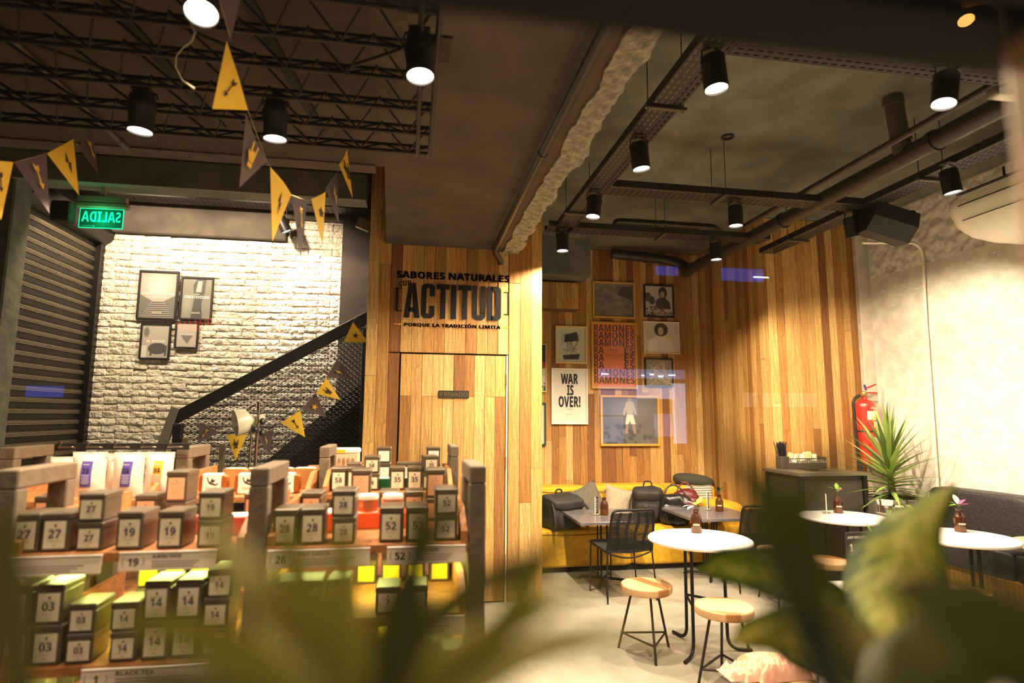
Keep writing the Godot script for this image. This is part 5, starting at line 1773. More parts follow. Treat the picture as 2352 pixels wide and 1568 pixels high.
func backpack(label: String, at: Vector3, turn: float, s: Vector3) -> void:
	var t := thing("backpack", label, "backpack", at, turn, "bags left on the yellow sofa")
	var nz := FastNoiseLite.new()
	nz.seed = 31
	nz.frequency = 0.5
	var cl := mat("pack_cloth", rgb8(32, 30, 30), 0.75)
	var b := MB.new()
	b.pillow(Vector3(0, s.y * 0.5, 0), s, 0.55, Basis.IDENTITY, nz, 0.14, 32, 18)
	mesh("body", b, cl, t)
	var p := MB.new()
	p.pillow(Vector3(0, s.y * 0.34, s.z * 0.46), Vector3(s.x * 0.8, s.y * 0.5, s.z * 0.45), 0.55, Basis.IDENTITY, nz, 0.18, 26, 14)
	mesh("front_pocket", p, cl, t)
	var l := MB.new()
	l.pillow(Vector3(0, s.y * 0.80, s.z * 0.18), Vector3(s.x * 0.95, s.y * 0.32, s.z * 0.8), 0.5, Basis(Vector3.RIGHT, 0.25), nz, 0.15, 26, 14)
	mesh("top_flap", l, mat("pack_cloth_light", rgb8(44, 40, 38), 0.7), t)
	for sx in [-1.0, 1.0]:
		var st := MB.new()
		st.tube([Vector3(sx * s.x * 0.42, s.y * 0.9, s.z * 0.2), Vector3(sx * s.x * 0.52, s.y * 0.6, s.z * 0.5), Vector3(sx * s.x * 0.56, s.y * 0.25, s.z * 0.62), Vector3(sx * s.x * 0.5, 0.02, s.z * 0.5)], 0.014, 6)
		mesh("strap", st, cl, t)
	var h := MB.new()
	h.tube(bend([Vector3(-0.05, s.y * 0.95, -0.02), Vector3(-0.04, s.y * 1.12, -0.02), Vector3(0.04, s.y * 1.12, -0.02), Vector3(0.05, s.y * 0.95, -0.02)], 0.03), 0.009, 6)
	mesh("handle", h, cl, t)
	var bk := MB.new()
	bk.box(Vector3(0.0, s.y * 0.5, s.z * 0.71), Vector3(0.05, 0.03, 0.012), 0.003)
	mesh("buckle", bk, mat("buckle_grey", rgb8(90, 86, 80), 0.4, 0.5), t)

func handbag(label: String, at: Vector3, s: Vector3, m: Material, seed_: int) -> void:
	var t := thing("handbag", label, "bag", at, -0.3, "bags left on the yellow sofa")
	var nz := FastNoiseLite.new()
	nz.seed = seed_
	nz.frequency = 0.6
	var b := MB.new()
	b.pillow(Vector3(0, s.y * 0.5, 0), s, 0.6, Basis.IDENTITY, nz, 0.22, 30, 18)
	mesh("body", b, m, t)
	var f := MB.new()
	f.pillow(Vector3(0.0, s.y * 0.42, s.z * 0.4), Vector3(s.x * 0.9, s.y * 0.7, s.z * 0.35), 0.6, Basis(Vector3.RIGHT, -0.2), nz, 0.2, 26, 14)
	mesh("flap", f, m, t)
	var st := MB.new()
	st.tube(bend([Vector3(-s.x * 0.4, s.y * 0.8, 0), Vector3(-s.x * 0.2, s.y * 1.3, -0.05), Vector3(s.x * 0.2, s.y * 1.25, -0.05), Vector3(s.x * 0.42, s.y * 0.8, 0)], 0.1), 0.009, 6)
	mesh("strap", st, m, t)
	var r := MB.new()
	r.tube(bend([Vector3(-0.02, s.y * 0.2, s.z * 0.6), Vector3(0.02, s.y * 0.2, s.z * 0.6), Vector3(0.02, s.y * 0.12, s.z * 0.6), Vector3(-0.02, s.y * 0.12, s.z * 0.6)], 0.01), 0.003, 5)
	mesh("ring", r, mat("ring_steel", rgb8(190, 184, 170), 0.25, 0.9), t)

func black_sofa() -> void:
	var t := thing("black_sofa", "black leather bench sofa on a wooden base along the white brick wall", "sofa")
	var l := mottled("sofa_leather", rgb8(44, 41, 42), 0.5, 2.5, 0.85, 1.0, 0.3)
	mesh("seat_cushion", cushion_block(Vector3(4.40, 0.40, -4.85), Vector3(4.86, 0.62, -3.85), 0.2, 13), l, t)
	mesh("seat_cushion", cushion_block(Vector3(4.40, 0.40, -3.87), Vector3(4.86, 0.62, -2.9), 0.2, 14), l, t)
	mesh("backrest", cushion_block(Vector3(4.66, 0.55, -4.84), Vector3(4.87, 1.0, -3.86), 0.25, 15), l, t)
	mesh("backrest", cushion_block(Vector3(4.66, 0.55, -3.88), Vector3(4.87, 1.0, -2.9), 0.25, 16), l, t)
	var b := MB.new()
	b.uo = Vector2(0.3, 0.1)
	b.span(Vector3(4.46, 0.0, -4.82), Vector3(4.85, 0.40, -2.92), 0.006)
	mesh("base_board", b, wood_tones[1], t)
	var e := MB.new()
	e.span(Vector3(4.445, 0.395, -4.83), Vector3(4.47, 0.415, -2.92), 0.003)
	mesh("base_edge", e, mat("edge_tan", rgb8(206, 160, 96), 0.6), t)
	soft("cushion", "beige cushion lying on the black sofa at the right edge", "cushion", Vector3(4.60, 0.66, -3.72), Vector3(0.42, 0.42, 0.13), Basis(Vector3.RIGHT, -1.35), mat("cushion_beige"), 0.5)

# ---------------------------------------------------------------- service cabinet, extinguisher, palm
func service_corner() -> void:
	var t := thing("service_cabinet", "dark steel waste cabinet with a metal top and a round hole by the boarded wall", "cabinet", Vector3(3.92, 0, -5.36))
	var steel := mat("cabinet_dark", rgb8(72, 66, 62), 0.45, 0.4)
	var edge := mat("cabinet_frame", rgb8(44, 40, 38), 0.4, 0.5)
	var b := MB.new()
	b.span(Vector3(-0.33, 0.05, -0.26), Vector3(0.33, 1.06, 0.25))
	mesh("body", b, steel, t)
	for q in [[-0.335, 0.255], [0.335, 0.255], [-0.335, -0.26], [0.335, -0.26]]:
		var f := MB.new()
		f.box(Vector3(q[0], 0.53, q[1]), Vector3(0.035, 1.06, 0.035), 0.002)
		mesh("corner_post", f, edge, t)
	var top := MB.new()
	var ring := PackedVector2Array()
	top.span(Vector3(-0.38, 1.065, -0.29), Vector3(-0.13, 1.095, 0.30), 0.002)
	top.span(Vector3(0.13, 1.065, -0.29), Vector3(0.38, 1.095, 0.30), 0.002)
	top.span(Vector3(-0.13, 1.065, -0.29), Vector3(0.13, 1.095, -0.13), 0.002)
	top.span(Vector3(-0.13, 1.065, 0.15), Vector3(0.13, 1.095, 0.30), 0.002)
	mesh("metal_top", top, mat("brushed_steel", rgb8(150, 142, 130), 0.35, 0.8), t)
	var hole := MB.new()
	hole.span(Vector3(-0.13, 1.0, -0.13), Vector3(0.13, 1.062, 0.15))
	mesh("waste_opening", hole, mat("hole_dark", rgb8(96, 84, 66), 0.8), t)
	var dr := MB.new()
	dr.span(Vector3(-0.30, 0.08, 0.252), Vector3(0.30, 1.02, 0.268), 0.003)
	mesh("door", dr, mat("cabinet_door", rgb8(80, 73, 68), 0.45, 0.35), t)
	for y in [0.9, 0.25]:
		var h := MB.new()
		h.tube([Vector3(0.325, y - 0.06, 0.28), Vector3(0.325, y + 0.06, 0.28)], 0.011, 8)
		mesh("hinge", h, edge, t)
	# caddy of straws and sachets
	var c := thing("straw_caddy", "mesh metal caddy with black straws and paper sachets on the service cabinet", "caddy", Vector3(3.93, 1.096, -5.55))
	var cm := mat("caddy_steel", rgb8(92, 84, 76), 0.4, 0.5)
	var k := MB.new()
	for q in [[0.0, 0.08, 0.42, 0.012], [0.0, -0.08, 0.42, 0.012]]:
		k.box(Vector3(q[0], 0.10, q[1]), Vector3(q[2], 0.008, q[3]))
		k.box(Vector3(q[0], 0.03, q[1]), Vector3(q[2], 0.06, 0.004))
	k.box(Vector3(0, 0.003, 0), Vector3(0.42, 0.006, 0.16))
	for x in [-0.21, 0.21]: k.box(Vector3(x, 0.06, 0), Vector3(0.006, 0.11, 0.17))
	mesh("frame", k, cm, c)
	var w := MB.new()
	for i in 22:
		var x := -0.2 + i * 0.019
		wire(w, Vector3(x, 0.055, 0.081), Vector3(x + 0.019, 0.1, 0.081), 0.003)
		wire(w, Vector3(x + 0.019, 0.055, 0.081), Vector3(x, 0.1, 0.081), 0.003)
	stuff(mesh("expanded_mesh", w, mat("caddy_mesh", rgb8(170, 160, 146), 0.4, 0.6), c))
	var cup := MB.new()
	cup.span(Vector3(-0.26, 0.0, -0.05), Vector3(-0.17, 0.12, 0.05), 0.004)
	mesh("straw_cup", cup, cm, c)
	var straw := MB.new()
	for i in 46:
		var a := rng.randf() * TAU
		var r := rng.randf_range(0.0, 0.035)
		var p := Vector3(-0.215 + cos(a) * r, 0.05, sin(a) * r)
		straw.tube([p, p + Vector3(cos(a) * r * 1.1 - 0.012, 0.20 + rng.randf_range(-0.02, 0.02), sin(a) * r * 0.6)], 0.004, 5)
	stuff(mesh("straws", straw, mat("straw_black", rgb8(22, 20, 19), 0.5), c))
	for i in 9:
		var sa := MB.new()
		sa.box(Vector3(-0.13 + i * 0.035, 0.10 + rng.randf_range(-0.01, 0.03), rng.randf_range(-0.03, 0.03)), Vector3(0.055, 0.07, 0.012), 0.004, Basis(Vector3.BACK, rng.randf_range(-0.6, 0.6)) * Basis(Vector3.UP, rng.randf_range(-0.7, 0.7)))
		mesh("sachet", sa, mat("sachet_white", rgb8(236, 228, 206), 0.8) if i % 3 else mat("stick_wood", rgb8(222, 190, 130), 0.7), c)
	# fire extinguisher on the wall
	var e := thing("fire_extinguisher", "red fire extinguisher with a black hose hung on the boarded wall beside the palm", "fire extinguisher", Vector3(4.67, 1.13, -5.52))
	var red := mat("extinguisher_red", rgb8(216, 34, 20), 0.25)
	red.clearcoat_enabled = true
	var eb := MB.new()
	eb.lathe([Vector2(0, 0), Vector2(0.095, 0.0), Vector2(0.102, 0.012), Vector2(0.102, 0.58), Vector2(0.095, 0.62), Vector2(0.07, 0.65), Vector2(0.03, 0.665), Vector2(0.025, 0.70)], 30)
	mesh("cylinder", eb, red, e)
	var va := MB.new()
	va.lathe([Vector2(0.025, 0.69), Vector2(0.034, 0.70), Vector2(0.034, 0.74), Vector2(0.02, 0.75), Vector2(0, 0.75)], 14)
	va.tube([Vector3(-0.03, 0.71, 0.02), Vector3(-0.08, 0.705, 0.02)], 0.012, 8)
	mesh("valve", va, mat("old_brass", rgb8(170, 140, 90), 0.4, 0.8), e)
	for q in [[0.735, 0.10, 0.0], [0.80, 0.13, 0.35]]:
		var l := MB.new()
		l.box(Vector3(0.06, q[0], 0.02), Vector3(0.14, 0.014, 0.022), 0.003, Basis(Vector3.BACK, q[2]))
		mesh("lever", l, mat("lever_red", rgb8(196, 40, 30), 0.4), e)
	var tag_ := MB.new()
	tag_.box(Vector3(0.0, 0.79, 0.02), Vector3(0.022, 0.06, 0.01), 0.002, Basis(Vector3.BACK, 0.3))
	mesh("seal_tag", tag_, mat("tag_blue", rgb8(50, 60, 160), 0.5), e)
	var ho := MB.new()
	ho.tube(bend([Vector3(-0.07, 0.705, 0.02), Vector3(-0.155, 0.68, 0.02), Vector3(-0.15, 0.3, 0.03), Vector3(-0.13, -0.02, 0.02)], 0.08), 0.016, 10)
	ho.tube([Vector3(-0.13, 0.04, 0.02), Vector3(-0.125, -0.12, 0.02)], [0.018, 0.03], 10)
	mesh("hose", ho, mat("hose_black", rgb8(30, 24, 22), 0.6), e)
	var band := MB.new()
	band.lathe([Vector2(0.1025, 0.33), Vector2(0.1035, 0.333), Vector2(0.1035, 0.343), Vector2(0.1025, 0.346)], 30)
	mesh("strap", band, mat("hose_black"), e)
	# paper labels wrapped on the front of the cylinder
	for q in [[0.455, 0.545, -0.55, 0.75, rgb8(232, 224, 196)], [0.38, 0.44, 0.0, 0.75, rgb8(226, 214, 200)], [0.22, 0.28, -0.2, 0.75, rgb8(224, 210, 200)]]:
		var rows := []
		for y in 2:
			var row := []
			for k2 in 13:
				var a := lerpf(q[2], q[3], k2 / 12.0)
				row.append(Vector3(sin(a) * 0.1034, lerpf(q[0], q[1], y), cos(a) * 0.1034))
			rows.append(row)
		var pb := MB.new()
		pb.sheet(rows)
		mesh("paper_label", pb, mat("paper%d" % int(q[0] * 100), q[4], 0.6), e)
	var ye := MB.new()
	for i in 6:
		var a := -0.1 + i * 0.13
		ye.box(Vector3(sin(a) * 0.104, 0.475, cos(a) * 0.104), Vector3(0.009, 0.016, 0.001), 0.0, Basis(Vector3.UP, a))
	mesh("label_letters", ye, mat("label_yellow", rgb8(216, 190, 30), 0.6), e)
	letters("GEORGIA", mat("print_letter_white"), e, Vector3(sin(0.15) * 0.104, 0.575, cos(0.15) * 0.104), 0.085, 0.018, Basis(Vector3.UP, 0.15))
	# palm in a polished pot
	var p := thing("potted_palm", "spiky green potted palm in a polished steel pot beside the white brick wall", "potted plant", Vector3(4.50, 0, -5.04))
	var pot := MB.new()
	pot.lathe([Vector2(0, 0.02), Vector2(0.20, 0.02), Vector2(0.23, 0.05), Vector2(0.26, 0.4), Vector2(0.275, 0.6), Vector2(0.27, 0.72), Vector2(0.255, 0.80), Vector2(0.262, 0.868), Vector2(0.255, 0.872), Vector2(0.245, 0.86), Vector2(0.24, 0.78)], 40)
	mesh("pot", pot, mat("polished_steel", rgb8(214, 206, 194), 0.06, 0.95), p)
	var soil := MB.new()
	soil.lathe([Vector2(0.242, 0.79), Vector2(0.1, 0.80), Vector2(0, 0.80)], 24, Vector3.ZERO, Basis.IDENTITY, -1.0)
	mesh("soil", soil, mat("soil", rgb8(52, 40, 28), 0.95), p)
	var tr := MB.new()
	tr.tube([Vector3(0, 0.79, 0), Vector3(-0.01, 0.95, 0), Vector3(-0.02, 1.16, 0.0), Vector3(-0.02, 1.30, 0)], [0.035, 0.03, 0.026, 0.016], 10)
	mesh("trunk", tr, mat("palm_trunk", rgb8(108, 112, 52), 0.8), p)
	var greens := [leaf_material("palm_green", rgb8(134, 160, 76)), leaf_material("palm_pale", rgb8(170, 186, 110)), leaf_material("palm_deep", rgb8(84, 104, 48))]
	var N := 96
	for i in N:
		var s := float(i) / N          # 0 bottom, 1 crown
		var az := i * 2.39996
		var el := lerpf(-0.35, 1.45, pow(s, 0.9)) + rng.randf_range(-0.12, 0.12)
		var ln := lerpf(0.58, 0.58, s) * rng.randf_range(0.85, 1.1) * (1.0 if s < 0.8 else 0.92)
		var d := Vector3(cos(az) * cos(el), sin(el), sin(az) * cos(el))
		if d.x > 0.45: ln *= 0.62
		var base := Vector3(-0.02, lerpf(0.86, 1.28, s), 0)
		var side := d.cross(Vector3.UP).normalized()
		var nup := side.cross(d).normalized()
		var wd := 0.046
		var rows := []
		for k2 in 8:
			var u := k2 / 7.0
			var wv := wd * (0.55 + 1.3 * u if u < 0.35 else (1.0 - (u - 0.35) / 0.65) * 1.0) * 0.5
			var q := base + d * ln * u + Vector3(0, -0.10 * u * u * ln * (1.6 - s), 0)
			rows.append([q - side * wv + nup * wv * 0.35, q, q + side * wv + nup * wv * 0.35])
		var lb := MB.new()
		lb.sheet(rows)
		mesh("leaf", lb, greens[(i * 7) % 3 if s > 0.35 else (2 if i % 2 else 0)], p)

# ---------------------------------------------------------------- pennants on their cords
func pennants() -> void:
	var names := {"star": "a star", "bolt": "a lightning bolt", "hand": "a raised hand", "arrow": "an arrow", "blank": "no print"}
	var stair := [
		["Y", "star", Vector3(-0.539, 2.438, -5.50), Vector3(-0.612, 2.256, -5.50), Vector3(-0.398, 2.258, -5.50), "highest on the stair railing"],
		["G", "bolt", Vector3(-0.664, 2.099, -5.48), Vector3(-0.751, 1.930, -5.48), Vector3(-0.521, 1.918, -5.48), "highest dark one on the stair railing"],
		["Y", "hand", Vector3(-0.744, 1.925, -5.46), Vector3(-0.831, 1.785, -5.46), Vector3(-0.617, 1.734, -5.46), "on the upper half of the stair railing"],
		["G", "star", Vector3(-0.834, 1.794, -5.48), Vector3(-0.952, 1.647, -5.48), Vector3(-0.732, 1.580, -5.48), "in the middle of the stair railing"],
		["Y", "arrow", Vector3(-0.952, 1.639, -5.46), Vector3(-1.110, 1.529, -5.46), Vector3(-0.901, 1.406, -5.46), "in the middle of the stair railing"],
		["G", "bolt", Vector3(-1.169, 1.476, -5.48), Vector3(-1.316, 1.431, -5.48), Vector3(-1.189, 1.249, -5.48), "right of the enamel lamp stand"],
		["Y", "hand", Vector3(-1.543, 1.428, -5.46), Vector3(-1.379, 1.428, -5.46), Vector3(-1.460, 1.212, -5.46), "left of the enamel lamp stand"],
		["G", "arrow", Vector3(-1.762, 1.530, -5.44), Vector3(-1.598, 1.450, -5.44), Vector3(-1.764, 1.352, -5.44), "lowest and leftmost on the stair railing"]]
	var upper := [
		["G", "blank", Vector3(-0.575, 2.83, -1.55), Vector3(-0.555, 2.70, -1.75), Vector3(-0.50, 2.81, -1.65), "at the top edge beside the bright spotlight"],
		["Y", "arrow", Vector3(-0.599, 2.757, -1.85), Vector3(-0.566, 2.612, -2.00), Vector3(-0.653, 2.571, -1.93), "big one in front of the steel lattice"],
		["G", "hand", Vector3(-0.571, 2.604, -2.00), Vector3(-0.546, 2.523, -2.20), Vector3(-0.605, 2.378, -2.10), "below the big yellow one at the lattice"],
		["Y", "bolt", Vector3(-0.532, 2.501, -2.20), Vector3(-0.495, 2.474, -2.40), Vector3(-0.533, 2.250, -2.30), "long one beside the brick wall spotlight"],
		["G", "arrow", Vector3(-0.495, 2.474, -2.40), Vector3(-0.465, 2.517, -2.58), Vector3(-0.465, 2.252, -2.50), "at the lowest point of the long cord"],
		["Y", "star", Vector3(-0.452, 2.533, -2.60), Vector3(-0.416, 2.627, -2.75), Vector3(-0.408, 2.354, -2.68), "hanging over the bright bricks"],
		["G", "bolt", Vector3(-0.420, 2.649, -2.77), Vector3(-0.394, 2.795, -2.93), Vector3(-0.364, 2.508, -2.85), "second from the far end of the long cord"],
		["Y", "hand", Vector3(-0.388, 2.847, -2.95), Vector3(-0.371, 3.003, -3.10), Vector3(-0.323, 2.705, -3.02), "far end of the long cord near the block"],
		["Y", "arrow", Vector3(-1.432, 2.432, -2.15), Vector3(-1.428, 2.492, -2.30), Vector3(-1.395, 2.253, -2.22), "cut by the left edge"],
		["G", "arrow", Vector3(-1.425, 2.491, -2.30), Vector3(-1.429, 2.607, -2.48), Vector3(-1.351, 2.341, -2.40), "in front of the roller grille at far left"],
		["Y", "bolt", Vector3(-1.439, 2.615, -2.50), Vector3(-1.448, 2.760, -2.68), Vector3(-1.363, 2.487, -2.60), "above the exit sign"],
		["G", "arrow", Vector3(-1.437, 2.733, -2.70), Vector3(-1.473, 2.901, -2.86), Vector3(-1.389, 2.649, -2.78), "right of the yellow one above the exit sign"]]
	for e in stair + upper:
		var nm: String = "yellow" if e[0] == "Y" else "dark grey"
		pennant(e[2], e[3], e[4], e[0] == "Y", e[1], "%s pennant with %s, %s" % [nm, names[e[1]], e[5]], "pennants strung through the shop")
	var cords := [[stair[0][2] + Vector3(0.06, 0.12, 0), stair, false, "cord of the pennants along the stair railing"], [Vector3(-0.60, 2.86, -1.45), upper.slice(0, 8), false, "long cord of pennants hanging from the steel lattice"], [Vector3(-1.45, 2.40, -2.0), upper.slice(8), false, "cord of the pennants at far left"]]
	for c in cords:
		var ps := [c[0]]
		for e in c[1]:
			for q in [e[2], e[3]]:
				if ps[-1].distance_to(q) > 0.01: ps.append(q + Vector3(0, 0, -0.003))
		if c[3].begins_with("long"): ps.append(Vector3(-0.36, 3.13, -3.2))
		if c[3].ends_with("left"): ps.append(Vector3(-1.50, 3.12, -2.98))
		var b := MB.new()
		b.tube(ps, 0.0012, 5)
		tag(mesh("bunting_string", b, mat("cord_grey", rgb8(160, 140, 110), 0.8)), c[3], "cord")
	var rb := MB.new()
	var rp := [Vector3(-0.700, 2.845, -1.78), Vector3(-0.696, 2.79, -1.8), Vector3(-0.674, 2.744, -1.8), Vector3(-0.681, 2.714, -1.8), Vector3(-0.704, 2.69, -1.8), Vector3(-0.72, 2.661, -1.8), Vector3(-0.719, 2.626, -1.8), Vector3(-0.697, 2.587, -1.8), Vector3(-0.663, 2.565, -1.8)]
	rb.tube(rp, [0.001, 0.0035, 0.004, 0.002, 0.001, 0.001, 0.001, 0.0015, 0.004], 6)
	tag(mesh("ribbon", rb, mat("ribbon_white", rgb8(196, 180, 150), 0.5)), "curled white ribbon dangling left of the bright spotlight", "ribbon")

# ---------------------------------------------------------------- the tea display
var tin_meshes := {}

func label_picture(back: Color, plain: bool) -> Image:
	var im := picture(64, 88, back)
	var ink := back.lerp(rgb8(92, 70, 58), 0.55)
	im.fill_rect(Rect2i(14, 24, 36, 3), ink.lerp(back, 0.3))
	if plain:
		blob(im, 32, 14, 4, 4, ink)
		for k in 5: im.fill_rect(Rect2i(12, 40 + k * 7, 40, 2), ink.lerp(back, 0.5))
	else:
		blob(im, 32, 14, 4, 5, rgb8(96, 54, 40))
		for k in 2: im.fill_rect(Rect2i(14 + k * 4, 62 + k * 5, 36 - k * 8, 2), ink.lerp(back, 0.4))
		im.fill_rect(Rect2i(26, 77, 12, 3), ink)
	return im

func tin(label: String, x: float, base: float, zf: float, big: bool, number: String, turn := 0.0, plain_label := "") -> void:
	var w := 0.064
	var h := 0.098 if big else 0.073
	var d := 0.1
	var t := thing("tea_tin", label, "tin", Vector3(x, base, zf - d * 0.5), turn, "dark tea tins on the display")
	if not tin_meshes.has(big):
		var b := MB.new()
		b.box(Vector3(0, (h - 0.016) * 0.5, 0), Vector3(w, h - 0.016, d), 0.0035)
		var l := MB.new()
		l.box(Vector3(0, h - 0.009, 0), Vector3(w + 0.0025, 0.018, d + 0.0025), 0.0035)
		tin_meshes[big] = [b.commit(), l.commit()]
	var m := mat("tin_graphite", rgb8(92, 80, 64), 0.36, 0.25)
	var body := mesh("body", tin_meshes[big][0], m, t)
	mesh("lid", tin_meshes[big][1], m, t)
	var key := "label_" + (plain_label if plain_label else "number")
	if not mats.has(key):
		var cols := {"number": rgb8(222, 206, 176), "salmon": rgb8(226, 176, 134), "white": rgb8(236, 230, 218), "yellow": rgb8(226, 202, 110)}  # yellow is the strip light's tint painted into salmon labels
		print_mat(key, label_picture(cols[key.trim_prefix("label_")], plain_label != ""), 0.7)
	var lw := w * 0.78
	var lh := h * (0.70 if big else 0.66)
	mesh("label", sheet_mesh(lw, lh), mats[key], body, Vector3(0, h * 0.44, d * 0.5 + 0.0009))
	if number:
		letters(number, mat("tin_ink", rgb8(60, 44, 62), 0.7), body, Vector3(0, h * (0.46 if big else 0.45), d * 0.5 + 0.0014), 0.0, h * 0.21, Basis.IDENTITY, true, 0.0, false, "number")

func display() -> void:
	var post := mottled("display_grey", rgb8(108, 92, 72), 0.75, 2.0, 0.85, 1.0, 0.2)
	var wood := mat("shelf_wood")
	var unit := thing("tea_display", "grey framed wooden display unit nearest the window, holding rows of dark tea tins", "display shelf", Vector3(0, 0, 0))
	for xs in [[-1.045, -0.992], [-0.429, -0.379], [0.174, 0.222]]:
		side_frame(unit, xs[0], xs[1], -1.75, -2.03, 1.455, post)
		side_frame(unit, xs[0], xs[1], -2.12, -2.36, 1.20, post)
	var bays := [[-1.60, -1.045, [1.243, 0.965, 0.70]], [-0.992, -0.429, [1.243, 0.965, 0.70]], [-0.379, 0.174, [1.243, 1.05, 0.872]]]
	for b in bays:
		for y in b[2]: shelf(unit, b[0], b[1], y, -1.75, -2.36, wood)
	var rear := thing("tea_display", "second grey framed display unit standing behind the first, with soap tins and pouches", "display shelf", Vector3(0, 0, 0))
	for xs in [[-1.68, -1.62], [-1.0, -0.945], [-0.400, -0.357], [0.191, 0.227]]:
		side_frame(rear, xs[0], xs[1], -2.82, -3.1, 1.458, post)
	for b in [[-1.62, -1.0, 1.262], [-0.945, -0.40, 1.268], [-0.357, 0.191, 1.275]]:
		shelf(rear, b[0], b[1], b[2], -2.62, -3.15, wood)
		shelf(rear, b[0], b[1], 0.9, -2.62, -3.15, wood)
	# price strips: white card holders on the front edges
	price("long price card reading 27 LADY CINNAMON under the top shelf", -1.17, -0.775, 1.214, "27", "LADY CINNAMON")
	price("long price card reading 19 ALMOND TOFFEE under the top shelf", -0.735, -0.50, 1.218, "19", "ALMOND TOFFEE")
	price("price card reading 28 SPICY under the top shelf right of the middle frame", -0.372, -0.10, 1.212, "28", "SPICY CHOCO")
	price("price card reading 52 KOREAN under the top shelf at right", -0.055, 0.165, 1.212, "52", "KOREAN MINT")
	price("price card reading AYURVEDIC CHAI on the lower right shelf", -0.05, 0.165, 1.02, "7", "AYURVEDIC CHAI")
	price("blank looking price card on the lowest visible left shelf", -0.80, -0.50, 0.935, "1", "BLACK TEA")
	# LED strips under the shelves throw yellow green light on the tins below
	for q in [[-1.32, 0.5, 1.20, "top shelf at the far left"], [-0.71, 0.54, 1.20, "top shelf left of the middle frame"], [-0.10, 0.53, 1.20, "top shelf right of the middle frame"], [-0.10, 0.53, 1.012, "second shelf right of the middle frame"], [-0.71, 0.54, 0.925, "second shelf left of the middle frame"]]: led(q[0], q[1], q[2], q[3])
	# front rows: [number, x, base, big, where]
	var T := [
		["27", -0.972, 1.2445, true, "large, at the left end of the top front row"], ["27", -0.903, 1.2445, true, "large, next to the small stack, second of the top front row"],
		["27", -0.820, 1.2445, false, "small, carrying another below the purple pouch"], ["27", -0.822, 1.318, false, "small, lying on another below the purple pouch"],
		["19", -0.724, 1.2445, true, "large, left of its twin above the toffee price card"], ["19", -0.625, 1.2445, true, "large, right of its twin above the toffee price card"],
		["19", -0.526, 1.2445, false, "small, lower of two left of the middle frame"], ["19", -0.528, 1.318, false, "small, upper of two in front of the soap tins"],
		["28", -0.332, 1.2445, true, "large, touching the side board right of the middle frame"], ["28", -0.262, 1.2445, true, "large, right twin, one away from the middle frame"],
		["28", -0.177, 1.2445, false, "small, lower of two beside the orange carton"], ["28", -0.179, 1.318, false, "small, upper of two beside the left copper jar"],
		["52", -0.046, 1.2445, true, "large, veiled by a blurred leaf before the right copper jar"], ["52", 0.026, 1.2445, true, "large, clear of leaves, above the korean price card"],
		["52", 0.111, 1.2445, false, "small, lower of two veiled by leaves at the right frame"], ["52", 0.110, 1.318, false, "small, upper of two veiled by leaves at the right frame"],
		["03", -0.968, 0.9665, true, "large, lower layer at the left picture edge"], ["03", -0.975, 1.065, true, "large, upper layer at the left picture edge"],
		["03", -0.897, 0.9665, true, "large, lower layer, next to the left picture edge"], ["03", -0.899, 1.065, true, "large, upper layer with a lit green top, near left edge"],
		["03", -0.822, 0.9665, false, "small, lower layer beside large ones on the lower shelf"], ["03", -0.820, 1.040, false, "small, upper layer with a lit green top on the lower shelf"],
		["14", -0.718, 0.9665, false, "small, lower layer, half hidden in the middle of the lower shelf"], ["14", -0.722, 1.040, false, "small, upper layer with white lit lid, middle of the lower shelf"],
		["14", -0.643, 0.9665, true, "large, lower left of a block of four"], ["14", -0.645, 1.065, true, "large, upper left of a block of four, bright lid"],
		["14", -0.571, 0.9665, true, "large, lower right of a block of four"], ["14", -0.567, 1.065, true, "large, upper right of a block of four, bright lid"],
		["14", -0.500, 0.9665, false, "small, bottom of a tower of three by the middle frame"], ["14", -0.498, 1.040, false, "small, middle of a tower of three by the middle frame"], ["14", -0.492, 1.1135, false, "small, top of a tower of three by the middle frame"],
		["32", -0.332, 1.0515, true, "large, against the middle frame under the spicy price card"], ["32", -0.261, 1.0515, true, "large, behind fronds under the spicy price card"], ["32", -0.185, 1.0515, true, "large, rightmost of three under the spicy price card"],
		["7", -0.05, 1.0515, false, "small, left of two above the ayurvedic price card"], ["7", 0.03, 1.0515, false, "small, right of two above the ayurvedic price card"],
		["46", -0.010, 0.8735, true, "large, left below the ayurvedic price card"], ["46", 0.070, 0.8735, true, "large, right below the ayurvedic price card"], ["46", 0.138, 0.8735, false, "small, low at the right frame"],
		["44", -0.30, 0.8735, true, "large, dark bottom corner right of the middle frame"], ["44", -0.22, 0.8735, true, "large, dark bottom corner, one away from the middle frame"]]
	for e in T:
		tin("tin numbered %s, %s" % [e[0], e[4]], e[1], e[2], -1.765, e[3], e[0], rng.randf_range(-0.03, 0.03))
	# second row: these show their salmon back labels
	var S := [[-1.119, 1.2445, true, "left of the left frame"], [-0.831, 1.2445, true, "behind the stacked 27 tins"], [-0.741, 1.2445, false, "lower one behind the 19 pair"], [-0.741, 1.318, true, "upper one behind the 19 pair"], [-0.50, 1.2445, true, "beside the middle frame, behind the 19 stack"], [-0.319, 1.2445, true, "behind the pair touching the side board"], [-0.065, 1.2445, true, "behind the right jar"], [0.018, 1.2445, true, "behind the 52 pair"], [0.094, 1.2445, false, "lower one at the right frame"], [0.093, 1.318, true, "upper one at the right frame"], [-0.162, 1.2445, false, "lower one behind the 28 stack"], [-0.162, 1.318, true, "upper one behind the 28 stack"]]
	for e in S:
		tin("tin with a salmon back label, " + e[3], e[0], e[1], -2.12, e[2], "", rng.randf_range(-0.04, 0.04), "salmon")
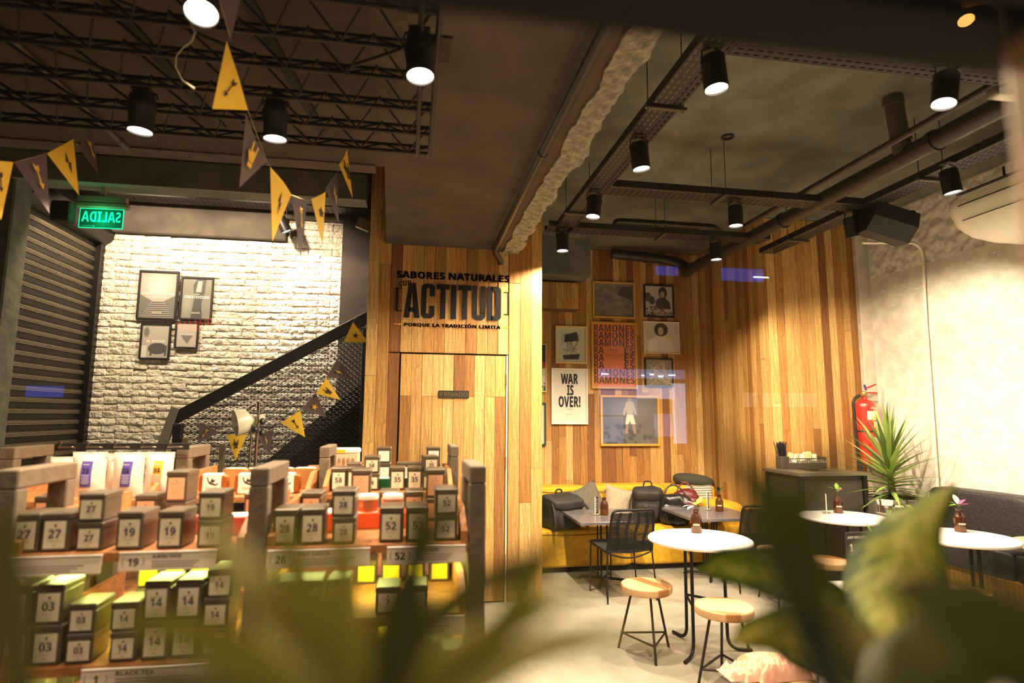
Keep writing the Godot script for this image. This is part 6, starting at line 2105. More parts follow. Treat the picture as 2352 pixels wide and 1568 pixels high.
	var Y := [[-0.79, 0.9665, "first from the left"], [-0.715, 0.9665, "second from the left"], [-0.79, 1.0655, "stacked on the first from the left"], [-0.715, 1.0655, "stacked on the second from the left"], [-0.64, 0.9665, "third from the left"], [-0.64, 1.0655, "stacked on the third from the left"], [-0.47, 0.9665, "beside the middle frame"], [-0.47, 1.0655, "stacked beside the middle frame"]]
	for e in Y:
		tin("tin with back label painted strip-lit yellow, lower left shelf, " + e[2], e[0], e[1], -2.08, true, "", 0.0, "yellow")  # salmon labels coloured yellow as the strip light makes them look
	var Yr := [[-0.13, 1.0515, "behind the third tin"], [-0.05, 1.0515, "in the middle"], [0.03, 1.0515, "right of the middle"], [0.11, 1.0515, "at the right frame"], [-0.06, 0.8735, "on the lowest shelf, left"], [0.015, 0.8735, "on the lowest shelf, right"]]
	for e in Yr:
		tin("tin with back label painted strip-lit yellow, right bay, " + e[2], e[0], e[1], -2.08, e[1] < 0.9, "", 0.0, "yellow")  # same strip light tint put into the label colour
	# tins on the second unit
	var C := [["58", -0.299, 1.2765, true, "leftmost"], ["58", -0.232, 1.2765, true, "second from the left"], ["58", -0.161, 1.2765, false, "bottom of a stack"], ["58", -0.161, 1.350, false, "on top of a stack"], ["35", -0.050, 1.2765, true, "left one of the pair"], ["35", 0.024, 1.2765, true, "right one of the pair"], ["35", 0.092, 1.2765, false, "bottom of the right stack"], ["35", 0.091, 1.350, false, "tilted on top of the right stack"]]
	for e in C:
		tin("tin numbered %s on the rear display, %s" % [e[0], e[4]], e[1], e[2], -2.70, e[3], e[0], 0.0 if e[4] != "tilted on top of the right stack" else 0.12)
	var B := [[-0.121, 1.2765, true, "bottom of the middle stack"], [-0.121, 1.3745, false, "top of the middle stack"], [0.115, 1.2765, true, "bottom of the right stack"], [0.115, 1.3745, false, "top of the right stack"], [-0.028, 1.2765, true, "left one of the rear pair"], [0.034, 1.2765, true, "right one of the rear pair"], [-0.259, 1.2765, true, "behind the left 58 tins"]]
	for e in B:
		tin("tin with a blank white label on the rear display, " + e[3], e[0], e[1], -2.95, e[2], "", 0.0, "white")
	boxes_and_jars()
	soap_tins()
	pouches()

func side_frame(unit: Node3D, x0: float, x1: float, z0: float, z1: float, h: float, m: Material) -> void:
	var b := MB.new()
	b.span(Vector3(x0, 0, z0 - 0.05), Vector3(x1, h - 0.05, z0), 0.004)
	mesh("front_post", b, m, unit)
	b = MB.new()
	b.span(Vector3(x0, 0, z1), Vector3(x1, h - 0.05, z1 + 0.05), 0.004)
	mesh("rear_post", b, m, unit)
	b = MB.new()
	b.span(Vector3(x0, h - 0.05, z1), Vector3(x1, h, z0), 0.004)
	mesh("top_rail", b, m, unit)

func shelf(unit: Node3D, x0: float, x1: float, y: float, z0: float, z1: float, m: Material) -> void:
	var n := 3
	for i in n:
		var b := MB.new()
		b.uo = Vector2(rng.randf() * 3.0, rng.randf() * 3.0)
		b.span(Vector3(x0, y - 0.024, lerpf(z0, z1, float(i) / n) - 0.001), Vector3(x1, y, lerpf(z0, z1, float(i + 1) / n) + 0.001), 0.0015)
		mesh("shelf_plank", b, m, unit)
	for x in [x0 + 0.004, x1 - 0.022]:
		var s := MB.new()
		s.uo = Vector2(rng.randf(), rng.randf())
		# board along z: polygon in (z, y)
		s.prism(PackedVector2Array([Vector2(-z0, y - 0.03), Vector2(-z0, y + 0.03), Vector2(-z0 + 0.12, y + 0.085), Vector2(-z1, y + 0.085), Vector2(-z1, y - 0.03)]), x, x + 0.018, Transform3D(Basis(Vector3(0, 0, -1), Vector3(0, 1, 0), Vector3(1, 0, 0)), Vector3.ZERO))
		mesh("side_board", s, m, unit)

func price(label: String, x0: float, x1: float, y: float, number: String, title: String) -> void:
	var t := thing("price_card", label, "price card", Vector3((x0 + x1) * 0.5, y, -1.742), 0.0, "white price cards on the shelf edges")
	t.rotation.x = -0.12
	var w := x1 - x0
	var b := MB.new()
	b.box(Vector3.ZERO, Vector3(w, 0.044, 0.003), 0.0006)
	var c := mesh("card", b, mat("price_white", rgb8(226, 206, 186), 0.6), t)
	var e := MB.new()
	e.box(Vector3(0, 0.0235, 0.001), Vector3(w, 0.004, 0.008), 0.001)
	mesh("holder_lip", e, mat("holder_clear", rgb8(244, 236, 226), 0.25), t)
	var ink := mat("price_ink", rgb8(58, 44, 38), 0.7)
	var lx := -w * 0.5 + 0.035
	letters(number, ink, c, Vector3(lx, 0, 0.0018), 0.0, 0.019, Basis.IDENTITY, true, 0.3)
	for s in [-1.0, 1.0]: letters("(" if s < 0 else ")", mat("price_grey", rgb8(150, 130, 116), 0.7), c, Vector3(lx + s * 0.024, 0, 0.0018), 0.0, 0.022, Basis.IDENTITY, false)
	letters(title, ink, c, Vector3(lx + 0.045 + minf(0.11, w * 0.3) * 0.5, 0.0125, 0.0018), minf(0.11, w * 0.3), 0.009, Basis.IDENTITY, true, 0.3)
	var p := MB.new()
	for k in 3: p.box(Vector3(lx + 0.045 + (w - 0.12) * 0.5 * (1.0 - 0.05 * k), 0.0 - k * 0.0065, 0.0018), Vector3((w - 0.12) * (1.0 - 0.06 * k), 0.003, 0.0003))
	stuff(mesh("printed_lines", p, mat("price_grey"), c))

func led(x: float, w: float, y: float, where: String) -> void:
	var t := thing("led_strip", "yellow green light strip under the " + where, "light strip", Vector3(x, y, -1.93), 0.0, "light strips under the display shelves")
	var b := MB.new()
	b.box(Vector3(0, 0.003, 0), Vector3(w, 0.006, 0.012), 0.001)
	mesh("light_bar", b, glow("led_glow", Color(0.93, 1.0, 0.5), 3.0), t)
	var l := AreaLight3D.new()
	l.name = "light"
	l.area_size = Vector2(w, 0.012)
	l.light_color = Color(0.95, 1.0, 0.55)
	l.light_energy = led_power
	l.position = Vector3(0, -0.003, 0)
	l.rotation.x = -PI / 2
	l.area_range = 3.0
	l.area_attenuation = 2.0
	l.shadow_enabled = true
	t.add_child(l)

var led_power := 0.42

func boxes_and_jars() -> void:
	var orange := mat("carton_orange", rgb8(226, 84, 20), 0.6)
	var redm := mat("carton_red", rgb8(206, 44, 30), 0.6)
	var green := mat("carton_green", rgb8(14, 106, 58), 0.6)
	var white := mat("carton_white", rgb8(238, 226, 206), 0.6)
	var B := [[-0.128, 1.2445, -2.03, 0.075, 0.048, 0.10, orange, "orange carton under the left copper jar"], [-0.045, 1.2445, -2.03, 0.075, 0.048, 0.10, orange, "orange carton under the right copper jar"], [-0.235, 1.2445, -2.0, 0.05, 0.055, 0.12, orange, "orange carton standing left of the stacked 28 tins"],
		[-0.88, 1.2445, -2.02, 0.06, 0.05, 0.1, redm, "red carton behind the stacked 27 tins"], [-0.79, 1.2445, -2.02, 0.07, 0.05, 0.1, redm, "red carton between the 27 stack and the 19 pair"], [-0.70, 1.2445, -2.0, 0.07, 0.05, 0.08, redm, "red carton behind the left large 19 tin"], [-0.60, 1.2445, -2.02, 0.08, 0.05, 0.1, redm, "red carton behind the right large 19 tin"], [-0.51, 1.2445, -1.99, 0.07, 0.05, 0.1, redm, "red carton behind the small 19 stack"],
		[-0.12, 1.2765, -2.82, 0.075, 0.04, 0.08, green, "green carton on the rear display beside the 58 stack"], [0.0, 1.2765, -2.84, 0.075, 0.04, 0.08, green, "green carton on the rear display behind the 35 pair"]]
	for e in B:
		var t := thing("carton", e[7], "carton", Vector3(e[0], e[1], e[2]), rng.randf_range(-0.08, 0.08), "small cartons on the display")
		var b := MB.new()
		b.box(Vector3(0, e[4] * 0.5, 0), Vector3(e[3], e[4], e[5]), 0.0015)
		mesh("body", b, e[6], t)
		var l := MB.new()
		l.box(Vector3(0, e[4] + 0.0005, 0), Vector3(e[3] * 0.8, 0.001, e[5] * 0.8))
		mesh("pale_top", l, white, t)
	var copper := mat("copper", rgb8(222, 132, 84), 0.28, 0.6)
	var i := 0
	for x in [-0.128, -0.050]:
		var t := thing("copper_jar", ["copper jar with a white lid, left one on the orange cartons", "copper jar with a white lid, right one behind the veiled 52 tin"][i], "jar", Vector3(x, 1.294, -2.02), 0.0, "copper jars on the orange cartons")
		var b := MB.new()
		b.lathe([Vector2(0, 0), Vector2(0.029, 0), Vector2(0.031, 0.003), Vector2(0.031, 0.036), Vector2(0.029, 0.039), Vector2(0, 0.04)], 24)
		mesh("body", b, copper, t)
		var l := MB.new()
		l.lathe([Vector2(0.0315, 0.037), Vector2(0.0325, 0.039), Vector2(0.0325, 0.05), Vector2(0.030, 0.0525), Vector2(0, 0.053)], 24)
		mesh("lid", l, mat("jar_lid", rgb8(246, 240, 226), 0.3), t)
		i += 1

func soap_tins() -> void:
	var cop := mat("soap_tin_copper", rgb8(172, 98, 44), 0.35, 0.5)
	var i := 0
	for q in [[-0.805, -2.72, "left one in front of the wooden side board"], [-0.665, -2.72, "half hidden behind the middle frame"], [-0.515, -2.72, "right one seen beyond the middle frame"]]:
		var t := thing("soap_tin", "copper tin with white dragon sleeve, " + q[2], "tin", Vector3(q[0], 1.27, q[1]), 0.0, "copper tins with white sleeves")
		var b := MB.new()
		b.pillow(Vector3(0, 0.041, 0), Vector3(0.115, 0.082, 0.045), 0.35, Basis.IDENTITY, null, 0.0, 32, 14)
		mesh("body", b, cop, t)
		var s := MB.new()
		s.box(Vector3(-0.004, 0.042, 0.0), Vector3(0.076, 0.084, 0.049), 0.004)
		mesh("sleeve", s, mat("sleeve_white", rgb8(242, 226, 206), 0.7), t)
		var dr := MB.new()
		dr.prism(PackedVector2Array([Vector2(-0.022, 0.016), Vector2(-0.014, 0.012), Vector2(-0.012, 0.002), Vector2(-0.006, -0.006), Vector2(0.006, -0.01), Vector2(0.016, -0.014), Vector2(0.024, -0.008), Vector2(0.026, -0.012), Vector2(0.017, -0.019), Vector2(0.004, -0.016), Vector2(-0.008, -0.012), Vector2(-0.015, -0.003), Vector2(-0.017, 0.007)]), 0.0, 0.0006, Transform3D(Basis.IDENTITY, Vector3(-0.004, 0.055, 0.0246)))
		dr.prism(PackedVector2Array([Vector2(-0.006, -0.006), Vector2(0.001, 0.012), Vector2(0.006, 0.003), Vector2(0.014, 0.008), Vector2(0.01, -0.006)]), 0.0, 0.0006, Transform3D(Basis.IDENTITY, Vector3(-0.004, 0.055, 0.0246)))
		mesh("printed_dragon", dr, mat("sleeve_ink", rgb8(50, 40, 34), 0.8), t)
		letters("DRACO", mat("sleeve_copper", rgb8(170, 96, 50), 0.7), t, Vector3(-0.004, 0.024, 0.0249), 0.045, 0.011, Basis.IDENTITY, false, 0.0, true)
		i += 1
	i = 0
	for x in [-0.76, -0.66, -0.56, -0.46]:
		var t := thing("open_tin", "upright rounded copper tin lid behind the white sleeved tins, number %s from the left" % ["one", "two", "three", "four"][i], "tin", Vector3(x, 1.27, -2.86), 0.0)
		var b := MB.new()
		b.pillow(Vector3(0, 0.048, 0), Vector3(0.105, 0.096, 0.03), 0.35, Basis.IDENTITY, null, 0.0, 28, 12)
		mesh("body", b, mat("soap_tin_pale", rgb8(196, 142, 86), 0.3, 0.6), t)
		var r := MB.new()
		r.pillow(Vector3(0, 0.048, 0.006), Vector3(0.108, 0.099, 0.012), 0.3, Basis.IDENTITY, null, 0.0, 28, 8)
		mesh("rim", r, mat("tin_rim", rgb8(206, 190, 160), 0.25, 0.8), t)
		i += 1
	var pb := thing("plastic_box", "clear plastic box with white lid and yellow label behind the display", "box", Vector3(-0.35, 1.313, -3.45))
	var c := MB.new()
	c.box(Vector3(0, 0.04, 0), Vector3(0.15, 0.08, 0.12), 0.006)
	mesh("body", c, mat("milky_plastic", rgb8(206, 186, 156), 0.25), pb)
	var l := MB.new()
	l.box(Vector3(0, 0.092, 0), Vector3(0.158, 0.03, 0.126), 0.008)
	mesh("lid", l, mat("lid_white", rgb8(238, 232, 220), 0.35), pb)
	var y := MB.new()
	y.box(Vector3(-0.03, 0.092, 0.0638), Vector3(0.07, 0.018, 0.0008))
	mesh("label", y, mat("label_amber", rgb8(240, 180, 20), 0.6), pb)
	for k in 5:
		var f := MB.new()
		f.pillow(Vector3(-0.05 + k * 0.024, 0.035, 0.056), Vector3(0.022, 0.05, 0.014), 0.8, Basis.IDENTITY, null, 0, 12, 8)
		mesh("packed_sweet", f, mat("sweet_brown", rgb8(150, 110, 80), 0.5), pb)
	var co := thing("side_counter", "narrow dark counter carrying the plastic box behind the display", "counter", Vector3(-0.36, 0, -3.48))
	var cb := MB.new()
	cb.span(Vector3(-0.2, 0, -0.15), Vector3(0.2, 1.285, 0.15), 0.004)
	mesh("body", cb, mat("counter_dark", rgb8(60, 46, 36), 0.7), co)
	var ct := MB.new()
	ct.span(Vector3(-0.21, 1.285, -0.16), Vector3(0.21, 1.313, 0.16), 0.003)
	mesh("counter_top", ct, mat("shelf_wood"), co)

func pouches() -> void:
	var rail := thing("hanging_rail", "black rail with clips holding the white tea pouches", "rail", Vector3(-1.2, 1.462, -2.80))
	var r := MB.new()
	r.box(Vector3(-0.0, 0.0, 0), Vector3(0.52, 0.028, 0.008), 0.001)
	mesh("rail_bar", r, mat("lamp_black"), rail)
	for k in 5:
		var c := MB.new()
		var x := -0.21 + k * 0.105
		c.tube(bend([Vector3(x - 0.03, 0.0, 0.008), Vector3(x - 0.03, 0.0, 0.028), Vector3(x + 0.03, 0.0, 0.028), Vector3(x + 0.03, -0.004, 0.01)], 0.01), 0.003, 6)
		c.box(Vector3(x - 0.03, 0.008, 0.008), Vector3(0.008, 0.03, 0.01), 0.001)
		mesh("clip", c, mat("chrome"), rail)
	var pu := rgb8(92, 74, 160)
	var P := [[-1.385, -2.74, 0.115, 0.16, pu, "", "with half hidden purple label, leftmost behind the frame", 0.0], [-1.277, -2.70, 0.13, 0.182, pu, "19", "with an upright purple label, second from the left", 0.0], [-1.205, -2.80, 0.11, 0.17, null, "", "unlabelled, tucked behind the two purple labelled ones", 0.0], [-1.130, -2.70, 0.12, 0.18, pu, "08", "with a slanted purple label, in the middle", -0.08], [-1.065, -2.80, 0.09, 0.17, null, "", "unlabelled, tucked behind the orange labelled one", 0.0], [-1.018, -2.71, 0.11, 0.18, rgb8(240, 170, 30), "98", "with an orange label, rightmost", -0.08]]
	var nz := FastNoiseLite.new()
	nz.seed = 77
	nz.frequency = 1.0
	for e in P:
		var t := thing("tea_pouch", "white tea pouch " + e[6], "pouch", Vector3(e[0], 1.264, e[1]), 0.0, "white tea pouches on the rail")
		var b := MB.new()
		for side in [1.0, -1.0]:
			var rows := []
			for i in 15:
				var v := i / 14.0
				var row := []
				for k in 11:
					var u := k / 10.0 * 2.0 - 1.0
					var th := 0.022 * sin(PI * clampf(v * 0.85 + 0.12, 0.0, 1.0)) * (1.0 - pow(absf(u), 2.4)) * (1.0 if v < 0.86 else 0.08)
					var cr := 0.0035 * nz.get_noise_2d(u * 7.0 + e[0] * 40.0, v * 9.0) * (1.0 - absf(u))
					row.append(Vector3(u * e[2] * 0.5 * (1.0 - 0.05 * sin(v * PI)), v * e[3], side * (th + 0.0006) + cr))
				rows.append(row)
			b.sheet(rows, false, Vector2.ONE, side < 0)
		var bag := mesh("bag", b, mat("pouch_white", rgb8(232, 218, 200), 0.4), t)
		var s := MB.new()
		s.box(Vector3(0, e[3] * 0.885, 0.0), Vector3(e[2] * 0.99, 0.005, 0.006), 0.001)
		mesh("zip_seal", s, mat("pouch_white"), t)
		if e[4] != null:
			var rows := []
			for i in 9:
				var v := lerpf(0.24, 0.80, i / 8.0)
				var row := []
				for k in 7:
					var u := lerpf(-0.32, 0.32, k / 6.0)
					var th := 0.022 * sin(PI * clampf(v * 0.85 + 0.12, 0.0, 1.0)) * (1.0 - pow(absf(u), 2.4))
					row.append(Vector3(u * e[2] * 0.5 * 0.95 + e[7] * (v - 0.5) * -0.12, v * e[3], th + 0.0042))
				rows.append(row)
			var lb := MB.new()
			lb.sheet(rows)
			mesh("label", lb, mat("pouch_label_%s" % e[4].to_html(false), e[4], 0.6), bag)
		var h: float = e[3]
		if e[5]:
			letters(e[5], mat("pouch_ink", rgb8(44, 34, 50), 0.7), bag, Vector3(0, h * 0.60, 0.0275), 0.0, 0.018)
			var pl := MB.new()
			for k in 6: pl.box(Vector3(0, h * 0.5 - k * 0.0065, 0.0275), Vector3(0.030 - (k % 2) * 0.006, 0.0022, 0.0003))
			pl.box(Vector3(0, h * 0.73, 0.0265), Vector3(0.022, 0.004, 0.0003))
			stuff(mesh("printed_lines", pl, mat("pouch_print", rgb8(206, 196, 216), 0.7), bag))
		letters("INSIDE", mat("pouch_grey", rgb8(96, 84, 72), 0.7), bag, Vector3(0, h * 0.13, 0.0205), 0.045, 0.009, Basis.IDENTITY, false)

# ---------------------------------------------------------------- plants in the window, almost touching the lens
func leaf_picture(dark: Color, mid: Color, pale: Color, s: int) -> Image:
	var W := 96
	var H := 192
	var im := Image.create(W, H, false, Image.FORMAT_RGB8)
	var nz := FastNoiseLite.new()
	nz.seed = s
	nz.frequency = 0.03
	nz.fractal_octaves = 3
	for y in H:
		for x in W:
			var u := absf(float(x) / (W - 1) * 2.0 - 1.0)
			var vein := sin((float(y) + u * 46.0) * 0.36)
			var k := 0.62 - u * 0.85 + 0.55 * nz.get_noise_2d(x * 1.3 + u * 12.0, (y + u * 40.0) * 0.9) + 0.12 * vein
			var c := dark.lerp(mid, smoothstep(-0.15, 0.15, k)).lerp(pale, smoothstep(0.28, 0.62, k))
			if u < 0.035: c = c.lerp(mid, 0.6)
			im.set_pixel(x, y, c)
	return im

func big_leaf(t: Node3D, mid: Array, w: Array, m: Material, tilt: float, eye := Vector3(0, 1.6, 0)) -> void:
	var cv := Curve3D.new()
	var cw := Curve2D.new()
	for i in mid.size():
		var a: Vector3 = mid[maxi(i - 1, 0)]
		var c: Vector3 = mid[mini(i + 1, mid.size() - 1)]
		cv.add_point(mid[i], (a - c) / 6.0, (c - a) / 6.0)
	var rows := []
	var n := 18
	for i in n + 1:
		var s := float(i) / n
		var f := s * (mid.size() - 1)
		var p := cv.sample(mini(int(f), mid.size() - 2), f - mini(int(f), mid.size() - 2))
		var q := cv.sample(mini(int(f), mid.size() - 2), minf(f - mini(int(f), mid.size() - 2) + 0.05, 1.0))
		var q0 := cv.sample(mini(int(f), mid.size() - 2), maxf(f - mini(int(f), mid.size() - 2) - 0.05, 0.0))
		var d := (q - q0).normalized()
		var i0 := mini(int(f), w.size() - 2)
		var ww: float = lerpf(w[i0], w[i0 + 1], smoothstep(0.0, 1.0, f - i0)) * 0.5
		var view := (p - eye).normalized()
		var side := d.cross(view).normalized()
		side = (side + view * tilt).normalized()
		var nn := side.cross(d).normalized()
		var row := []
		for k in 7:
			var u := (k - 3) / 3.0
			row.append(p + side * ww * u + nn * ww * (0.28 * u * u + 0.02 * sin(s * 9.0) * absf(u)))
		rows.append(row)
	var b := MB.new()
	b.sheet(rows)
	mesh("leaf", b, m, t)

func window_plants() -> void:
	var box := MB.new()
	box.span(Vector3(-0.9, 0.0, -0.72), Vector3(0.9, 0.55, -0.13), 0.01)
	tag(mesh("planter", box, mat("planter_dark", rgb8(40, 34, 28), 0.8)), "dark planter under the window carrying the big leaved plants", "planter")
	var t := thing("dumb_cane", "large leaved plant with yellow marbled leaves close to the lens at right", "plant", Vector3.ZERO)
	var lm := mat("marbled_leaf", Color.WHITE, 0.45)
	lm.albedo_texture = ImageTexture.create_from_image(leaf_picture(rgb8(46, 78, 20), rgb8(126, 146, 44), rgb8(204, 206, 120), 3))
	lm.backlight_enabled = true
	lm.backlight = Color(0.22, 0.26, 0.06)
	var lm2 := mat("pale_leaf", Color.WHITE, 0.45)
	lm2.albedo_texture = ImageTexture.create_from_image(leaf_picture(rgb8(74, 96, 34), rgb8(160, 168, 66), rgb8(214, 208, 128), 9))
	lm2.backlight_enabled = true
	lm2.backlight = Color(0.3, 0.3, 0.08)
	var dk := leaf_material("dark_olive_leaf", rgb8(92, 92, 30))  # even dark olive for the plain unmarbled leaves
	var L := [
		[[Vector3(0.446, 1.399, -0.500), Vector3(0.399, 1.423, -0.490), Vector3(0.349, 1.447, -0.480), Vector3(0.305, 1.466, -0.480), Vector3(0.273, 1.472, -0.490), Vector3(0.247, 1.468, -0.500)], [0.0037, 0.0342, 0.0423, 0.0441, 0.0342, 0.0015], lm, 0.5],
		[[Vector3(0.371, 1.427, -0.440), Vector3(0.387, 1.445, -0.450), Vector3(0.409, 1.472, -0.460), Vector3(0.426, 1.501, -0.460), Vector3(0.457, 1.520, -0.470), Vector3(0.495, 1.541, -0.480)], [0.0032, 0.0661, 0.0760, 0.0557, 0.0276, 0.0014], lm2, 0.1],
		[[Vector3(0.331, 1.404, -0.400), Vector3(0.305, 1.424, -0.400), Vector3(0.289, 1.435, -0.410), Vector3(0.268, 1.445, -0.410), Vector3(0.252, 1.443, -0.420), Vector3(0.232, 1.438, -0.420)], [0.0029, 0.0382, 0.0452, 0.0376, 0.0231, 0.0012], lm2, 0.4],
		[[Vector3(0.342, 1.416, -0.370), Vector3(0.311, 1.437, -0.370), Vector3(0.294, 1.454, -0.380), Vector3(0.272, 1.466, -0.380), Vector3(0.256, 1.469, -0.390)], [0.0054, 0.0353, 0.0335, 0.0223, 0.0011], dk, -0.4],
		[[Vector3(0.0812, 1.5601, -0.1120), Vector3(0.0784, 1.5678, -0.1120), Vector3(0.0742, 1.5776, -0.1120), Vector3(0.0693, 1.5860, -0.1120), Vector3(0.0630, 1.5951, -0.1155), Vector3(0.0567, 1.6035, -0.1190)], [0.0074, 0.0148, 0.0156, 0.0090, 0.0034, 0.0005], dk, 0.2],
		[[Vector3(0.0749, 1.5727, -0.1190), Vector3(0.0826, 1.5811, -0.1190), Vector3(0.0903, 1.5888, -0.1190), Vector3(0.1036, 1.5958, -0.1225)], [0.0061, 0.0070, 0.0052, 0.0007], dk, 0.1],
		[[Vector3(0.1652, 1.5258, -0.1400), Vector3(0.1575, 1.5391, -0.1400), Vector3(0.1463, 1.5482, -0.1400), Vector3(0.1330, 1.5545, -0.1400), Vector3(0.1176, 1.5559, -0.1400)], [0.0123, 0.0267, 0.0226, 0.0123, 0.0010], dk, 0.2],
		[[Vector3(0.1393, 1.5195, -0.1540), Vector3(0.1484, 1.5300, -0.1540), Vector3(0.1638, 1.5384, -0.1540), Vector3(0.1820, 1.5447, -0.1540)], [0.0169, 0.0272, 0.0226, 0.0068], dk, -0.2],
		[[Vector3(0.243, 1.449, -0.300), Vector3(0.262, 1.467, -0.300), Vector3(0.286, 1.484, -0.300), Vector3(0.312, 1.494, -0.300)], [0.0132, 0.0330, 0.0264, 0.0022], dk, 0.3]]
	var stems := MB.new()
	for e in L:
		big_leaf(t, e[0], e[1], e[2], e[3])
		var p: Vector3 = e[0][0]
		stems.tube(bend([Vector3(0.34, 0.52, -0.42), Vector3(0.33, 1.1, -0.42), Vector3(lerpf(p.x, 0.33, 0.3), p.y - 0.16, p.z - 0.02), p], 0.1), 0.0035, 6, false)
	mesh("stalks", stems, mat("stalk_green", rgb8(70, 84, 30), 0.6), t)
	var f := thing("window_palm", "thin bladed palm fronds close to the lens at lower left, very blurred", "plant", Vector3.ZERO)
	var g1 := leaf_material("frond_olive", rgb8(150, 142, 58))
	var g2 := leaf_material("frond_dark", rgb8(92, 90, 30))
	var g3 := leaf_material("frond_pale", rgb8(196, 184, 124))
	var blades := [
		[Vector3(-0.012, 1.523, -0.170), Vector3(-0.032, 1.547, -0.170), Vector3(-0.046, 1.566, -0.170), Vector3(-0.052, 1.575, -0.170)],
		[Vector3(-0.011, 1.523, -0.170), Vector3(-0.024, 1.547, -0.170), Vector3(-0.031, 1.565, -0.170), Vector3(-0.034, 1.575, -0.170)],
		[Vector3(-0.008, 1.522, -0.170), Vector3(-0.015, 1.549, -0.170), Vector3(-0.017, 1.564, -0.170), Vector3(-0.016, 1.573, -0.170)],
		[Vector3(-0.007, 1.522, -0.170), Vector3(-0.004, 1.546, -0.170), Vector3(0.006, 1.566, -0.170), Vector3(0.017, 1.580, -0.170)],
		[Vector3(-0.005, 1.522, -0.170), Vector3(0.006, 1.543, -0.170), Vector3(0.026, 1.556, -0.170), Vector3(0.049, 1.565, -0.170)],
		[Vector3(-0.005, 1.520, -0.170), Vector3(0.011, 1.535, -0.170), Vector3(0.030, 1.544, -0.170), Vector3(0.057, 1.554, -0.170)],
		[Vector3(-0.003, 1.520, -0.170), Vector3(0.018, 1.528, -0.170), Vector3(0.042, 1.537, -0.170), Vector3(0.073, 1.538, -0.170)],
		[Vector3(-0.014, 1.523, -0.170), Vector3(-0.041, 1.539, -0.170), Vector3(-0.058, 1.546, -0.170), Vector3(-0.073, 1.548, -0.170)],
		[Vector3(-0.016, 1.521, -0.170), Vector3(-0.042, 1.531, -0.170), Vector3(-0.059, 1.534, -0.170), Vector3(-0.076, 1.532, -0.170)],
		[Vector3(-0.006, 1.522, -0.170), Vector3(0.001, 1.545, -0.170), Vector3(0.002, 1.565, -0.170), Vector3(0.006, 1.594, -0.170)],
		[Vector3(-0.009, 1.520, -0.170), Vector3(-0.019, 1.538, -0.170), Vector3(-0.035, 1.554, -0.170), Vector3(-0.042, 1.558, -0.170)],
		[Vector3(-0.091, 1.532, -0.170), Vector3(-0.095, 1.552, -0.170), Vector3(-0.098, 1.568, -0.170), Vector3(-0.094, 1.577, -0.170)],
		[Vector3(-0.003, 1.520, -0.170), Vector3(0.022, 1.537, -0.170), Vector3(0.035, 1.555, -0.170), Vector3(0.043, 1.571, -0.170)]]
	var kinds := [g3, g1, g1, g2, g2, g1, g3, g1, g2, g2, g1, g2, g1]
	for i in blades.size():
		var b: Array = blades[i]
		var wd := 0.0082
		big_leaf(f, b, [wd * 0.8, wd * 1.25, wd, 0.0006], kinds[i], 0.3 if i % 2 else -0.2)
	var st := MB.new()
	st.tube([Vector3(-0.03, 0.52, -0.30), Vector3(-0.012, 1.1, -0.22), Vector3(-0.008, 1.53, -0.172)], [0.008, 0.006, 0.003], 8)
	mesh("stalk", st, mat("stalk_green"), f)

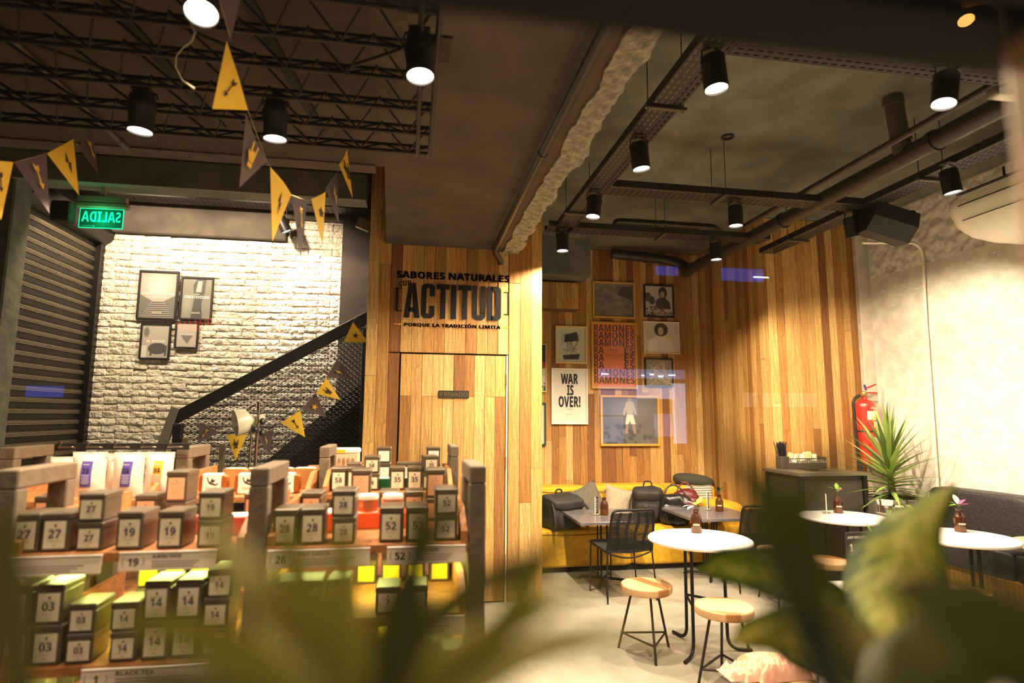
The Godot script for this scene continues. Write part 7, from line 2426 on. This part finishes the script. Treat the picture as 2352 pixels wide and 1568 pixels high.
# ---------------------------------------------------------------- the window pane and the street it mirrors
func window_and_street() -> void:
	var gl := mat("window_glass", Color(1, 1, 1, 0.02), 0.0)
	gl.transparency = BaseMaterial3D.TRANSPARENCY_ALPHA
	var p := MB.new()
	p.quad(Vector3(-2.2, 0.45, -0.06), Vector3(1.6, 0.45, -0.06), Vector3(1.6, 3.05, -0.06), Vector3(-2.2, 3.05, -0.06))
	struct("window_1", p, gl, "big shop window pane with faint street reflections")
	# unseen lamp outside over the shop window, placed to light jamb and leaves
	var t := thing("unseen_facade_lamp", "unseen small warm lamp outside, placed to light the window jamb and leaves", "lamp", Vector3(1.25, 2.72, 0.45))
	var arm := MB.new()
	arm.tube([Vector3(0, 0.06, 0), Vector3(0, 0.14, -0.1), Vector3(0, 0.16, -0.40)], 0.012, 8)
	mesh("arm", arm, mat("lamp_black"), t)
	var sh := MB.new()
	sh.lathe([Vector2(0.02, 0.07), Vector2(0.03, 0.06), Vector2(0.09, 0.0), Vector2(0.085, 0.0), Vector2(0.02, 0.055)], 20)
	mesh("shade", sh, mat("lamp_black"), t)
	var bu := MB.new()
	bu.pillow(Vector3(0, 0.0, 0), Vector3(0.06, 0.07, 0.06), 1.0, Basis.IDENTITY, null, 0, 14, 8)
	mesh("bulb", bu, glow("unseen_facade_glow", Color(1.0, 0.82, 0.6), 6.0), t)
	var l := OmniLight3D.new()
	l.name = "light"
	l.position = Vector3(0, -0.01, 0)
	l.light_color = Color(1.0, 0.82, 0.6)
	l.light_energy = 0.9
	l.light_size = 0.03
	l.omni_range = 12.0
	l.omni_attenuation = 2.0
	l.shadow_enabled = true
	t.add_child(l)
	# across the street: a dark facade with lit rooms
	slab("floor", Vector3(-7, -0.15, 0.08), Vector3(9, -0.02, 7.0), mat("asphalt", rgb8(38, 37, 36), 0.9), "dark street in front of the shop window")
	var b := thing("street_building", "dark building across the street whose lit rooms mirror in the window pane", "building", Vector3(0, 0, 7.0))
	var w := MB.new()
	w.span(Vector3(-7, 0, 0.05), Vector3(9, 5.5, 0.4))
	mesh("facade", w, mat("facade_dark", rgb8(22, 20, 20), 0.9), b)
	var lit := glow("lit_room", Color(0.80, 0.88, 1.0), 6.0)
	var dim := glow("lit_room_dim", Color(0.62, 0.72, 0.95), 3.0)
	var blue := glow("lit_room_blue", Color(0.25, 0.42, 1.0), 3.2)
	var warm := glow("lit_sheet", Color(1.0, 0.9, 0.78), 1.8)
	var hot := glow("lit_tube", Color(0.95, 0.98, 1.0), 26.0)
	# [x0, y0, x1, y1, material]
	for q in [[2.275, 2.085, 3.45, 2.20, dim], [2.30, 1.62, 2.80, 2.0, dim], [2.30, 1.28, 2.62, 1.60, dim], [2.81, 1.83, 3.28, 2.0, lit], [3.29, 1.27, 3.45, 2.03, lit], [3.04, 1.36, 3.28, 1.64, dim],
		[3.104, 3.441, 3.402, 3.554, blue], [4.034, 3.41, 4.62, 3.575, blue], [4.271, 1.74, 4.44, 1.92, warm], [4.549, 1.743, 4.78, 1.92, warm], [4.881, 1.748, 5.3, 1.925, warm], [-4.056, 1.772, -3.711, 1.893, blue]]:
		var r := MB.new()
		r.span(Vector3(q[0], q[1], 0.0), Vector3(q[2], q[3], 0.045))
		mesh("lit_window", r, q[4], b)
	for q in [[2.38, 2.13, 0.09], [3.0, 2.135, 0.05], [3.12, 2.115, 0.06], [3.27, 2.13, 0.09], [2.88, 2.12, 0.04], [4.58, 3.465, 0.22], [-2.19, 2.115, 0.05]]:
		var r := MB.new()
		r.box(Vector3(q[0], q[1], -0.01), Vector3(q[2], 0.016, 0.012))
		mesh("light_tube", r, hot, b)
	var fr := MB.new()
	fr.box(Vector3(2.86, 2.05, -0.02), Vector3(1.22, 0.045, 0.04))
	fr.box(Vector3(2.265, 1.75, -0.02), Vector3(0.03, 0.95, 0.04))
	mesh("window_frame", fr, mat("facade_dark"), b)
	# red neon lettering, mirrored by the pane
	var n := thing("neon_sign", "red neon lettering across the street, mirrored on the rough brick wall", "sign", Vector3(-2.32, 2.59, 6.9))
	var nb := MB.new()
	nb.box(Vector3(0, -0.13, 0.05), Vector3(0.6, 0.02, 0.1), 0.002)
	mesh("bracket", nb, mat("facade_dark"), n)
	letters("OSTRAMAR", glow("neon_red", Color(1.0, 0.10, 0.08), 9.0), n, Vector3(0, 0, 0), 0.53, 0.12, Basis(Vector3.UP, PI) * Basis(Vector3.BACK, -0.16), false)
	# orange street lantern
	var s := thing("street_lantern", "orange street lantern mirrored in the dark transom at upper right", "street lamp", Vector3(5.91, 0, 5.0))
	var po := MB.new()
	po.tube([Vector3(0.5, 0, 0), Vector3(0.5, 6.1, 0), Vector3(0.35, 6.25, 0), Vector3(0.0, 6.15, 0)], 0.045, 10)
	mesh("pole", po, mat("facade_dark"), s)
	var la := MB.new()
	la.pillow(Vector3(0, LANTERN_Y, 0), Vector3(0.17, 0.12, 0.14), 0.9, Basis(Vector3.BACK, 0.4), null, 0, 16, 10)
	mesh("bulb", la, glow("lantern_glow", Color(1.0, 0.62, 0.30), 20.0), s)
	var sl := OmniLight3D.new()
	sl.name = "light"
	sl.position = Vector3(0, LANTERN_Y, 0)
	sl.light_color = Color(1.0, 0.62, 0.3)
	sl.light_energy = 0.6
	sl.light_size = 0.06
	sl.omni_range = 20.0
	sl.omni_attenuation = 2.0
	sl.shadow_enabled = true
	s.add_child(sl)

const LANTERN_Y := 5.95
